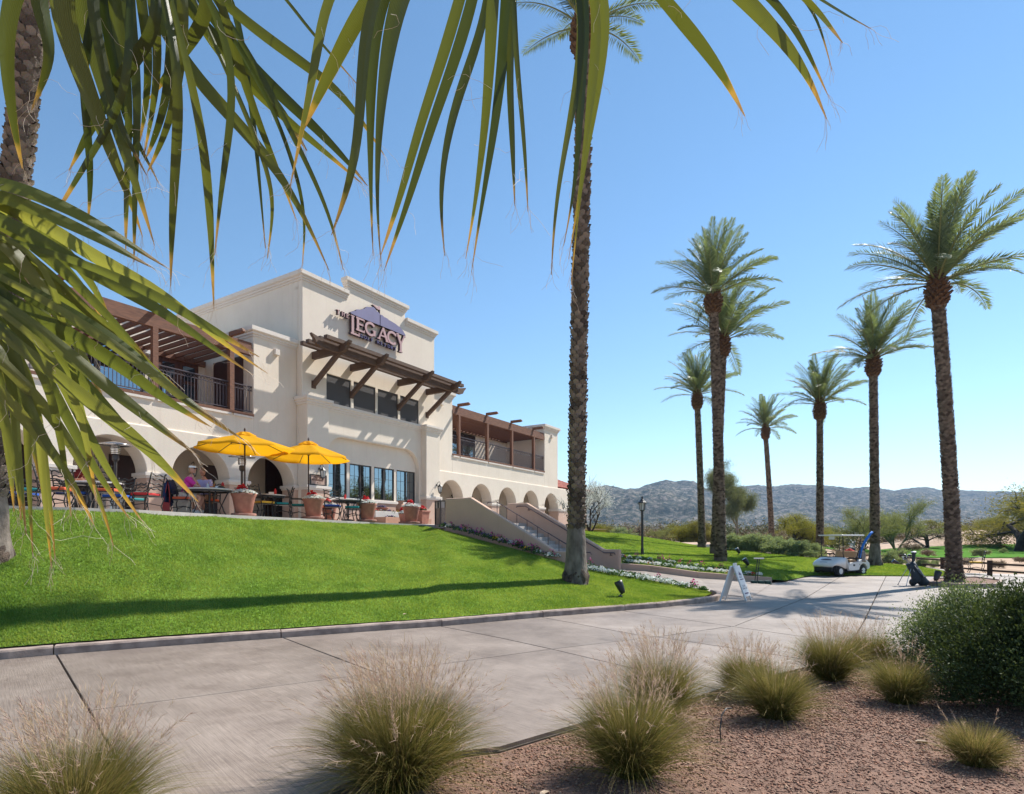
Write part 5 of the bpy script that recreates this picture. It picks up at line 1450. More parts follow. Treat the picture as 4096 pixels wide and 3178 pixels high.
KHAKI = M('khaki_shorts', (.30, .17, .09), .85, (.25, .14, .075), 8); DENIMW = M('pale_shorts', (.55, .52, .50), .85); SHOE = M('grey_trainers', (.42, .44, .50), .7, (.3, .32, .36), 20); SOCK = M('white_socks', (.7, .7, .7), .9)
NAVY = M('navy_jacket_cloth', (.012, .022, .075), .85, (.009, .016, .055), 8, bump=.4, bscale=14, dist=.02)
LEATHER = M('red_leather', (.34, .02, .018), .45, (.28, .015, .014), 12)

def seated(name, label, loc, rz, skinm, arms, shirt, shorts, pitch=.10, foot=.28, sl=1.0, knee_sp=.14):
    """seated figure in its own frame: facing +y, hips over the origin at seat height"""
    t = thing(name, label, 'person', loc, rz)
    hz = .56
    sp = [(0, 0, hz), (0, .0 + pitch * .3, hz + .17), (0, pitch * .75, hz + .34), (0, pitch * 1.05, hz + .46), (0, pitch * 1.2, hz + .54), (0, pitch * 1.45, hz + .62)]
    pts = [Vector(p) for p in sp]; rad = [(.165, .125), (.155, .115), (.165, .115), (.13, .09), (.055, .055), (.055, .058)]
    ed = chain(None, range(6))
    sh = []
    for s in (-1, 1):
        j = len(pts); S = Vector((s * .175, pitch * 1.0, hz + .47)); E_, W_ = arms[0 if s < 0 else 1]
        pts += [S, Vector(E_), Vector(E_).lerp(Vector(W_), .45), Vector(W_)]; rad += [.056, .041, .037, .027]; ed += [(3, j), (j, j + 1), (j + 1, j + 2), (j + 2, j + 3)]
        sh.append((j, S, Vector(E_)))
        d = (Vector(W_) - Vector(E_)).normalized(); hand(pts, ed, rad, j + 3, d, Vector((0, -1, .3)) if d.z > .5 else Vector((0, 0, 1)), 1.0)
        k = len(pts); kn = Vector((s * knee_sp, .43, hz - .03)); an = Vector((s * knee_sp * 1.05, .43 - .03 + (foot - .28), .10))
        pts += [Vector((s * .095, .04, hz - .03)), Vector((s * .12, .25, hz - .02)), kn, kn.lerp(an, .4) + Vector((0, -.015, 0)), an, Vector((an.x, an.y + .01, .05)), Vector((an.x * 1.06, an.y + .15, .04))]
        rad += [.095, .082, .062, .056, .036, .04, .036]
        ed += [(0, k)] + [(k + q, k + q + 1) for q in range(6)]
        sh.append((k, kn, an))
    skin('body', pts, ed, rad, skinm, t)
    # shirt: trunk and upper arms, a little larger
    P2 = pts[:4] + [Vector(pts[4]).lerp(pts[3], .5)]; R2 = [(.19, .145), (.175, .133), (.182, .13), (.145, .105), (.075, .075)]; E2 = chain(None, range(5))
    for j, S, E_ in (sh[0], sh[2]):
        k = len(P2); P2 += [S, S.lerp(E_, .45), S.lerp(E_, .78)]; R2 += [.072, .064, .062]; E2 += [(3, k), (k, k + 1), (k + 1, k + 2)]
    skin('shirt', P2, E2, R2, shirt, t)
    m = MB(); c = P2[4]
    P3 = [pts[0] + Vector((0, 0, .02))]; R3 = [(.185, .145)]; E3 = []
    for k, kn, an in (sh[1], sh[3]):
        q = len(P3); P3 += [pts[k], pts[k + 1], pts[k + 1].lerp(kn, .72)]; R3 += [.115, .102, .085]; E3 += [(0, q), (q, q + 1), (q + 1, q + 2)]
    skin('shorts', P3, E3, R3, shorts, t)
    for k, kn, an in (sh[1], sh[3]):
        m = MB(); a = pts[k + 4]
        pr = [(.042, -.07), (.048, .02), (.052, .12), (.045, .19), (.02, .225)]
        vs = []
        for w_, y in pr: vs += [(a.x - w_, a.y + y, .0), (a.x + w_, a.y + y, .0), (a.x + w_ * .8, a.y + y, .10 - max(0, y) * .22), (a.x - w_ * .8, a.y + y, .10 - max(0, y) * .22)]
        m.add(vs, [(i * 4 + j, i * 4 + (j + 1) % 4, i * 4 + 4 + (j + 1) % 4, i * 4 + 4 + j) for i in range(4) for j in range(4)] + [(3, 2, 1, 0), (16, 17, 18, 19)]); m.build('shoe', SHOE, t, bevel=.012)
        m = MB(); m.lathe([(.043, .09), (.045, .17)], 10, (a.x, a.y, 0)); m.build('sock', SOCK, t)
    return t, pts[5]
# woman: chair at the table's left, facing right, elbows on the table and hands at the chin
wl = on_terrace(742, 16.7)
W_RZ = R(-78)
woman, nk = seated('person', 'woman in magenta shirt and white visor sitting with hands at her chin', wl, W_RZ, SKIN_W, (((-.13, .34, .80), (-.035, .20, 1.08)), ((.15, .36, .80), (.035, .20, 1.08))), PINKS, DENIMW, .12, .16)
make_head(woman, nk + Vector((0, .01, .02)), (.45, .9, -.05), SKIN_W, HAIRB, WHITEP, True, True)
ml = on_terrace(826, 17.5)
M_RZ = R(177)
man, nk = seated('person', 'man in checked shirt and khaki shorts looking down at the table', ml, M_RZ, SKIN_M, (((-.27, .20, .80), (-.10, .40, .80)), ((.27, .20, .80), (.12, .38, .80))), CHECK, KHAKI, .10, .30)
make_head(man, nk + Vector((0, .015, .015)), (.05, .9, -.38), SKIN_M, HAIRG, None, False)
def behind(loc, rz, d):  # chair under a seated figure
    return loc + Vector((math.sin(rz) * d, -math.cos(rz) * d, 0))
chair('coral', 0, 0, math.degrees(W_RZ) + 90, 'chair under the woman in magenta with a navy jacket on its back', 'wrought iron chairs on the terrace', 1.0, behind(wl, W_RZ, .05))
chair('coral', 0, 0, math.degrees(M_RZ) + 90, 'chair under the man in the checked shirt', 'wrought iron chairs on the terrace', 1.0, behind(ml, M_RZ, .05))
# jacket over the chair back, handbag hanging behind it
t = thing('navy_jacket', 'navy jacket draped over the back of the woman\'s chair', 'jacket', behind(wl, W_RZ, .05), W_RZ)
m = MB(); vs = []; 
for i, (y, z) in enumerate(((-.20, .60), (-.25, .80), (-.315, .96), (-.345, .985), (-.385, .94), (-.39, .75), (-.41, .55), (-.40, .40), (-.385, .30))):
    for j in range(11):
        x = -.27 + .54 * j / 10; vs.append((x * (1 + .1 * (i > 4)), y + .022 * math.sin(j * 1.9 + i * .4) * (i > 3), z - (.05 * math.sin(j * 1.1) if i == 8 else 0)))
m.add(vs, [(i * 11 + j, i * 11 + j + 1, i * 11 + 12 + j, i * 11 + 11 + j) for i in range(8) for j in range(10)]); o = m.build('jacket_body', NAVY, t, True)
so = o.modifiers.new('thick', 'SOLIDIFY'); so.thickness = .02
for s in (-1, 1):
    g = MB(); g.tube([(s * .26, -.37, .88), (s * .30, -.41, .65), (s * .27, -.40, .42), (s * .26, -.38, .36)], [.06, .055, .05, .045], 8); g.build('sleeve', NAVY, t, True)
hb = on_terrace(664, 16.3)
t = thing('handbag', 'red shoulder bag hanging by its long strap behind the woman\'s chair', 'bag', hb + Vector((0, 0, 0)), R(15))
m = MB(); m.add([(-.11, -.035, .07), (.09, -.035, .05), (.09, .035, .05), (-.11, .035, .07), (-.07, -.03, .36), (.10, -.03, .34), (.10, .03, .34), (-.07, .03, .36)], [(0, 3, 2, 1), (4, 5, 6, 7), (0, 1, 5, 4), (1, 2, 6, 5), (2, 3, 7, 6), (3, 0, 4, 7)]); m.build('bag_body', LEATHER, t, bevel=.02)
m = MB(); m.tube([(-.06, 0, .35), (-.05, .01, .50), (0, .02, .75), (.03, .05, .93), (.06, .03, .80), (.085, .01, .55), (.09, 0, .34)], .013, 5); m.build('strap', LEATHER, t, True)
m = MB(); m.tube([(.02, .04, .93), (.16, .10, .96), (.22, .14, .80), (.24, .16, .44)], .017, 5); m.tube([(.22, .14, .80), (.30, -.02, .78)], .014, 5); m.build('hook', IRON, t, True)
# a standing person in a maroon shirt inside the arch
pl_ = ax(328, 17.8); pl_.z = TZ
t = thing('person', 'person in dark red shirt standing in the shade of the arch with folded arms', 'person', pl_, R(190))
pts = [Vector(p) for p in ((0, 0, .92), (0, .0, 1.10), (0, .0, 1.28), (0, 0, 1.40), (0, .01, 1.47), (0, .02, 1.55))]; rad = [(.16, .115), (.155, .11), (.17, .115), (.13, .09), (.055, .055), (.056, .058)]; ed = chain(None, range(6))
for s in (-1, 1):
    j = len(pts); pts += [Vector((s * .19, 0, 1.40)), Vector((s * .25, .06, 1.12)), Vector((s * .12, .20, 1.10)), Vector((-s * .05, .20, 1.13))]; rad += [.056, .043, .04, .03]; ed += [(3, j), (j, j + 1), (j + 1, j + 2), (j + 2, j + 3)]
    hand(pts, ed, rad, j + 3, Vector((-s, -.1, .05)), Vector((0, 1, 0)), .6)
    k = len(pts); pts += [Vector((s * .09, 0, .86)), Vector((s * .10, .01, .48)), Vector((s * .10, -.01, .10)), Vector((s * .11, .13, .05))]; rad += [.095, .06, .04, .04]; ed += [(0, k), (k, k + 1), (k + 1, k + 2), (k + 2, k + 3)]
skin('body', pts, ed, rad, SKIN_M, t)
MAROON = M('maroon_shirt', (.16, .012, .015), .85, (.13, .01, .012)); BLACKC = M('black_trousers', (.02, .02, .022), .9)
q = pts[:4] + [pts[4].lerp(pts[3], .5), pts[6], pts[6].lerp(pts[7], .7)]; jl = 6
L = [i for i, p in enumerate(pts) if abs(abs(p.x) - .19) < 1e-3]
P2 = pts[:4] + [pts[4].lerp(pts[3], .5)]; R2 = [(.18, .135), (.172, .125), (.185, .13), (.145, .105), (.075, .075)]; E2 = chain(None, range(5))
for j in L: k = len(P2); P2 += [pts[j], pts[j].lerp(pts[j + 1], .7)]; R2 += [.072, .064]; E2 += [(3, k), (k, k + 1)]
skin('shirt', P2, E2, R2, MAROON, t)
LG = [i for i, p in enumerate(pts) if abs(p.z - .86) < 1e-3]
P3 = [pts[0]]; R3 = [(.17, .125)]; E3 = []
for k in LG: j = len(P3); P3 += [pts[k], pts[k + 1], pts[k + 2] + Vector((0, 0, .02))]; R3 += [.108, .075, .06]; E3 += [(0, j), (j, j + 1), (j + 1, j + 2)]
skin('trousers', P3, E3, R3, BLACKC, t)
make_head(t, pts[5] + Vector((0, .0, .01)), (0, 1, -.05), SKIN_M, M('dark_hair', (.03, .02, .015), .6), None, False)
# ================================================================ DATE PALMS
BARK = M('palm_bark', (.20, .145, .105), .95, (.075, .052, .040), 5, 8, bump=.8, bscale=28, dist=.02, ramp=(.3, .7))
BARKG = M('old_grey_palm_bark', (.20, .165, .135), .95, (.085, .068, .055), 6, 8, bump=.9, bscale=18, dist=.03, stretch=(1, 1, .5))
def boot_mat():
    m, nt, n, l, p = new_mat('palm_boots'); p.inputs['Roughness'].default_value = .95; p.inputs['Specular IOR Level'].default_value = .15
    g = n.new('ShaderNodeNewGeometry'); r = n.new('ShaderNodeValToRGB'); r.color_ramp.elements[0].color = (.07, .05, .038, 1); r.color_ramp.elements[1].color = (.27, .20, .145, 1)
    l.new(g.outputs['Random Per Island'], r.inputs[0])
    tc = n.new('ShaderNodeTexCoord'); t = n.new('ShaderNodeTexNoise'); t.inputs['Scale'].default_value = 40; t.inputs['Detail'].default_value = 6
    mx = n.new('ShaderNodeMix'); mx.data_type = 'RGBA'; mx.blend_type = 'MULTIPLY'; mx.inputs[0].default_value = .6
    l.new(tc.outputs['Object'], t.inputs['Vector']); l.new(r.outputs[0], mx.inputs[6]); l.new(t.outputs['Color'], mx.inputs[7])
    hs = n.new('ShaderNodeHueSaturation'); hs.inputs['Value'].default_value = 1.35; hs.inputs['Saturation'].default_value = .85; l.new(mx.outputs[2], hs.inputs['Color']); l.new(hs.outputs[0], p.inputs['Base Color'])
    b = n.new('ShaderNodeBump'); b.inputs['Strength'].default_value = .8; b.inputs['Distance'].default_value = .02; l.new(t.outputs['Fac'], b.inputs['Height']); l.new(b.outputs[0], p.inputs['Normal'])
    return m
BOOT = boot_mat()
ROOTM = M('palm_root_mat', (.13, .09, .065), .95, (.035, .024, .018), 9, 8, bump=1.0, bscale=45, dist=.04)
STUB = M('cut_frond_stubs', (.17, .09, .048), .9, (.065, .034, .021), 9, 6, bump=.6, bscale=25, dist=.02)
FROND = leafmat('date_palm_leaflets', (.085, .125, .070), (.185, .230, .135), .40, .45, .4)
RACH = M('frond_stalk', (.20, .21, .07), .6, (.15, .15, .05), 6)

def frond_mesh(e0, droop, L, seed, sag=.0):
    """pinnate frond growing along +x: rachis and two ranks of leaflets"""
    g = random.Random(seed); n = 18
    pts = []; p = Vector((0, 0, 0)); ds = L / n
    for i in range(n + 1):
        t = i / n; el = R(e0) - R(droop) * t ** 1.7
        d = Vector((math.cos(el), 0, math.sin(el))); pts.append((p.copy(), d)); p = p + d * ds
    m = MB(); m.tube([q[0] for q in pts], [.032 * (1 - i / n) ** .7 + .004 for i in range(n + 1)], 5, mi=1)
    k = int(62 * L / 3.2)
    for i in range(k):
        t = .16 + .84 * i / (k - 1); f_ = t * n; a = min(int(f_), n - 1); w = f_ - a
        c = pts[a][0].lerp(pts[a + 1][0], w); d = pts[a][1].lerp(pts[a + 1][1], w).normalized()
        up = Vector((-d.z, 0, d.x)); ll = (.56 * (math.sin(PI * min(1, t * .88 + .10)) ** .6) * g.uniform(.85, 1.1) + .06) * L / 3.3
        for s in (-1, 1):
            fw = .62 + .55 * t; lift = g.choice((.42, .15, -.05)) + g.uniform(-.1, .1)
            q = (d * fw + Vector((0, s, 0)) * 1.0 + up * lift).normalized()
            tip = c + q * ll + Vector((0, 0, -ll * .12 * g.random()))
            sd = q.cross(up).normalized() * .016 + up * .008
            mid = c + q * ll * .4
            m.add([c, mid + sd, tip, mid - sd], [(0, 1, 2, 3)], 0)
    return m
FR = []
def frond_set():
    specs = [(88, 14), (82, 26), (74, 34), (64, 40), (53, 44), (41, 46), (28, 48), (14, 50), (-2, 46)]
    for i, (e, d) in enumerate(specs):
        o = frond_mesh(e, d, 3.25, 40 + i); me = o.build('frond', [FROND, RACH], None, fix=False)
        FR.append(me.data); bpy.data.objects.remove(me)
frond_set()

def palm_trunk(H, r0, r1, lean, seed, flare=.10, grey=0.0, row=.085, per=9, parent=None, prot=.045):
    g = random.Random(seed)
    r0, r1 = r0 - prot * .55, r1 - prot * .55
    def axis(z):
        t = z / H; return Vector((lean[0] * t ** 1.3 , lean[1] * t ** 1.3, z))
    def rad(z):
        t = z / H; return r0 + (r1 - r0) * t + flare * math.exp(-z / .28) + (prot * .8 * (1 - float(sstep(grey - .25, grey + .15, z))) if grey else 0)
    m = MB(); K = 40; N = 14; vs = []
    for i in range(K + 1):
        z = -.25 + (H + .25) * i / K; c = axis(max(z, 0)); c.z = z
        for j in range(N):
            a = 2 * PI * j / N; r_ = rad(max(z, 0)) * (1 + .05 * math.sin(3 * a + z * 2) * math.exp(-max(z, 0) / .6)); vs.append((c.x + r_ * math.cos(a), c.y + r_ * math.sin(a), z))
    m.add(vs, [(i * N + j, i * N + (j + 1) % N, (i + 1) * N + (j + 1) % N, (i + 1) * N + j) for i in range(K) for j in range(N)])
    tr = m.build('trunk', BARKG if grey else BARK, parent, True, fix=False)
    m = MB(); z = max(grey, .12); r_i = 0
    while z < H - .1:
        for j in range(per):
            a = 2 * PI * (j + .5 * (r_i % 2)) / per + g.uniform(-.06, .06); zz = z + g.uniform(-.02, .02) + row * .28 * (j / per)
            c = axis(zz); r_ = rad(zz); w = PI / per * 1.12
            def P(da, dz, out): return (c.x + (r_ + out) * math.cos(a + da), c.y + (r_ + out) * math.sin(a + da), zz + dz)
            o = prot * g.uniform(.6, 1.25)
            m.add([P(-w, -row * .35, .004), P(w, -row * .35, .004), P(w * .72, row * .55, o * .85), P(0, row * .85, o), P(-w * .72, row * .55, o * .85), P(0, -row * .6, .012), P(0, row * 1.0, -.01)],
                  [(0, 5, 3, 4), (5, 1, 2, 3), (4, 3, 6), (3, 2, 6)])
        z += row; r_i += 1
    lb = m.build('leaf_bases', BOOT, parent, fix=False); lb['kind'] = 'stuff'
    return axis

def date_palm(loc, H, r, lean, label, seed, s=1.0, nf=42, r1=None, grey=0.0, per=10, row=.07, flare=.10, prot=.065, low=.92):
    t = thing('date_palm', label, 'palm tree', loc, 0, 'date palms'); g = random.Random(seed)
    ax_ = palm_trunk(H, r, r1 or r * .82, lean, seed, flare, grey, row, per, t, prot)
    top = ax_(H)
    m = MB(); rt = (r1 or r * .82)
    for i in range(120):         # swollen collar of cut stalks
        f_ = i / 120; a = i * 2.39996; z = -.35 + 1.15 * f_; rr_ = rt * (1.0 + .95 * math.sin(PI * min(1, f_ * 1.05 + .08)) ** .8)
        c = Vector((top.x + rr_ * .75 * math.cos(a), top.y + rr_ * .75 * math.sin(a), H + z)); out = Vector((math.cos(a), math.sin(a), .75)).normalized()
        L = g.uniform(.10, .2)
        m.beam(c - out * .1, c + out * L, .11, .045, up=(math.cos(a), math.sin(a), 0))
    m.lathe([(rt * .9, -.5), (rt * 1.4, .0), (rt * 1.5, .45), (rt * .9, .9), (rt * .3, 1.15)], 12, (top.x, top.y, H)); m.build('cut_stalks', STUB, t, fix=False)
    if grey:
        m = MB(); N = 22; vs = []
        for k_, (rr_, z) in enumerate(((1.5, -.3), (1.58, .0), (1.46, .10), (1.28, .20), (1.12, .28), (.98, .36))):
            for j in range(N): a = 2 * PI * j / N; q = (r + flare) * .66 * rr_ * g.uniform(.93, 1.08); vs.append((q * math.cos(a), q * math.sin(a), z + g.uniform(-.03, .03)))
        m.add(vs, [(i * N + j, i * N + (j + 1) % N, (i + 1) * N + (j + 1) % N, (i + 1) * N + j) for i in range(5) for j in range(N)]); m.build('root_mat', ROOTM, t, True)
    hub = Vector((top.x, top.y, H + .75))
    for i in range(nf):
        f_ = (i + .5) / nf
        cls = min(len(FR) - 1, int((f_ ** 1.0) * len(FR) * low)); a = i * 2.39996 + g.uniform(-.25, .25)
        o = link('frond', FR[cls], t); rad_ = rt * .5 * min(1, f_ * 1.5)
        o.location = hub + Vector((rad_ * math.cos(a), rad_ * math.sin(a), -.25 * f_))
        o.rotation_euler = (g.uniform(-.25, .25), g.uniform(-.08, .08), a); o.scale = [s * g.uniform(.86, 1.08)] * 3
    return t
def palm_at(base_px, Y, top_px, width_px, label, seed, s, zb=None, **kw):
    z = EYE + (HY - base_px[1]) * Y / F if zb is None else zb
    b = ax(base_px[0], Y, z); zt = EYE + (HY - top_px[1]) * Y / F; dx = (top_px[0] - base_px[0]) / F * Y
    return date_palm(b, zt - z, width_px / F * Y / 2, (dx, 0), label, seed, s, **kw)
palm_at((2303, 2305), 16.5, (2342, 175), 72, 'tallest date palm rising from the main lawn in front of the stairs', 1, .80, nf=38, r1=.215, per=8, row=.12, flare=.10, prot=.085, grey=1.35, low=.72)
palm_at((2883, 2238), 27.2, (2853, 1225), 42, 'date palm on the right lawn nearest the lamp post, highest of the middle group', 2, .93)
palm_at((2862, 2196), 30.2, (2893, 1400), 34, 'date palm standing directly behind the front palm of the middle group', 3, .98, nf=38)
palm_at((2808, 2181), 37.0, (2789, 1615), 27, 'date palm with slim trunk at the left end of the middle group', 4, .82, nf=38)
palm_at((3087, 2168), 48, (3062, 1740), 21, 'smallest looking date palm, beyond the shrubs between two larger ones', 5, .78, nf=38)
palm_at((3280, 2226), 33.5, (3279, 1655), 28, 'date palm directly behind the golf cart roof with a wide shaggy foot', 6, .80, nf=38, flare=.26)
palm_at((3500, 2252), 29.8, (3493, 1478), 36, 'date palm with mossy grey foot just right of the golf cart', 7, .88, grey=1.0)
palm_at((3818, 2330), 21.6, (3750, 1190), 56, 'date palm at the right beside the golf bag with the largest crown', 8, 1.0, flare=.12, nf=46, row=.07, per=11)
pl_ = ax(-45, 10.3); pl_.z = float(LAWN1.z(pl_.x, pl_.y))
date_palm(pl_, 13.6, .235, (1.05, .2), 'date palm trunk at the left edge of the lawn behind the fan palm leaves', 9, 1.0, nf=26, r1=.20, grey=1.1, row=.10, per=8, flare=.10, prot=.08)

# ================================================================ DESERT TREES
DARKB = M('mesquite_bark', (.055, .040, .032), .95, (.03, .022, .018), 8, bump=.6, bscale=30, dist=.02)
PALOB = M('palo_verde_bark', (.16, .165, .075), .85, (.10, .10, .05), 6)
EUCB = M('eucalyptus_bark', (.36, .29, .22), .9, (.22, .17, .13), 2)
MESQ = leafmat('mesquite_leaf', (.115, .115, .030), (.23, .205, .060), .4, .75, .08)
MESQG = leafmat('fresh_mesquite_leaf', (.12, .135, .025), (.25, .235, .05), .4, .75, .08)
PALO = leafmat('palo_verde_twig_leaf', (.14, .16, .07), (.25, .27, .12), .35, .75, .08)
EUC = leafmat('eucalyptus_leaf', (.095, .115, .060), (.20, .22, .13), .35, .7, .1)
DRYT = leafmat('dry_twig', (.17, .12, .075), (.28, .20, .13), .15)
SAGE = leafmat('sage_leaf', (.15, .20, .105), (.30, .36, .21), .35, .7, .1)
BLOS = leafmat('white_blossom', (.62, .64, .56), (.82, .84, .78), .3, tt=(1, 1, 1))
def tree_mesh(kind, seed):
    g = random.Random(seed); B = MB(); tips = []
    P = dict(mesq=dict(h=.9, lv=4, sp=.95, ln=.62, up=.15, r=.10, n=(3, 4)), palo=dict(h=.7, lv=4, sp=.55, ln=.72, up=.55, r=.09, n=(3, 4)), euc=dict(h=3.2, lv=4, sp=.5, ln=.62, up=.5, r=.17, n=(3, 4)), bush=dict(h=.25, lv=3, sp=.95, ln=.7, up=.35, r=.05, n=(4, 5)))[kind]
    def grow(p, d, L, r, lv):
        pts = [p]; q = p; dd = d.copy(); k = 4
        for i in range(k):
            dd = (dd + Vector((g.uniform(-1, 1), g.uniform(-1, 1), g.uniform(-.6, 1) * P['up'])) * .22).normalized(); q = q + dd * L / k; pts.append(q)
        B.tube(pts, [r * (1 - .45 * i / k) for i in range(k + 1)], 5 if lv > 1 else 3, cap=False)
        if lv <= 2: tips.extend(pts[1:] if lv <= 1 else pts[2:])
        if lv == 0: return
        for _ in range(g.randint(*P['n'])):
            ax0 = dd.orthogonal().normalized(); ax0.rotate(Matrix.Rotation(g.uniform(0, 2 * PI), 3, dd)); nd = (dd * (1 - P['sp'] * .5) + ax0 * P['sp'] + Vector((0, 0, P['up'] * .35))).normalized()
            grow(pts[g.choice((2, 3, 4))], nd, L * P['ln'] * g.uniform(.8, 1.2), r * .55, lv - 1)
    if kind == 'bush':
        for _ in range(7): grow(Vector((g.uniform(-.2, .2), g.uniform(-.2, .2), -.05)), Vector((g.uniform(-.8, .8), g.uniform(-.8, .8), 1)).normalized(), .7, .03, 2)
    elif kind == 'mesq':
        for _ in range(3): grow(Vector((0, 0, -.1)), Vector((g.uniform(-.55, .55), g.uniform(-.55, .55), 1)).normalized(), 1.5, P['r'], P['lv'] - 1)
    elif kind == 'palo':
        for _ in range(4): grow(Vector((0, 0, -.1)), Vector((g.uniform(-.7, .7), g.uniform(-.7, .7), 1)).normalized(), 1.7, P['r'] * .8, P['lv'] - 1)
    else: grow(Vector((0, 0, -.2)), Vector((.05, 0, 1)), P['h'], P['r'], P['lv'])
    return B, tips
def leaves(tips, per, spread, size, seed, droop=0, long=2.2):
    g = np.random.default_rng(seed); T = np.repeat(np.array([tuple(t) for t in tips]), per, 0); n = len(T)
    c = T + g.normal(0, spread, (n, 3)) * np.array([1, 1, .75]); c[:, 2] -= droop * g.random(n)
    c[:, 2] = np.maximum(c[:, 2], .03)
    d = g.normal(0, 1, (n, 3)); 
    if droop: d[:, 2] -= 1.5
    d /= np.linalg.norm(d, axis=1)[:, None]; u = np.cross(d, g.normal(0, 1, (n, 3))); u /= np.linalg.norm(u, axis=1)[:, None]
    s = size * g.uniform(.6, 1.3, (n, 1)); a, b = d * s * long, u * s * .55
    v = np.stack([c - a, c + b, c + a, c - b], 1).reshape(-1, 3)
    return v, np.arange(4 * n).reshape(-1, 4)
TREES = {}
def proto_tree(key, kind, seed, bark, leaf, per, spread, size, droop=0, long=2.2):
    B, tips = tree_mesh(kind, seed); o = B.build('trunk', bark, None, True, fix=False); v, f = leaves(tips, per, spread, size, seed, droop, long)
    TREES[key] = (o.data, np_mesh('crown', v, f, leaf, 'mesh'), max(p[2] for p in v.tolist()), kind); bpy.data.objects.remove(o)
proto_tree('mesq', 'mesq', 3, DARKB, MESQ, 44, .19, .019)
proto_tree('mesq2', 'mesq', 8, DARKB, MESQG, 44, .19, .019)
proto_tree('thin', 'mesq', 12, DARKB, DRYT, 12, .15, .017)
print('tips') if 0 else None
proto_tree('palo', 'palo', 5, PALOB, PALO, 26, .15, .018, long=4)
proto_tree('euc', 'euc', 6, EUCB, EUC, 70, .30, .024, .4, 3)
proto_tree('sage', 'bush', 7, DARKB, SAGE, 22, .08, .028, 0, 1.8)
proto_tree('sage2', 'bush', 17, DARKB, SAGE, 22, .08, .028, 0, 1.8)
proto_tree('dry', 'bush', 9, DARKB, DRYT, 12, .08, .02, 0, 3)
proto_tree('blossom', 'palo', 11, DARKB, BLOS, 16, .15, .022, long=1.3)
def tree(key, name, cat, loc, height, width, label, group, seed):
    tm, cm, h, kind = TREES[key]; t = thing(name, label, cat, loc, random.Random(seed).uniform(0, 6.28), group)
    k = height / h
    for nm, me in (('trunk', tm), ('crown', cm)):
        o = link(nm, me, t); o.scale = (k * width, k * width, k)
    return t
def tree_px(key, name, cat, x, ybase, ytop, Y, wd, label, group, seed, zoff=0):
    p = ax(x, Y); p.z = float(ground_z(p.x, p.y)) + zoff; h = EYE + (HY - ytop) * Y / F - p.z
    return tree(key, name, cat, p, h, wd, label, group, seed)
GT = 'desert trees beyond the lawns'
rows = [
 ('mesq2', 'mesquite_tree', 2375, 2085, 62, 1.5, 'yellowish mesquite just right of the tall palm trunk, behind the white blossoms'),
 ('mesq', 'mesquite_tree', 2440, 2098, 66, 1.5, 'low olive mesquite between the blossoms and the lamp post'),
 ('sage', 'desert_shrub', 2490, 2105, 60, 1.5, 'green shrub left of the lamp post above the lawn'),
 ('thin', 'mesquite_tree', 2545, 2080, 64, 1.6, 'rusty bare mesquite left of the lamp post'),
 ('palo', 'palo_verde_tree', 2650, 2105, 56, 1.6, 'pale straw coloured palo verde just right of the lamp post'),
 ('mesq2', 'mesquite_tree', 2725, 2072, 60, 1.5, 'olive mesquite left of the slim trunk of the middle palm group'),
 ('mesq', 'mesquite_tree', 2835, 2072, 58, 1.4, 'mesquite with dark stem between the trunks of the middle palm group'),
 ('euc', 'eucalyptus_tree', 2955, 1815, 72, 1.0, 'tall grey green eucalyptus behind the middle palm group'),
 ('thin', 'mesquite_tree', 3020, 2118, 56, 1.6, 'low twiggy mesquite right of the eucalyptus foot'),
 ('mesq2', 'mesquite_tree', 3165, 2032, 60, 1.35, 'round yellow green mesquite between the two slimmest palms'),
 ('thin', 'mesquite_tree', 3105, 2112, 54, 1.5, 'grey bare shrubby tree at the foot of the smallest palm'),
 ('mesq', 'mesquite_tree', 3335, 2100, 82, 1.4, 'small round mesquite above the golf cart roof'),
 ('palo', 'palo_verde_tree', 3440, 2020, 66, 1.5, 'hazy olive palo verde behind the blue foam tube'),
 ('palo', 'palo_verde_tree', 3585, 1988, 70, 1.35, 'pale green palo verde fanning up right of the mossy footed palm'),
 ('thin', 'mesquite_tree', 3712, 2078, 74, 1.7, 'bare forked mesquite standing on the sandy slope'),
 ('mesq2', 'mesquite_tree', 3775, 2068, 100, 1.9, 'low yellow mesquite behind the sandy slope'),
 ('mesq', 'mesquite_tree', 3650, 2085, 104, 2.2, 'brownish mesquite clump on the left shoulder of the sandy slope'),
 ('mesq', 'mesquite_tree', 4070, 1925, 68, 1.75, 'largest spreading mesquite at the right edge on the sandy mound'),
 ('mesq2', 'mesquite_tree', 3990, 2050, 92, 1.6, 'small mesquite on the mound behind the largest one'),
 ('mesq', 'mesquite_tree', 4190, 1960, 78, 1.6, 'mesquite at the picture edge beyond the largest one')]
for i, (k, nm, x, yt, Y, wd, lb) in enumerate(rows):
    tree_px(k, nm, 'tree' if 'tree' in nm else 'shrub', x, 0, yt - (22 if x == 4070 else 0), Y, wd, lb, GT, i * 7 + 1)
for i, (X, Y, h) in enumerate(((40, 33, 8.5), (45, 38, 9.5), (38, 27, 8), (52, 43, 9.5), (44, 29, 8.5), (55, 36, 10), (60, 24, 9), (46, 21, 7.5))):
    tree(('mesq', 'palo', 'mesq2')[i % 3], 'mesquite_tree', 'tree', (X, Y, float(ground_z(X, Y))), h, 1.5, 'desert tree beyond the right edge of the drive, outside the picture', 'desert trees out past the drive', i)
bl = bw(27.5, -1.5, 0); bl.z = 1.2
tree('blossom', 'blossoming_tree', 'tree', at(2362, 2130, 38), 3.9, .95, 'white blossoming tree beside the red tiled roof', None, 3)

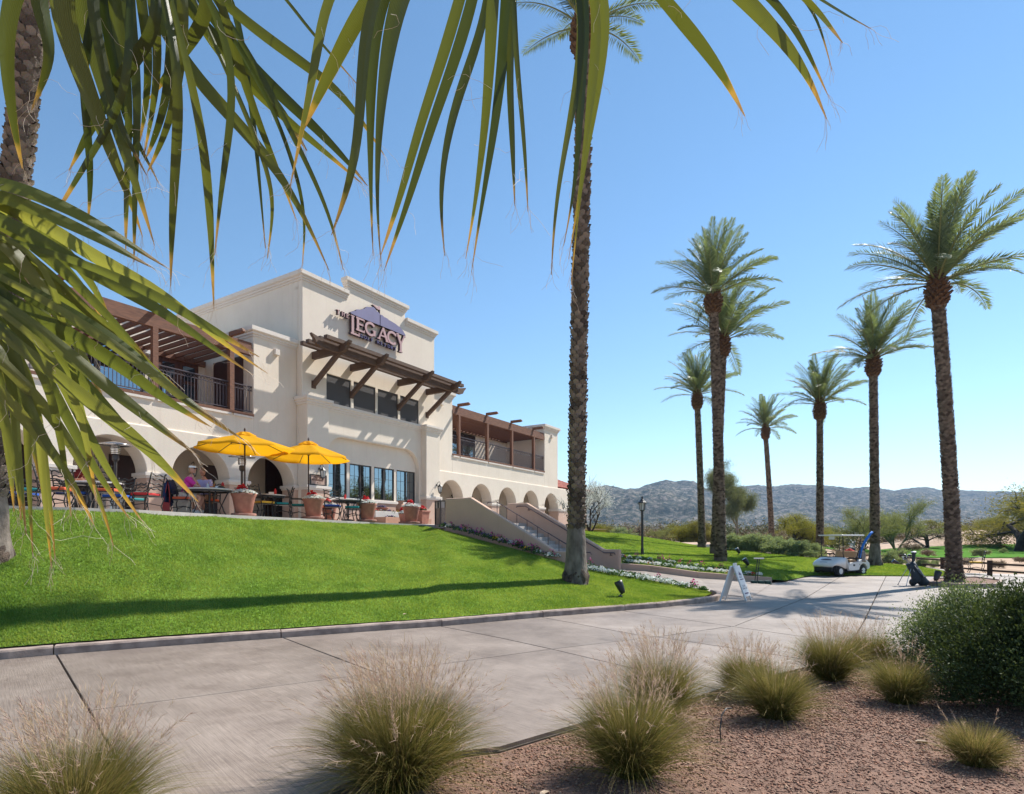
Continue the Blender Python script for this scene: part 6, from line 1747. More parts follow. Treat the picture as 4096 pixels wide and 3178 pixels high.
SAGEL = ['sage shrub at the left end of the row, beside the front palm trunk', 'second sage shrub from the left end of the row behind the right lawn', 'third sage shrub from the left end of the row behind the right lawn', 'tall sage shrub below the eucalyptus, left of the smallest palm', 'sage shrub at the foot of the smallest palm', 'sage shrub just right of the smallest palm foot', 'third sage shrub from the right end of the row', 'second sage shrub from the right end of the row', 'sage shrub at the right end of the row, beside the wide footed palm']
# shrubs: the sage row behind the right lawn and clumps by the fence
k = 0
for x, y0, y1, Y, sp in ((2925, 2205, 2166, 36, 1.5), (2968, 2208, 2160, 35.5, 1.5), (3010, 2212, 2168, 35, 1.5), (3045, 2212, 2162, 34.8, 1.5), (3092, 2216, 2172, 34, 1.6), (3130, 2222, 2180, 33.4, 1.5), (3168, 2226, 2186, 33, 1.5), (3212, 2230, 2188, 32.4, 1.5), (3245, 2232, 2196, 32, 1.3)):
    z0 = float(LAWN2.z((x - CX) / F * min(Y, 31), min(Y, 31))) - .15
    p = at(x, y0 + 3, Y); h = ((y0 - y1) / F * Y) * 1.55 + .15
    tree(('sage', 'sage2')[k % 2], 'sage_shrub', 'shrub', p, h, sp, SAGEL[k], 'sage shrubs in a row behind the right lawn', k); k += 1
for x, y0, y1, Y, sp, key, lb in ((3560, 2262, 2200, 33, 1.0, 'sage', 'leafy green shrub between the mossy palm foot and the first fence post'), (3590, 2255, 2190, 36, 1.0, 'sage2', 'grey green shrub behind the first fence post'), (3690, 2272, 2225, 33, 1.2, 'sage', 'low green shrub between the first two fence posts'),
        (3740, 2268, 2236, 33.5, 1.1, 'sage2', 'low green shrub beside the second fence post'), (3715, 2225, 2190, 46, 1.4, 'dry', 'grey dry shrub before the green fairway'), (3860, 2262, 2225, 36, 1.4, 'dry', 'dry brown shrub right of the large palm trunk'), (3990, 2275, 2232, 32, 1.0, 'dry', 'brown dry bush right of the third fence post'),
        (3925, 2225, 2190, 44, 1.6, 'sage2', 'pale green shrub behind the iron chair'), (4080, 2250, 2222, 38, 1.2, 'dry', 'small brown dry bush near the right edge'), (3440, 2238, 2195, 36, 1.5, 'dry', 'dry twiggy bush behind the golf bag of the cart'), (3380, 2226, 2175, 40, 1.5, 'dry', 'large dry bush behind the golf cart seats'), (3640, 2205, 2165, 52, 1.5, 'thin', 'twiggy grey bush behind the fence'), (4010, 2212, 2190, 50, 1.3, 'sage', 'pale green weed patch beside the fairway')):
    if key == 'thin': key = 'dry'
    tree(key, 'desert_shrub', 'shrub', at(x, y0, Y), (y0 - y1) / F * Y, sp, lb, 'desert shrubs near the fence', k); k += 1
# ================================================================ THINGS ON THE DRIVE AND LAWNS
# lamp post
t = thing('lamp_post', 'black lamp post with glass lantern in the flower bed', 'street lamp', at(2569, 2243, 26.2))
zt = (2243 - 2046) / F * 26.2
m = MB(); m.lathe([(.12, -.3), (.12, .12), (.075, .2), (.07, .5), (.055, .55), (.055, zt)], 12); m.build('post', BLACKP, t)
m = MB(); m.lathe([(.07, zt), (.11, zt + .03), (.11, zt + .05)], 6)
for j in range(6):
    a = PI / 3 * j; c, s = math.cos(a), math.sin(a); m.beam((.10 * c, .10 * s, zt + .05), (.15 * c, .15 * s, zt + .36), .02, .02)
m.build('lantern_frame', BLACKP, t)
m = MB(); m.lathe([(.085, zt + .05), (.138, zt + .36)], 6); m.build('glass', LAMPGLASS, t)
m = MB(); m.lathe([(.23, zt + .36), (.22, zt + .38), (.10, zt + .47), (.09, zt + .50), (.05, zt + .54), (.03, zt + .58), (.045, zt + .62), (.01, zt + .68)], 12); m.build('cap', BLACKP, t)

# A-frame sign
def aframe():
    L = gr(2882, 2404); Rr = gr(2980, 2409); mid = (L + Rr) / 2
    t = thing('sandwich_board', 'white plastic sandwich board standing on the drive at the lawn tip', 'sign', mid, R(4))
    half = .36; dep = .55; top = .94
    ry = R(50)                     # hinge axis runs away from the viewer
    hx = Vector((math.cos(ry), math.sin(ry), 0))
    tl = Vector((-.06, 0, top)); tr_ = Vector((.02, 0, top))
    PL = M('sign_board_plastic', (.74, .73, .72), .5, (.68, .67, .66), 2)
    for nm, b, tp in (('board', Vector((half, -.02, 0)), tr_), ('board', Vector((-half, .0, 0)), tl)):
        up = (tp - b); H = up.length; up.normalize(); nrm = hx.cross(up).normalized()
        if (nrm.x > 0) != (b.x > 0): nrm = -nrm
        def f3(a, c, d, b=b, up=up, nrm=nrm): return tuple(b + hx * a + up * c + nrm * d)
        lp = [(-dep / 2 + .0, 0), (-dep / 2 + .05, 0), (-dep / 2 + .07, .12), (dep / 2 - .07, .12), (dep / 2 - .05, 0), (dep / 2, 0), (dep / 2, H), (-dep / 2, H)]
        lp = [(a + dep / 2, c) for a, c in lp]
        m = MB(); m.plate([lp], f3, -.02, .015); o = m.build(nm, PL, t, bevel=.006)
        if b.x > 0:
            FC = M('board_purple', (.10, .06, .14), .6); FG = M('board_grey_lettering', (.14, .12, .16), .6)
            sgn = 1
            def f4(a, c, d, f3=f3): return f3(a, c, d)
            m = MB(); m.plate([[(.14, .735), (.2, .78), (.25, .84), (.30, .79), (.36, .77), (.41, .735)]], f4, .0155, .018); m.build('emblem', FC, t)
            for wd, y, h, x in (('LEGACY', .655, .06, .13), ('PLEASE', .395, .055, .15), ('RETURN', .325, .05, .06), ('CARTS', .325, .05, .33)):
                word(wd, x, y, h, f4, .018, .0155, FG, t, .06, .85)
            for y0, y1 in ((.595, .62), (.19, .225)):
                m = MB(); m.plate([[(.10, y0), (.45, y0), (.45, y1), (.10, y1)]], f4, .0155, .018); m.build('stripe', FC, t)
    m = MB(); c = hx * dep / 2; m.plate([[(-.10, 0), (.10, 0), (.10, .075), (-.10, .075)], [(-.07, .025), (.07, .025), (.07, .055), (-.07, .055)]], lambda a, b, d: tuple(c + Vector((0, 0, top)) + hx * a + Vector((0, 0, b)) + Vector((d, 0, 0))), -.045, .01); m.build('handle', WHITEP, t)
aframe()

# shoe cleaning brush
t = thing('shoe_brush_stand', 'green shoe brush stand with tall T handle by the low wall', 'shoe brush', gr(3042, 2338), R(-6))
GRN = M('green_brush_base', (.015, .085, .065), .6, (.01, .06, .05)); BR = M('brush_bristles', (.02, .06, .055), .95, bump=.8, bscale=120)
for i, x in enumerate((-.22, .02, .25)):
    m = MB(); m.box(x - .11, x + .10, -.15, .15, .0, .05); m.build('base', GRN, t, bevel=.01)
    m = MB(); m.box(x - .10, x + .08, -.13, .13, .05, .13); m.build('brush', BR, t, bevel=.015)
m = MB(); m.tube([(-.20, 0, .1), (-.10, 0, .93)], .016, 6); m.tube([(-.12, 0, .1), (-.03, 0, .93)], .016, 6); m.build('uprights', BLACKP, t)
m = MB(); m.tube([(-.24, 0, .94), (.12, 0, .94)], .022, 8); m.build('handle', STEEL, t)

# spotlights in the grass
def spot(loc, az, el, label, s=1.0):
    t = thing('garden_spotlight', label, 'spotlight', loc, az, 'black garden spotlights'); e = R(el)
    d = Vector((math.cos(e), 0, math.sin(e))); c = Vector((0, 0, .24 * s))
    m = MB(); pts = [c - d * .17 * s, c - d * .12 * s, c + d * .08 * s, c + d * .17 * s]; m.tube(pts, [.05 * s, .075 * s, .105 * s, .11 * s], 14); m.build('housing', BLACKP, t, True)
    m = MB(); m.tube([c + d * .168 * s, c + d * .174 * s], .095 * s, 14); m.build('lens', LENS, t)
    m = MB(); m.tube([(0, 0, -.1), (0, 0, .05 * s), c - d * .16 * s], .018 * s, 6); m.lathe([(.06 * s, 0), (.05 * s, .03)], 10); m.build('stake', BLACKP, t)
def on_lawn1(x, Y): p = ax(x, Y); p.z = float(LAWN1.z(p.x, p.y)); return p
spot(on_lawn1(2482, 15.0), R(160), 66, 'black spotlight in the main lawn right of the tall palm foot', .98)
p = ax(2985, 24.8); p.z = float(LAWN2.z(p.x, p.y)); spot(p, R(170), 55, 'black spotlight in the right lawn left of the shoe brush', .95)
p = ax(2952, 31); p.z = float(LAWN2.z(p.x, p.y)); spot(p, R(170), 55, 'small black spotlight high on the right lawn by the sage row', .9)
spot(gr(3748, 2333, .14), R(20), 62, 'black spotlight beside the golf bag at the palm foot', 1.0)
spot(at(3583, 2268, 31.5), R(170), 30, 'black spotlight by the first fence post', 1.0)
# planting ring round the right palm
t = thing('palm_bed_kerb', 'pinkish kerb round the foot of the right palm', 'kerb', (0, 0, 0))
q = [gr(3720, 2342), gr(3830, 2352), gr(3985, 2352), gr(4010, 2335), gr(3900, 2320), gr(3745, 2326)]
for a, b in zip(q, q[1:] + q[:1]):
    m = MB(); m.beam(a + Vector((0, 0, .07)), b + Vector((0, 0, .07)), .14, .15); m.build('kerb_stone', KERB, t, bevel=.01)
m = MB(); m.add([(p.x, p.y, .10) for p in q], [tuple(range(6))]); m.build('mulch', BEDM, t)

# golf cart
p = gr(3364, 2305.5)
CH = math.atan2(-.44, -.9)
cart = thing('golf_cart', 'white golf cart with tan seats and white roof parked at the lawn edge', 'golf cart', (p.x + .30, p.y + .55, .0), CH)
TAN = M('tan_vinyl', (.50, .31, .17), .55, (.44, .27, .15), 6)
UND = M('dark_underbody', (.022, .022, .024), .7)
def cart_build(t):
    W = .585
    # cowl: cross sections along x
    secs = [(1.22, .40, .52, .46), (1.19, .48, .60, .53), (1.02, .50, .70, .57), (.75, .42, .80, .585), (.52, .36, .84, .585), (.46, .33, .84, .585)]
    vs = []
    for x, z0, z1, w in secs: vs += [(x, -w, z0), (x, -w, z1 - .05), (x, -w * .86, z1), (x, w * .86, z1), (x, w, z1 - .05), (x, w, z0)]
    m = MB(); m.add(vs, [(i * 6 + j, i * 6 + (j + 1) % 6, i * 6 + 6 + (j + 1) % 6, i * 6 + 6 + j) for i in range(5) for j in range(6)] + [tuple(range(5, -1, -1)), tuple(30 + j for j in range(6))]); m.build('front_cowl', WHITEP, t, True, bevel=.0)
    # rear body with wheel arch outline
    def side(a, b, d): return (a, d, b)
    arch_ = [(-.72 + .29 * math.cos(u), .25 + .30 * math.sin(u)) for u in np.linspace(PI * .97, PI * .03, 12)]
    lp = [(-1.17, .34)] + arch_ + [(-.30, .26), (.22, .24), (.28, .30), (.22, .58), (.10, .60), (-.35, .62), (-.60, .74), (-.95, .70), (-1.15, .56)]
    m = MB(); m.plate([lp], side, -W, W); m.build('rear_body', WHITEP, t, bevel=.02)
    m = MB(); m.beam((.29, -W + .01, .26), (.50, -W + .01, .80), .03, .10, up=(0, 1, 0)); m.beam((.29, W - .01, .26), (.50, W - .01, .80), .03, .10, up=(0, 1, 0)); m.build('side_apron', WHITEP, t)
    m = MB(); m.box(-1.1, 1.12, -W + .10, W - .10, .20, .34); m.box(.50, 1.10, -W + .06, W - .06, .30, .46); m.box(-.95, .4, -W - .01, W + .01, .215, .255); m.build('underbody', UND, t)
    m = MB(); m.box(1.10, 1.22, -.42, .42, .26, .40); m.build('bumper', UND, t, bevel=.02)
    for sx in (.82, -.72):
        for sy in (-1, 1):
            w = MB(); c = sy * .475
            prof = [(.12, -.105), (.20, -.11), (.228, -.085), (.232, 0), (.228, .085), (.20, .11), (.12, .105)]
            n = 22; v2, f2 = [], []
            for r_, y in prof:
                for j in range(n): a = 2 * PI * j / n; v2.append((sx + r_ * math.cos(a), c + y, .232 + r_ * math.sin(a)))
            k = len(prof); f2 = [(i * n + j, i * n + (j + 1) % n, (i + 1) * n + (j + 1) % n, (i + 1) * n + j) for i in range(k - 1) for j in range(n)]
            w.add(v2, f2); o = w.build('wheel', RUBBER, t, True)
            w = MB(); w.tube([(sx, c + sy * .085, .232), (sx, c + sy * .112, .232)], .125, 16); w.tube([(sx, c + sy * .11, .232), (sx, c + sy * .122, .232)], .06, 12); w.build('rim', WHITEP, o)
    m = MB(); m.box(-.32, .14, -.52, .52, .64, .74); m.build('seat', TAN, t, bevel=.03)
    m = MB(); m.add([(-.34, -.52, .82), (-.27, -.52, .82), (-.27, .52, .82), (-.34, .52, .82), (-.43, -.50, 1.10), (-.36, -.50, 1.10), (-.36, .50, 1.10), (-.43, .50, 1.10)], [(0, 3, 2, 1), (4, 5, 6, 7), (0, 1, 5, 4), (1, 2, 6, 5), (2, 3, 7, 6), (3, 0, 4, 7)]); m.build('seat_back', TAN, t, bevel=.03)
    m = MB(); m.box(-.5, -.42, -.46, .46, .70, .80); 
    for s in (-1, 1): m.tube([(-.36, s * .50, .66), (-.40, s * .50, .95), (-.50, s * .50, 1.12)], .016, 6); m.tube([(-.30, s * .55, .66), (-.1, s * .57, .80), (-.32, s * .55, .86)], .018, 6)
    m.build('seat_frame', UND, t)
    # roof and struts
    pr = [(-.78, -.56), (-.74, -.60), (.74, -.60), (.80, -.54), (.80, .54), (.74, .60), (-.74, .60), (-.78, .56)]
    m = MB(); m.plate([pr], lambda a, b, d: (a - .02, b, d + .012 * math.cos(a * 1.6)), 1.775, 1.83); m.build('roof', WHITEP, t, bevel=.02)
    for s in (-1, 1):
        m = MB(); m.tube([(.55, s * .53, .80), (.62, s * .53, 1.0), (.60, s * .53, 1.30), (.62, s * .52, 1.78)], .017, 6); m.build('front_strut', UND, t)
        m = MB(); m.tube([(-.52, s * .50, .75), (-.62, s * .50, 1.05), (-.60, s * .50, 1.45), (-.66, s * .50, 1.78)], .017, 6); m.build('rear_strut', UND, t)
    m = MB(); m.tube([(.62, -.1, .55), (.36, -.28, .98)], .02, 6); c = Vector((.33, -.28, 1.0)); d = Vector((-.55, 0, .83)).normalized(); u = Vector((0, 1, 0)); v = d.cross(u)
    m.tube([c + (u * math.cos(a) + v * math.sin(a)) * .18 for a in np.linspace(0, 2 * PI, 19)], .016, 6, cap=False); m.tube([c - u * .17, c + u * .17], .012, 5); m.build('steering_wheel', BLACKP, t, True)
    m = MB(); m.box(.46, .54, -.52, .52, .55, .86); m.build('dashboard', UND, t, bevel=.02)
    m = MB(); m.box(1.125, 1.16, -.20, .16, .555, .63); o = m.build('number_plate', UND, t); o.rotation_euler = (0, 0, 0)
    m = MB(); m.plate([[(-.26, 0), (-.1, .05), (.0, .055), (.12, .04), (.26, 0), (.26, -.02), (-.26, -.02)]], lambda a, b, d: (.99 - b * 1.2 + d * .4, a, .735 + b * .6 + d), .0, .006); m.build('emblem', FC2, t)
    m = MB(); m.box(-.12, .0, W, W + .006, .44, .52); m.box(-.12, .0, -W - .006, -W, .44, .52); m.build('vent', UND, t)
    for ch, x in (('1', -.46), ('8', -.43)):
        m = MB(); letter(m, ch, 0, 0, .055, lambda a, b, d: (x - .43 * 0 - a, W + d, .485 + b), .001, .004); m.build('number', UND, t)
    m = MB(); m.plate([[(.64, 1.50), (.64, 1.66)] + [(.64, 1.66)]], lambda a, b, d: (a, d, b), -.1, .2) if False else m.box(.655, .66, -.12, .16, 1.62, 1.76); m.build('notice', WHITEP, t)
FC2 = M('cart_emblem', (.06, .04, .10), .5)
cart_build(cart)
def cart_pt(x, y, z): return cart.location + Matrix.Rotation(CH, 3, 'Z') @ Vector((x, y, z))
ndl = thing('foam_tube', 'bright blue foam tube sticking up from the back of the golf cart', 'foam tube', cart_pt(-.80, .34, .80), CH)
BLUEF = M('blue_foam', (.012, .17, .60), .75, (.01, .14, .52), 20)
m = MB(); m.tube([(0, 0, 0), (-.08, .0, .28), (-.22, .03, .58), (-.40, .07, .84), (-.58, .11, 1.05), (-.70, .14, 1.16)], .055, 12); m.build('tube', BLUEF, ndl, True)
CLUBH = M('club_head_dark', (.03, .03, .035), .25, (.05, .05, .05), 10)
def clubs(t, base, tilt, n, seed, L=.32):
    g = random.Random(seed)
    for i in range(n):
        a = g.uniform(0, 2 * PI); r_ = g.uniform(0, .10); b = Vector(base) + Vector((r_ * math.cos(a), r_ * math.sin(a), 0)); d = (Vector(tilt) + Vector((g.uniform(-.25, .25), g.uniform(-.25, .25), 0))).normalized(); e = b + d * (L * g.uniform(.5, 1.2))
        m = MB(); m.tube([b, e], .008, 5); o = m.build('golf_club', CHROME, t)
        m = MB(); q = Vector((math.cos(a), math.sin(a), .2))
        if i % 3 == 0: ellip(m, lambda x, y, z: e + q * x + Vector((-q.y, q.x, 0)) * y + Vector((0, 0, z)), (.03, 0, .02), (.065, .05, .038), 10, 7)
        else: m.beam(e, e + q * .085, .018, .05)
        m.build('club_head', (CLUBH, WHITEP, CHROME)[i % 3], o, True)
def bag_mesh(t, r=.15, h=.86, mat=None, tilt=(0, 0)):
    m = MB(); N = 16; secs = [(0, r * .92), (.03, r), (.3, r * .95), (.6, r), (h - .04, r * 1.05), (h, r * .98)]
    vs = []
    for z, rr_ in secs:
        for j in range(N): a = 2 * PI * j / N; vs.append((rr_ * math.cos(a) + tilt[0] * z, rr_ * .85 * math.sin(a) + tilt[1] * z, z))
    m.add(vs, [(i * N + j, i * N + (j + 1) % N, (i + 1) * N + (j + 1) % N, (i + 1) * N + j) for i in range(len(secs) - 1) for j in range(N)] + [tuple(range(N - 1, -1, -1)), tuple(5 * N + j for j in range(N))]); return m.build('bag_body', mat, t, True)
DKB = M('dark_bag_fabric', (.016, .026, .035), .6, (.03, .04, .05), 14, bump=.3, bscale=30)
cb = thing('golf_bag', 'golf bag strapped on the back of the golf cart', 'golf bag', cart_pt(-1.02, .25, .42), CH)
bag_mesh(cb, .14, .82, BLACKP, (-.12, 0)); clubs(cb, (-.10, 0, .82), (-.2, 0, 1), 7, 4)
cb = thing('golf_bag', 'second golf bag half hidden on the far side of the cart back', 'golf bag', cart_pt(-1.02, -.22, .42), CH)
bag_mesh(cb, .14, .82, DKB, (-.12, 0)); clubs(cb, (-.10, 0, .82), (-.2, 0, 1), 5, 6)
tw = thing('towel', 'grey towel hanging at the near rear corner of the golf cart', 'towel', cart_pt(-.60, .56, .66), CH)
m = MB(); vs = []
for i in range(7):
    for j in range(6): vs.append((-.17 + .30 * j / 5 * (.6 + .4 * i / 6) - .02 * i, .045 + .018 * math.sin(j * 1.7 + i), .46 - .50 * i / 6))
m.add(vs, [(i * 6 + j, i * 6 + j + 1, i * 6 + 7 + j, i * 6 + 6 + j) for i in range(6) for j in range(5)]); o = m.build('cloth', M('grey_towel_cloth', (.30, .26, .25), .95, (.24, .21, .21), 12, bump=.5, bscale=40), tw, True)
so = o.modifiers.new('thick', 'SOLIDIFY'); so.thickness = .012
rb = thing('red_bundle', 'red cloth bundle behind the seat back of the golf cart', 'bundle', cart_pt(-.55, .0, 1.05), CH)
m = MB()
for c, r_ in (((0, -.08, .04), .10), ((0, .06, .08), .11), ((.02, .20, .03), .09)): ellip(m, lambda x, y, z: Vector((x, y, z)), c, (r_, r_, r_ * .75), 10, 7)
m.build('cloth', CUSH['red'], rb, True)

# golf bag on its stand legs
b0 = gr(3668, 2343)
gb = thing('golf_bag', 'dark stand bag full of clubs leaning on the drive at right', 'golf bag', b0, R(0))
m = MB(); secs = [(Vector((.30, 0, .06)), .155), (Vector((.22, 0, .12)), .165), (Vector((.02, 0, .36)), .17), (Vector((-.14, 0, .62)), .155), (Vector((-.24, 0, .80)), .15)]
bag_ax = Vector((-.58, 0, .81)).normalized()
m.tube([s for s, _ in secs], [r_ for _, r_ in secs], 16); m.build('bag_body', DKB, gb, True)
m = MB(); ellip(m, lambda x, y, z: Vector((x, y, z)), (-.10, -.10, .36), (.17, .13, .30), 12, 9); m.build('front_pocket', DKB, gb, True)
m = MB(); ellip(m, lambda x, y, z: Vector((x, y, z)), (-.16, -.02, .12), (.12, .12, .13), 12, 9); m.build('side_pocket', BLACKP, gb, True)
m = MB(); m.tube([(-.20, -.16, .72), (-.12, -.26, .48), (.06, -.22, .33), (.20, -.15, .32)], .022, 6); m.build('strap', DKB, gb, True)
for y in (-.12, .18):
    m = MB(); m.tube([(-.22, y * .5, .70), (-.36, y, .40)], .012, 6); m.tube([(-.36, y, .40), (-.50, y * 1.5, .02)], .013, 6); m.lathe([(.02, 0), (.02, .03)], 8, (-.50, y * 1.5, 0)); m.build('stand_leg', (STEEL), gb)
m = MB()
for q in ((-.17, -.175), (-.05, -.185), (.08, -.18)): m.tube([(q[0] - .07, q[1] + .02, .58), (q[0], q[1] - .01, .42), (q[0] + .07, q[1] + .03, .26)], .006, 5)
m.build('piping', WHITEP, gb)
clubs(gb, (-.25, 0, .80), (-.45, 0, .8), 10, 8, .28)
m = MB(); m.tube([(-.12, .02, .84), (-.10, .02, 1.14)], [.05, .06], 10); m.lathe([(.075, 1.12), (.08, 1.16), (.07, 1.19)], 12, (-.10, .02, 0)); m.build('head_cover', DKB, gb)
m = MB(); m.lathe([(.08, 1.17), (.085, 1.20), (.05, 1.22)], 12, (-.10, .02, 0)); m.build('white_cover_top', WHITEP, gb)

# rail fence of the desert edge
fence = thing('rail_fence', 'low weathered timber rail fence along the desert edge', 'fence', (0, 0, 0))
FW = M('fence_timber', (.085, .045, .028), .9, (.045, .024, .016), 4, bump=.6, bscale=25, stretch=(1, 1, 4))
fp = [(3240, 44, .12), (3420, 39.5, .10), (3602, 35, .08), (3770, 31, .06), (3959, 26.9, .05), (4190, 24.6, .04), (4420, 23, .03)]
prev = None
for i, (x, Y, z) in enumerate(fp):
    p = ax(x, Y, z); m = MB(); m.box(p.x - .075, p.x + .075, p.y - .075, p.y + .075, z - .2, z + .62); m.build('post', FW, fence, bevel=.012)
    if prev is not None:
        for h in (.46, .16):
            m = MB(); m.beam(prev + Vector((0, 0, h)), p + Vector((0, 0, h + random.Random(i * 3 + h).uniform(-.03, .03))), .07, .085); m.build('rail', FW, fence)
    prev = p
chair('yellow', 0, 0, 150, 'single iron chair with pale seat standing by the fence at right', 'iron chair by the fence', 1.0, ax(3905, 27.6, .07))

# flower beds
def bed(pts, w, seed, name, label=None):
    """strip of bedding plants along a polyline of (point, width, mix)"""
    g = random.Random(seed); mats = [BEDG, WHITEF, MAGF, PURF, YELF, RED]; m = MB()
    for (a, mixa), (b, mixb) in zip(pts, pts[1:]):
        L = (b - a).length; n = max(2, int(L / .22)); d = (b - a).normalized(); nn = Vector((-d.y, d.x, 0))
        for i in range(n):
            for rw in range(3):
                c = a.lerp(b, (i + g.random()) / n) + nn * ((rw - 1) * w * .33 + g.uniform(-.06, .06))
                mix = mixa if g.random() < 1 - i / n else mixb; k = g.choices(range(6), mix)[0]; hh = .16 if k != 2 else .30
                r_ = g.uniform(.10, .17)
                for kind, cnt, sz in ((0, 26, .035), (k, 46 if k == 1 else 16, .023 if k == 1 else .028)):
                    if kind == 0 and k == 1: cnt = 8
                    for _ in range(cnt):
                        u = g.uniform(0, 2 * PI); q = r_ * math.sqrt(g.random()); z = hh * (1 - (q / r_) ** 2 * .6) * (g.uniform(.2, .9) if kind == 0 else g.uniform(.75, 1.1))
                        pc = c + Vector((q * math.cos(u), q * math.sin(u), z)); dd = Vector((g.uniform(-1, 1), g.uniform(-1, 1), g.uniform(0, 1))).normalized(); x_ = dd.orthogonal().normalized() * sz; y_ = dd.cross(x_).normalized() * sz
                        m.add([pc - x_, pc + y_ * .8, pc + x_, pc - y_ * .8], [(0, 1, 2, 3)], kind)
    o = m.build(name, mats, None, fix=False); return tag(o, kind='stuff')
def L1(x, Y): p = ax(x, Y); p.z = float(LAWN1.z(p.x, p.y)); return p
A_ = [2, .2, 2.6, 1.2, 0, 0]; B_ = [1.4, .4, 1.3, 3.8, .6, 0]; C_ = [1.2, 1.4, 1.3, 1.4, 1.2, 0]; D_ = [1.4, 4.5, .25, 0, 0, .12]; G_ = [4.5, 1.6, .25, 0, 0, .25]
bed([(at(1772, 2108, 21.75), A_), (at(1880, 2133, 21.35), B_), (at(2000, 2168, 20.95), C_), (at(2110, 2203, 20.45), C_), (at(2228, 2236, 19.75), D_)], .42, 1, 'flowers')
bed([(at(2350, 2270, 19.5), G_), (at(2480, 2298, 19.2), G_), (at(2600, 2318, 19.0), G_), (at(2700, 2338, 18.7), G_)], .55, 2, 'flowers')
bed([(at(2360, 2282, 18.9), D_), (at(2480, 2306, 18.7), D_), (at(2640, 2332, 18.5), D_), (at(2745, 2352, 18.1), D_), (at(2818, 2364, 17.7), D_)], .30, 3, 'flowers')
def L2(x, Y, dz=0): p = ax(x, Y); p.z = float(LAWN2.z(p.x, p.y)) + dz; return p
bed([(Vector((4.5, 23.75, .70)), D_), (Vector((5.5, 23.35, .62)), D_), (Vector((7.1, 22.95, .42)), D_), (Vector((8.6, 22.8, .30)), D_), (Vector((9.6, 22.75, .20)), D_)], .34, 4, 'flowers')
bed([(Vector((4.5, 24.5, .86)), [2, 1.5, .5, 0, 0, .5]), (Vector((5.6, 24.2, .76)), G_), (Vector((7.2, 23.7, .52)), [5, .8, .7, 0, 0, .1]), (Vector((8.7, 23.4, .38)), [5, .8, .7, 0, 0, 0])], .7, 5, 'flowers')
# ================================================================ BUNCH GRASSES IN THE GRAVEL
def blade_mat():
    m, nt, n, l, p = new_mat('bunch_grass')
    a = n.new('ShaderNodeAttribute'); a.attribute_name = 'tint'; l.new(a.outputs['Color'], p.inputs['Base Color']); p.inputs['Roughness'].default_value = .55; p.inputs['Specular IOR Level'].default_value = .25
    tr = n.new('ShaderNodeBsdfTranslucent'); l.new(a.outputs['Color'], tr.inputs['Color']); mx = n.new('ShaderNodeMixShader'); mx.inputs[0].default_value = .4
    l.new(p.outputs[0], mx.inputs[1]); l.new(tr.outputs[0], mx.inputs[2]); l.new(mx.outputs[0], n['Material Output'].inputs['Surface']); return m
BLADE = blade_mat()
def ribbons(base, d0, L, droop, w, segs, c0, c1, g, cpow=1.0):
    """arched ribbons: start points, unit directions, lengths"""
    n = len(base); t = np.linspace(0, 1, segs + 1)[None, :, None]
    az = d0.copy(); az[:, 2] = 0; az /= np.maximum(np.linalg.norm(az, axis=1)[:, None], 1e-6)
    P = base[:, None] + d0[:, None] * (L[:, None, None] * t) + (az[:, None] * .35 + np.array([0, 0, -1.0])) * (droop * L)[:, None, None] * t ** 2.4
    sd = np.cross(d0, g.normal(0, 1, (n, 3))); sd /= np.linalg.norm(sd, axis=1)[:, None]
    W = sd[:, None] * (w[:, None, None] * (1 - t * .85))
    v = np.stack([P - W, P + W], 2).reshape(n, -1, 3); k = 2 * (segs + 1)
    f = []
    for i in range(segs): f.append([2 * i, 2 * i + 1, 2 * i + 3, 2 * i + 2])
    F_ = np.array(f)[None] + (np.arange(n) * k)[:, None, None]
    tc = np.repeat(t[..., 0], 2, 1)[..., None] ** cpow
    C = c0[:, None] * (1 - tc) + c1[:, None] * tc
    return v.reshape(-1, 3), F_.reshape(-1, 4), np.concatenate([C, np.ones(C.shape[:2] + (1,))], -1).reshape(-1, 4), P
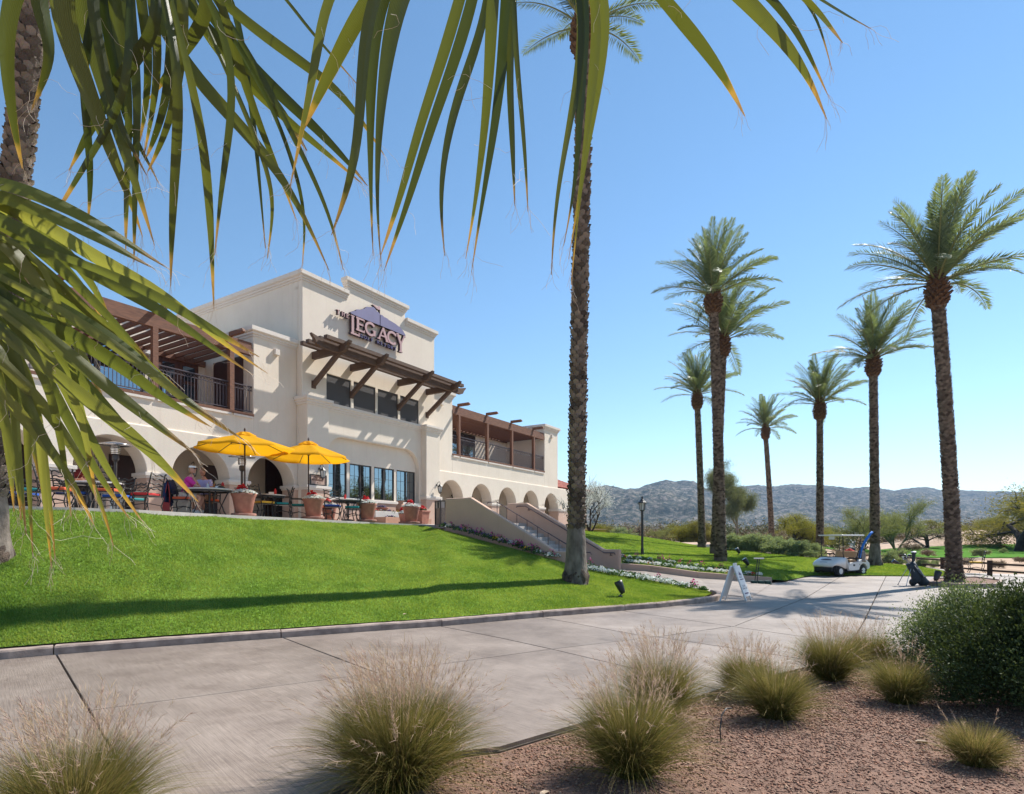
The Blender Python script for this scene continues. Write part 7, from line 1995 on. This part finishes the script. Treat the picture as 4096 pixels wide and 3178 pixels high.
def tuft(loc, rad, h, nb, npl, label, seed, dry=.14):
    g = np.random.default_rng(seed); t = thing('bunch_grass', label, 'grass clump', loc, 0, 'bunch grasses in the gravel bed')
    # leaf blades
    nb = int(nb * 1.45); a = g.uniform(0, 2 * PI, nb); rr = rad * .24 * np.sqrt(g.random(nb)); lean = np.clip(np.abs(g.normal(0, .30, nb)) + rr / rad * .8, 0, 1.2)
    base = np.stack([rr * np.cos(a), rr * np.sin(a), -.03 + 0 * a], -1); a2 = a + g.normal(0, .5, nb)
    d = np.stack([np.sin(lean) * np.cos(a2), np.sin(lean) * np.sin(a2), np.cos(lean)], -1)
    L = h * (1.12 - .55 * g.random(nb) ** 1.8) * (1.0 + .12 * lean); 
    gre = np.array([.062, .092, .012]); oli = np.array([.165, .145, .030]); stw = np.array([.38, .28, .10])
    m_ = g.random((nb, 1)); c0 = gre * m_ + oli * (1 - m_); q = g.random((nb, 1)) ** .75; c1 = (gre * 1.5) * (1 - q) + stw * q
    dead = g.random(nb) < dry; c0[dead] = stw * .7; c1[dead] = stw
    v, f, c, _ = ribbons(base, d, L, .12 + .42 * lean, g.uniform(.0012, .0024, nb), 4, c0, c1, g, 1.4)
    np_mesh('leaf_blades', v, f, BLADE, t, col=c)['kind'] = 'stuff'
    if npl:
        npl = int(npl * 1.15)
        a = g.uniform(0, 2 * PI, npl); lean = np.clip(np.abs(g.normal(0, .30, npl)) + .04, 0, .8); rr = rad * .25 * np.sqrt(g.random(npl))
        base = np.stack([rr * np.cos(a), rr * np.sin(a), 0 * a], -1); d = np.stack([np.sin(lean) * np.cos(a), np.sin(lean) * np.sin(a), np.cos(lean)], -1)
        L = h * g.uniform(1.05, 1.42, npl); st = np.repeat(np.array([[.44, .34, .20]]), npl, 0)
        v, f, c, P = ribbons(base, d, L, .07 + .20 * lean, np.full(npl, .0011), 10, st, st, g)
        # feathery heads: short strands along the last part of each stalk
        per = 16; u = g.uniform(.70, 1.0, (npl, per)); idx = np.clip((u * 10).astype(int), 0, 9); w = u * 10 - idx
        pos = P[np.arange(npl)[:, None], idx] * (1 - w[..., None]) + P[np.arange(npl)[:, None], idx + 1] * w[..., None]
        ax0 = P[np.arange(npl)[:, None], idx + 1] - P[np.arange(npl)[:, None], idx]; ax0 /= np.linalg.norm(ax0, axis=-1, keepdims=True)
        dd = ax0 + g.normal(0, .33, ax0.shape); dd /= np.linalg.norm(dd, axis=-1, keepdims=True)
        n2 = npl * per; wind = np.array([-.18, -.05, 0]); dd = dd.reshape(-1, 3) + wind; dd /= np.linalg.norm(dd, axis=1)[:, None]
        pk = g.random((n2, 1)); cc = np.array([.44, .29, .25]) * pk + np.array([.50, .385, .23]) * (1 - pk)
        v2, f2, c2, _ = ribbons(pos.reshape(-1, 3), dd, g.uniform(.03, .085, n2) * min(1.2, h / .7), np.full(n2, .12), g.uniform(.0010, .0020, n2), 2, cc, cc * 1.1, g)
        np_mesh('seed_plumes', np.concatenate([v, v2]), np.concatenate([f, f2 + len(v)]), BLADE, t, col=np.concatenate([c, c2]))['kind'] = 'stuff'
    return t
def on_bed(x, y, zz=-.0):
    p = gr(x, y, zz); p.z = float(bed_z(p.x, p.y)); return p
def bed_at(X, Y): return Vector((X, Y, float(bed_z(X, Y))))
tuft(bed_at(-2.52, 3.38), .48, .70, 4600, 170, 'plumed bunch grass at the lower left corner on the near side of the drive', 1)
tuft(bed_at(-.80, 4.17), .66, .80, 7600, 300, 'largest plumed bunch grass, spilling over the drive edge at bottom centre', 2)
tuft(on_bed(2523, 3080), .40, .72, 4400, 120, 'golden bunch grass in front of another clump, right of the largest one', 3)
tuft(on_bed(2640, 2850), .36, .72, 3400, 160, 'plumed bunch grass just behind the golden clump', 4)
tuft(on_bed(3104, 2862), .36, .60, 3200, 50, 'bunch grass in the middle of the gravel with a twin behind its left side', 5)
tuft(on_bed(2985, 2765), .36, .56, 2800, 110, 'bunch grass at the drive edge behind the middle clump', 6)
tuft(on_bed(3320, 2705), .40, .68, 3400, 100, 'dense round bunch grass nearest the drive left of the shrub', 7)
tuft(on_bed(3478, 2645), .34, .56, 2400, 70, 'small bunch grass at the drive edge between two clumps and the shrub', 8)
tuft(on_bed(3608, 2808), .34, .54, 2800, 22, 'bunch grass close to the left side of the dark shrub', 9)
tuft(on_bed(3905, 3085), .26, .37, 2000, 6, 'smallest yellowish bunch grass at the lower right', 10, .42)

# ================================================================ SHRUBS AT THE RIGHT
def leafy_shrub(loc, rx, ry, h, n, label, seed, mat, size):
    g = np.random.default_rng(seed); t = thing('leafy_shrub', label, 'shrub', loc, 0)
    B = MB(); rr = random.Random(seed); tips = []
    for i in range(130):
        a = rr.uniform(0, 2 * PI); e = rr.uniform(.05, 1.45); d = Vector((math.cos(a) * math.cos(e) * rx, math.sin(a) * math.cos(e) * ry, math.sin(e) * h)) * rr.uniform(.82, 1.04)
        pts = [Vector((d.x * .06, d.y * .06, -.05)), d * .4 + Vector((rr.uniform(-.1, .1), rr.uniform(-.1, .1), .05)), d * .75 + Vector((rr.uniform(-.08, .08), rr.uniform(-.08, .08), .03)), d]
        B.tube(pts, [.014, .010, .006, .003], 4, cap=False); tips.append(d)
    B.build('branches', DARKB, t, fix=False)
    tp = np.array([tuple(p) for p in tips]); k = g.integers(0, len(tp), n); s = np.where(g.random(n) < .75, 1 - g.random(n) ** 1.5 * .30, .35 + .5 * g.random(n))
    c = tp[k] * s[:, None] + g.normal(0, .10, (n, 3)) * np.array([1, 1, .9]); c[:, 2] = np.where(c[:, 2] < .04, np.abs(c[:, 2]) + .05, c[:, 2])
    spr = 60; a = g.uniform(0, 2 * PI, spr); q = np.sqrt(g.random(spr)) * .9; bx, by = rx * q * np.cos(a), ry * q * np.sin(a); bz = h * np.sqrt(np.maximum(1 - q ** 2, .02)) * .97
    u = g.random((spr, 14)) ; sp = np.stack([bx[:, None] + g.normal(0, .012, u.shape) + .04 * u, by[:, None] + g.normal(0, .012, u.shape), bz[:, None] + u * g.uniform(.10, .26, (spr, 1))], -1).reshape(-1, 3)
    c = np.concatenate([c, sp]); N = len(c)
    d = c / np.maximum(np.linalg.norm(c, axis=1)[:, None], .05) * .7 + g.normal(0, .7, (N, 3)) + np.array([0, 0, .35]); d /= np.linalg.norm(d, axis=1)[:, None]
    w = np.cross(d, g.normal(0, 1, (N, 3))); w /= np.linalg.norm(w, axis=1)[:, None]; sz = size * g.uniform(.6, 1.25, (N, 1))
    v = np.stack([c, c + d * sz + w * sz * .42, c + d * sz * 2, c + d * sz - w * sz * .42], 1).reshape(-1, 3)
    np_mesh('leaves', v, np.arange(4 * N).reshape(-1, 4), mat, t)['kind'] = 'stuff'
    return t
SHL = leafmat('dark_shrub_leaf', (.024, .042, .013), (.085, .115, .042), .22, .6, .15)
SHL2 = leafmat('silver_shrub_leaf', (.085, .125, .060), (.20, .25, .13), .3, .6, .15)
leafy_shrub(bed_at(5.22, 5.8), 1.12, 1.12, 1.10, 130000, 'large dark green shrub filling the right edge of the gravel bed', 1, SHL, .0165)
leafy_shrub(bed_at(5.85, 7.55), .85, .85, 1.02, 45000, 'paler green shrub behind the left side of the large dark shrub', 2, SHL2, .0165)

# small things on the gravel
t = thing('drip_tube', 'thin black drip irrigation tube arching out of the gravel', 'tube', on_bed(2885, 2955))
m = MB(); m.tube([(0, 0, -.02), (.0, .03, .10), (.04, .1, .20), (.10, .16, .24), (.16, .2, .23)], .006, 6); m.build('tube', BLACKP, t, True)
DLEAF = M('dry_leaf', (.55, .42, .30), .8, (.42, .30, .2), 20)
rg = random.Random(12)
for i, (x, y, lb) in enumerate(((3690, 2985, 'pale curled dry leaf lying on the gravel left of the lower right grass'), (2870, 2788, 'pale dry leaf by the drive edge behind the golden clump'), (2180, 3170, 'dry leaf at the bottom edge of the gravel'), (1620, 2475, 'dry leaf on the lawn just above the kerb'))):
    p = on_bed(x, y) if i < 3 else L1(1620, 11.6) + Vector((0, 0, .03))
    t = thing('fallen_leaf', lb, 'leaf', p + Vector((0, 0, .012)), rg.uniform(0, 6)); m = MB()
    m.add([(-.05, 0, 0), (-.02, .022, .014), (.03, .018, .012), (.055, 0, .004), (.03, -.018, .014), (-.02, -.022, .012), (0, 0, -.004)], [(6, 0, 1), (6, 1, 2), (6, 2, 3), (6, 3, 4), (6, 4, 5), (6, 5, 0)]); m.build('blade', DLEAF, t)

# ================================================================ FAN PALM HANGING INTO THE VIEW
def fan_mat(name, ca, cb, tr_):
    """fan palm segment: u across, v along; yellow margins, brown tip, fine ribs; some segments yellower"""
    m, nt, n, l, p = new_mat(name)
    uv = n.new('ShaderNodeUVMap'); sx = n.new('ShaderNodeSeparateXYZ'); l.new(uv.outputs[0], sx.inputs[0])
    oi = n.new('ShaderNodeObjectInfo'); tc = n.new('ShaderNodeTexCoord')
    def math_(op, a, b=None, c=None):
        k = n.new('ShaderNodeMath'); k.operation = op
        for i, q in enumerate((a, b, c)):
            if q is None: continue
            if isinstance(q, (int, float)): k.inputs[i].default_value = q
            else: l.new(q, k.inputs[i])
        return k.outputs[0]
    nz = n.new('ShaderNodeTexNoise'); nz.inputs['Scale'].default_value = 9; nz.inputs['Detail'].default_value = 6; l.new(tc.outputs['Object'], nz.inputs['Vector'])
    r = n.new('ShaderNodeValToRGB'); e = r.color_ramp.elements
    e[0].position = 0; e[0].color = (*ca, 1); e[1].position = 1; e[1].color = (*cb, 1)
    l.new(oi.outputs['Random'], r.inputs[0])
    # age: margins and tip
    au = math_('ABSOLUTE', math_('SUBTRACT', sx.outputs[0], .5)); au = math_('MULTIPLY', au, 2.0)
    edge = math_('MULTIPLY', math_('POWER', au, 12.0), .30)
    tipf = math_('MULTIPLY', math_('POWER', sx.outputs[1], 14.0), 1.8)
    ag = math_('ADD', math_('ADD', edge, tipf), math_('MULTIPLY', math_('SUBTRACT', nz.outputs['Fac'], .5), .9))
    ag = math_('ADD', ag, math_('MULTIPLY', math_('SUBTRACT', oi.outputs['Random'], .5), .25))
    r2 = n.new('ShaderNodeValToRGB'); e = r2.color_ramp.elements
    e[0].position = .38; e[0].color = (0, 0, 0, 1); e[1].position = .62; e[1].color = (1, 1, 1, 1); l.new(ag, r2.inputs[0])
    r3 = n.new('ShaderNodeValToRGB'); e = r3.color_ramp.elements
    e[0].position = .86; e[0].color = (.40, .26, .045, 1); e[1].position = .985; e[1].color = (.24, .15, .085, 1); l.new(math_('ADD', sx.outputs[1], math_('MULTIPLY', math_('SUBTRACT', nz.outputs['Fac'], .5), .15)), r3.inputs[0])
    mx = n.new('ShaderNodeMix'); mx.data_type = 'RGBA'; l.new(r2.outputs[0], mx.inputs[0]); l.new(r.outputs[0], mx.inputs[6]); l.new(r3.outputs[0], mx.inputs[7])
    # ribs along the blade
    w = math_('SINE', math_('MULTIPLY', sx.outputs[0], 78.0)); rib = math_('MULTIPLY_ADD', w, .14, .90)
    mu = n.new('ShaderNodeMix'); mu.data_type = 'RGBA'; mu.blend_type = 'MULTIPLY'; mu.inputs[0].default_value = 1; l.new(mx.outputs[2], mu.inputs[6]); cmb = n.new('ShaderNodeCombineXYZ')
    for i in range(3): l.new(rib, cmb.inputs[i])
    l.new(cmb.outputs[0], mu.inputs[7]); col = mu.outputs[2]
    l.new(col, p.inputs['Base Color']); p.inputs['Roughness'].default_value = .42; p.inputs['Specular IOR Level'].default_value = .4
    b = n.new('ShaderNodeBump'); b.inputs['Strength'].default_value = .35; b.inputs['Distance'].default_value = .002; l.new(w, b.inputs['Height']); l.new(b.outputs[0], p.inputs['Normal'])
    tr = n.new('ShaderNodeBsdfTranslucent'); mt = n.new('ShaderNodeMix'); mt.data_type = 'RGBA'; mt.blend_type = 'MULTIPLY'; mt.inputs[0].default_value = 1; l.new(col, mt.inputs[6]); mt.inputs[7].default_value = (2.1, 1.9, .8, 1); l.new(mt.outputs[2], tr.inputs['Color'])
    ms = n.new('ShaderNodeMixShader'); ms.inputs[0].default_value = tr_; l.new(p.outputs[0], ms.inputs[1]); l.new(tr.outputs[0], ms.inputs[2]); l.new(ms.outputs[0], n['Material Output'].inputs['Surface'])
    return m
FAN = fan_mat('fan_palm_segment', (.022, .037, .008), (.10, .118, .024), .29); FAN2 = fan_mat('fan_palm_segment_sunlit', (.085, .11, .030), (.185, .20, .065), .46)  # lighter copy: sunlight on the left frond is put into its leaf colour
K = 4096 / 2184
fan = thing('fan_palm', 'fan palm at the left whose big leaves hang close over the view', 'palm tree', (-2.7, .55, -.1))
FO = Vector(fan.location)
m = MB(); m.tube([(0, 0, -.2), (.02, .02, 1.2), (.0, .05, 2.6), (.0, .05, 3.3)], [.26, .21, .20, .22], 16)
m.build('trunk', BARK, fan, True)
rf_ = random.Random(77)
FIB = []
def segment(frond, hub, hY, pts, ws, Y0, Y1, tw, mat=None):
    """one long leaf segment, surveyed centreline in photo pixels; Y distances hub..tip"""
    n = len(pts); rows = [(hub[0], hub[1], hY, ws[0] * .35)] + [(x, y, Y0 + (Y1 - Y0) * i / (n - 1), ws[min(i, len(ws) - 1)]) for i, (x, y) in enumerate(pts)]
    P = [np.array(at(x * K, y * K, Y)[:]) for x, y, Y, _ in rows]; W = [np.array([w * .76 * K * Y / F]) for _, _, Y, w in rows]
    N = 34; vs, uv, fs = [], [], []
    PP = np.array(P); LL = np.concatenate([[0], np.cumsum(np.linalg.norm(np.diff(PP, axis=0), axis=1))]); tt_ = np.linspace(0, LL[-1], N + 1)
    C_ = np.stack([np.interp(tt_, LL, PP[:, j]) for j in range(3)], 1); WW = np.interp(tt_, LL, np.array(W)[:, 0])
    for _s in range(14): C_[1:-1] = C_[1:-1] * .5 + (C_[:-2] + C_[2:]) * .25; WW[1:-1] = WW[1:-1] * .5 + (WW[:-2] + WW[2:]) * .25
    cs = [Vector(q) for q in C_]
    for i in range(N + 1):
        t = i / N; c = cs[i]; w = max(float(WW[i]), .0012); d = (cs[min(i + 1, N)] - cs[max(i - 1, 0)]).normalized()
        view = (c - Vector((0, 0, EYE))).normalized(); s0 = d.cross(view)
        if s0.length < 1e-3: s0 = d.orthogonal()
        s0.normalize(); nn = s0.cross(d).normalized(); ang = tw * (.5 + .5 * t)
        s1 = s0 * math.cos(ang) + nn * math.sin(ang); n1 = nn * math.cos(ang) - s0 * math.sin(ang); h = w / 2 / max(.5, math.cos(ang))
        fold = .30 * (1 - t * .5)
        for j, u in enumerate((-1, -.5, 0, .5, 1)):
            vs.append(c + s1 * h * u + n1 * h * fold * (abs(u) - .5) + n1 * h * .05 * math.sin(t * 23 + j)); uv.append(((u + 1) / 2, t))
    for i in range(N):
        for j in range(4): a = i * 5 + j; fs.append((a, a + 1, a + 6, a + 5))
    me = bpy.data.meshes.new('leaflet'); me.from_pydata([tuple(v - FO) for v in vs], [], fs); l_ = me.uv_layers.new(name='UVMap')
    for lp in me.loops: l_.data[lp.index].uv = uv[lp.vertex_index]
    me.polygons.foreach_set('use_smooth', [True] * len(fs)); me.materials.append(mat); o = link('leaflet', me, frond)
    tip = cs[-1]; dd = (cs[-1] - cs[-4]).normalized()
    for _ in range(5):       # frayed fibres at the tip
        a = tip - dd * rf_.uniform(0, .05); L = rf_.uniform(.03, .11); q = [a]; v = (dd + Vector((rf_.uniform(-.5, .5), rf_.uniform(-.3, .3), rf_.uniform(-.5, .2)))).normalized()
        for _k in range(5): v = (v + Vector((rf_.uniform(-.4, .4), rf_.uniform(-.4, .4), rf_.uniform(-.5, .2)))).normalized(); q.append(q[-1] + v * L / 5)
        FIB.append(q)
    for _ in range(2):       # loose threads along the margins
        a = cs[rf_.randint(8, N - 2)]; q = [a]; v = Vector((rf_.uniform(-1, 1), rf_.uniform(-.4, .4), rf_.uniform(-1, .3))).normalized(); L = rf_.uniform(.05, .16)
        for _k in range(7): v = (v + Vector((rf_.uniform(-.7, .7), rf_.uniform(-.4, .4), rf_.uniform(-.7, .5)))).normalized(); q.append(q[-1] + v * L / 7)
        FIB.append(q)
def fan_leaf(hub, hY, segs, Yr, mat, name='frond'):
    H = at(hub[0] * K, hub[1] * K, hY) - FO; cr_ = Vector((0, .05, 3.25)); m = MB()
    mid = H.lerp(cr_, .5) + Vector((0, 0, .18)); m.tube([cr_, mid, H], [.03, .022, .014], 8); o = m.build(name, RACH, fan, True)
    for i, (pts, ws) in enumerate(segs):
        a, b = Yr
        if max(ws) > 46:      # a broad group is two neighbouring segments
            for sg in (-1, 1):
                q = []
                for k_, (x, y) in enumerate(pts):
                    dx_, dy_ = pts[min(k_ + 1, len(pts) - 1)][0] - pts[max(k_ - 1, 0)][0], pts[min(k_ + 1, len(pts) - 1)][1] - pts[max(k_ - 1, 0)][1]; L_ = math.hypot(dx_, dy_)
                    w_ = ws[min(k_, len(ws) - 1)] * .27 * sg + (k_ / len(pts)) ** 3 * sg * 14; q.append((x - dy_ / L_ * w_ - (dx_ / L_ * 26 if sg > 0 and k_ == len(pts) - 1 else 0), y + dx_ / L_ * w_ - (dy_ / L_ * 26 if sg > 0 and k_ == len(pts) - 1 else 0)))
                segment(o, hub, hY, q, [w * .62 for w in ws], a + rf_.uniform(-.06, .06), b + rf_.uniform(-.1, .1), rf_.uniform(-.6, .6), mat)
            continue
        segment(o, hub, hY, pts, ws, a + rf_.uniform(-.08, .08), b + rf_.uniform(-.12, .12), rf_.uniform(-.7, .7), mat)
    return o
A = [([(130, -30), (165, 60), (205, 190), (250, 320), (280, 400), (300, 460), (321, 528)], (105, 92, 72, 48, 32, 17, 2)), ([(250, -10), (275, 110), (287, 230), (280, 340), (277, 490), (277, 560)], (64, 44, 30, 25, 20, 3)),
     ([(350, 60), (290, 120), (240, 190), (196, 270), (165, 330), (147, 365)], (30, 34, 31, 22, 13, 2)), ([(385, -20), (378, 100), (365, 225), (330, 320), (308, 362)], (52, 42, 34, 20, 5)), ([(460, 10), (420, 70), (380, 125), (345, 180), (315, 215)], (36, 34, 27, 13, 2)),
     ([(385, 160), (380, 265), (373, 375), (366, 490), (364, 612)], (24, 28, 25, 17, 2)), ([(405, 160), (425, 245), (438, 340), (447, 435), (452, 550), (456, 660)], (18, 27, 25, 22, 13, 2)), ([(495, 100), (498, 225), (480, 340), (468, 435), (458, 545)], (20, 22, 18, 11, 2)),
     ([(170, 150), (190, 300), (195, 400), (187, 480)], (22, 19, 15, 2)), ([(275, 190), (225, 280), (180, 355), (130, 438)], (22, 18, 14, 8)), ([(60, -20), (120, 90), (100, 160), (68, 235)], (46, 30, 18, 3)), ([(200, -20), (230, 130), (255, 260), (300, 330), (332, 395)], (50, 42, 30, 16, 3)), ([(310, -20), (330, 120), (318, 240), (300, 330)], (48, 36, 22, 4)), ([(20, -30), (8, 120), (22, 230), (40, 330), (48, 360)], (44, 34, 22, 12, 3))]
fan_leaf((280, -330), 1.45, A, (1.5, 1.75), FAN)
B_L = [([(440, -20), (585, 94), (698, 170), (745, 215), (820, 332)], (24, 29, 24, 17, 2)), ([(430, 10), (540, 150), (640, 240), (740, 340), (784, 397)], (26, 33, 30, 15, 2)), ([(380, 0), (528, 150), (610, 250), (655, 322)], (30, 36, 26, 3)), ([(320, 30), (434, 190), (547, 302), (604, 377), (650, 460), (702, 578)], (34, 38, 31, 23, 13, 2)),
       ([(470, -20), (500, 110), (545, 250), (600, 380), (632, 470)], (22, 26, 20, 12, 2)), ([(505, -10), (517, 113), (540, 245), (551, 360), (566, 530)], (17, 18, 14, 9, 2)), ([(560, 160), (680, 400), (710, 470), (732, 576)], (16, 13, 9, 2)), ([(520, 230), (588, 400), (582, 470), (570, 552)], (14, 13, 8, 2)), ([(590, 240), (655, 440), (650, 510), (645, 562)], (12, 10, 6, 2)), ([(400, 10), (470, 120), (580, 230), (700, 330), (772, 392)], (26, 30, 24, 14, 2)), ([(600, -20), (640, 40), (700, 110), (760, 178)], (8, 9, 7, 2))]
fan_leaf((300, -250), 1.6, B_L, (1.65, 1.95), FAN)
C_L = [([(690, -30), (683, 60), (672, 150), (655, 220), (640, 300), (618, 402)], (27, 27, 24, 17, 9, 2)), ([(770, 20), (720, 120), (674, 213), (645, 283)], (44, 40, 23, 2)), ([(790, -30), (775, 110), (764, 337), (730, 450), (707, 502)], (34, 31, 26, 13, 2)), ([(825, -30), (803, 170), (797, 310), (797, 477), (806, 572)], (92, 50, 25, 10, 2)),
       ([(1000, -20), (954, 140), (910, 253), (865, 420), (825, 533), (811, 575)], (52, 49, 42, 29, 15, 2)), ([(1035, 60), (977, 197), (943, 337), (935, 450), (949, 547)], (24, 27, 18, 9, 2)), ([(1067, -20), (1056, 168), (1044, 280), (1027, 393), (1010, 505), (997, 580)], (62, 46, 36, 21, 10, 2)), ([(1100, -10), (1084, 112), (1089, 225), (1095, 337), (1098, 440)], (14, 22, 21, 13, 2)),
       ([(1098, 100), (1112, 225), (1123, 365), (1126, 452)], (16, 14, 9, 2)), ([(1250, -20), (1235, 170), (1201, 337), (1182, 450), (1176, 587)], (28, 22, 15, 9, 2)), ([(1270, -20), (1252, 168), (1241, 337), (1230, 421), (1205, 552)], (60, 44, 23, 11, 2)), ([(1308, -10), (1286, 140), (1269, 253), (1241, 365), (1218, 608)], (30, 18, 11, 7, 2)),
       ([(1405, -10), (1488, 84), (1544, 157), (1589, 249)], (32, 36, 24, 2)), ([(1585, -10), (1662, 73), (1718, 140), (1746, 197), (1763, 255)], (42, 35, 18, 9, 2)), ([(1650, -10), (1712, 84), (1765, 202)], (22, 14, 2)), ([(1722, -10), (1768, 56), (1797, 92)], (16, 12, 2)), ([(1740, 0), (1752, 67), (1774, 148)], (8, 6, 1.5)), ([(1752, 0), (1800, 30), (1858, 62)], (7, 5, 1.5))]
fan_leaf((1090, -420), 1.5, C_L, (1.55, 1.75), FAN)
L_L = [([(-20, 470), (100, 560), (230, 690), (335, 800)], (50, 52, 36, 3)), ([(-20, 520), (110, 610), (260, 730), (420, 870)], (44, 46, 36, 2)), ([(-20, 820), (60, 900), (150, 1010), (200, 1120)], (34, 32, 20, 2)), ([(-25, 780), (10, 900), (38, 1000), (45, 1110)], (30, 28, 16, 2)), ([(110, 740), (165, 850), (190, 960), (205, 1070)], (20, 22, 14, 2)), ([(-20, 390), (104, 440), (208, 490), (285, 538), (358, 582)], (52, 58, 44, 25, 2)), ([(40, 450), (152, 545), (277, 606), (346, 640), (415, 698), (484, 754), (566, 805)], (60, 62, 60, 50, 35, 16, 2)), ([(180, 560), (300, 610), (400, 670), (480, 720), (553, 762)], (20, 28, 30, 20, 2)), ([(-20, 600), (138, 690), (242, 740), (346, 837), (430, 890), (480, 918)], (72, 74, 64, 44, 19, 2)),
       ([(131, 657), (346, 809), (433, 889), (521, 939)], (22, 30, 19, 2)), ([(60, 680), (242, 837), (311, 889), (428, 977)], (32, 40, 27, 2)), ([(90, 780), (277, 923), (346, 986), (423, 1071)], (36, 40, 27, 2)), ([(-20, 590), (86, 750), (138, 854), (190, 958), (242, 1051), (300, 1122)], (42, 50, 46, 38, 23, 2)), ([(100, 530), (128, 664), (156, 802), (173, 871), (205, 962)], (14, 20, 15, 8, 1.5)),
       ([(52, 520), (86, 629), (104, 688), (110, 722)], (24, 28, 18, 3)), ([(-10, 760), (90, 850), (160, 960), (215, 1060), (242, 1165)], (32, 33, 24, 11, 2)), ([(30, 700), (45, 860), (110, 960), (150, 1030), (176, 1085)], (30, 28, 21, 11, 2)), ([(0, 740), (8, 900), (25, 1020), (30, 1092)], (20, 20, 12, 2)), ([(25, 750), (32, 900), (45, 1030), (56, 1142)], (24, 22, 12, 2)),
       ([(60, 760), (58, 930), (62, 1040), (70, 1185)], (24, 20, 12, 2)), ([(75, 780), (85, 950), (95, 1060), (110, 1212)], (20, 20, 13, 2)), ([(50, 740), (75, 860), (100, 1000), (118, 1195)], (24, 26, 15, 2)), ([(90, 760), (120, 880), (140, 1000), (152, 1102)], (22, 22, 12, 2)), ([(-10, 500), (60, 600), (130, 700), (190, 800), (222, 880)], (60, 58, 46, 26, 3)), ([(-20, 700), (30, 820), (62, 900), (92, 1052)], (40, 34, 22, 3)), ([(-20, 660), (70, 720), (160, 800), (240, 880), (330, 985)], (44, 46, 38, 24, 2)), ([(-20, 430), (60, 480), (150, 560), (210, 640), (232, 700)], (60, 58, 46, 24, 3))]
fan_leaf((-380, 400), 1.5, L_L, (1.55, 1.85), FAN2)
m = MB()
for q in FIB: m.tube([p - FO for p in q], .00042, 3, cap=False)
m.build('leaf_fibres', M('pale_fibre', (.62, .54, .44), .8, (.5, .42, .33), 20), fan, fix=False)['kind'] = 'stuff'

# ================================================================ AIR
HAZE = True
if HAZE:
    m = MB(); m.box(-4200, 4200, -3400, 5400, -2.0, 230.0)
    hm = bpy.data.materials.new('haze_air'); hm.use_nodes = True; nt = hm.node_tree; nt.nodes.remove(nt.nodes['Principled BSDF'])
    pv = nt.nodes.new('ShaderNodeVolumePrincipled'); pv.inputs['Color'].default_value = (.42, .66, 1, 1); pv.inputs['Density'].default_value = .00014; pv.inputs['Anisotropy'].default_value = .1
    nt.links.new(pv.outputs[0], nt.nodes['Material Output'].inputs['Volume'])
    tag(m.build('haze', hm), kind='stuff')
    SC.cycles.volume_bounces = 0
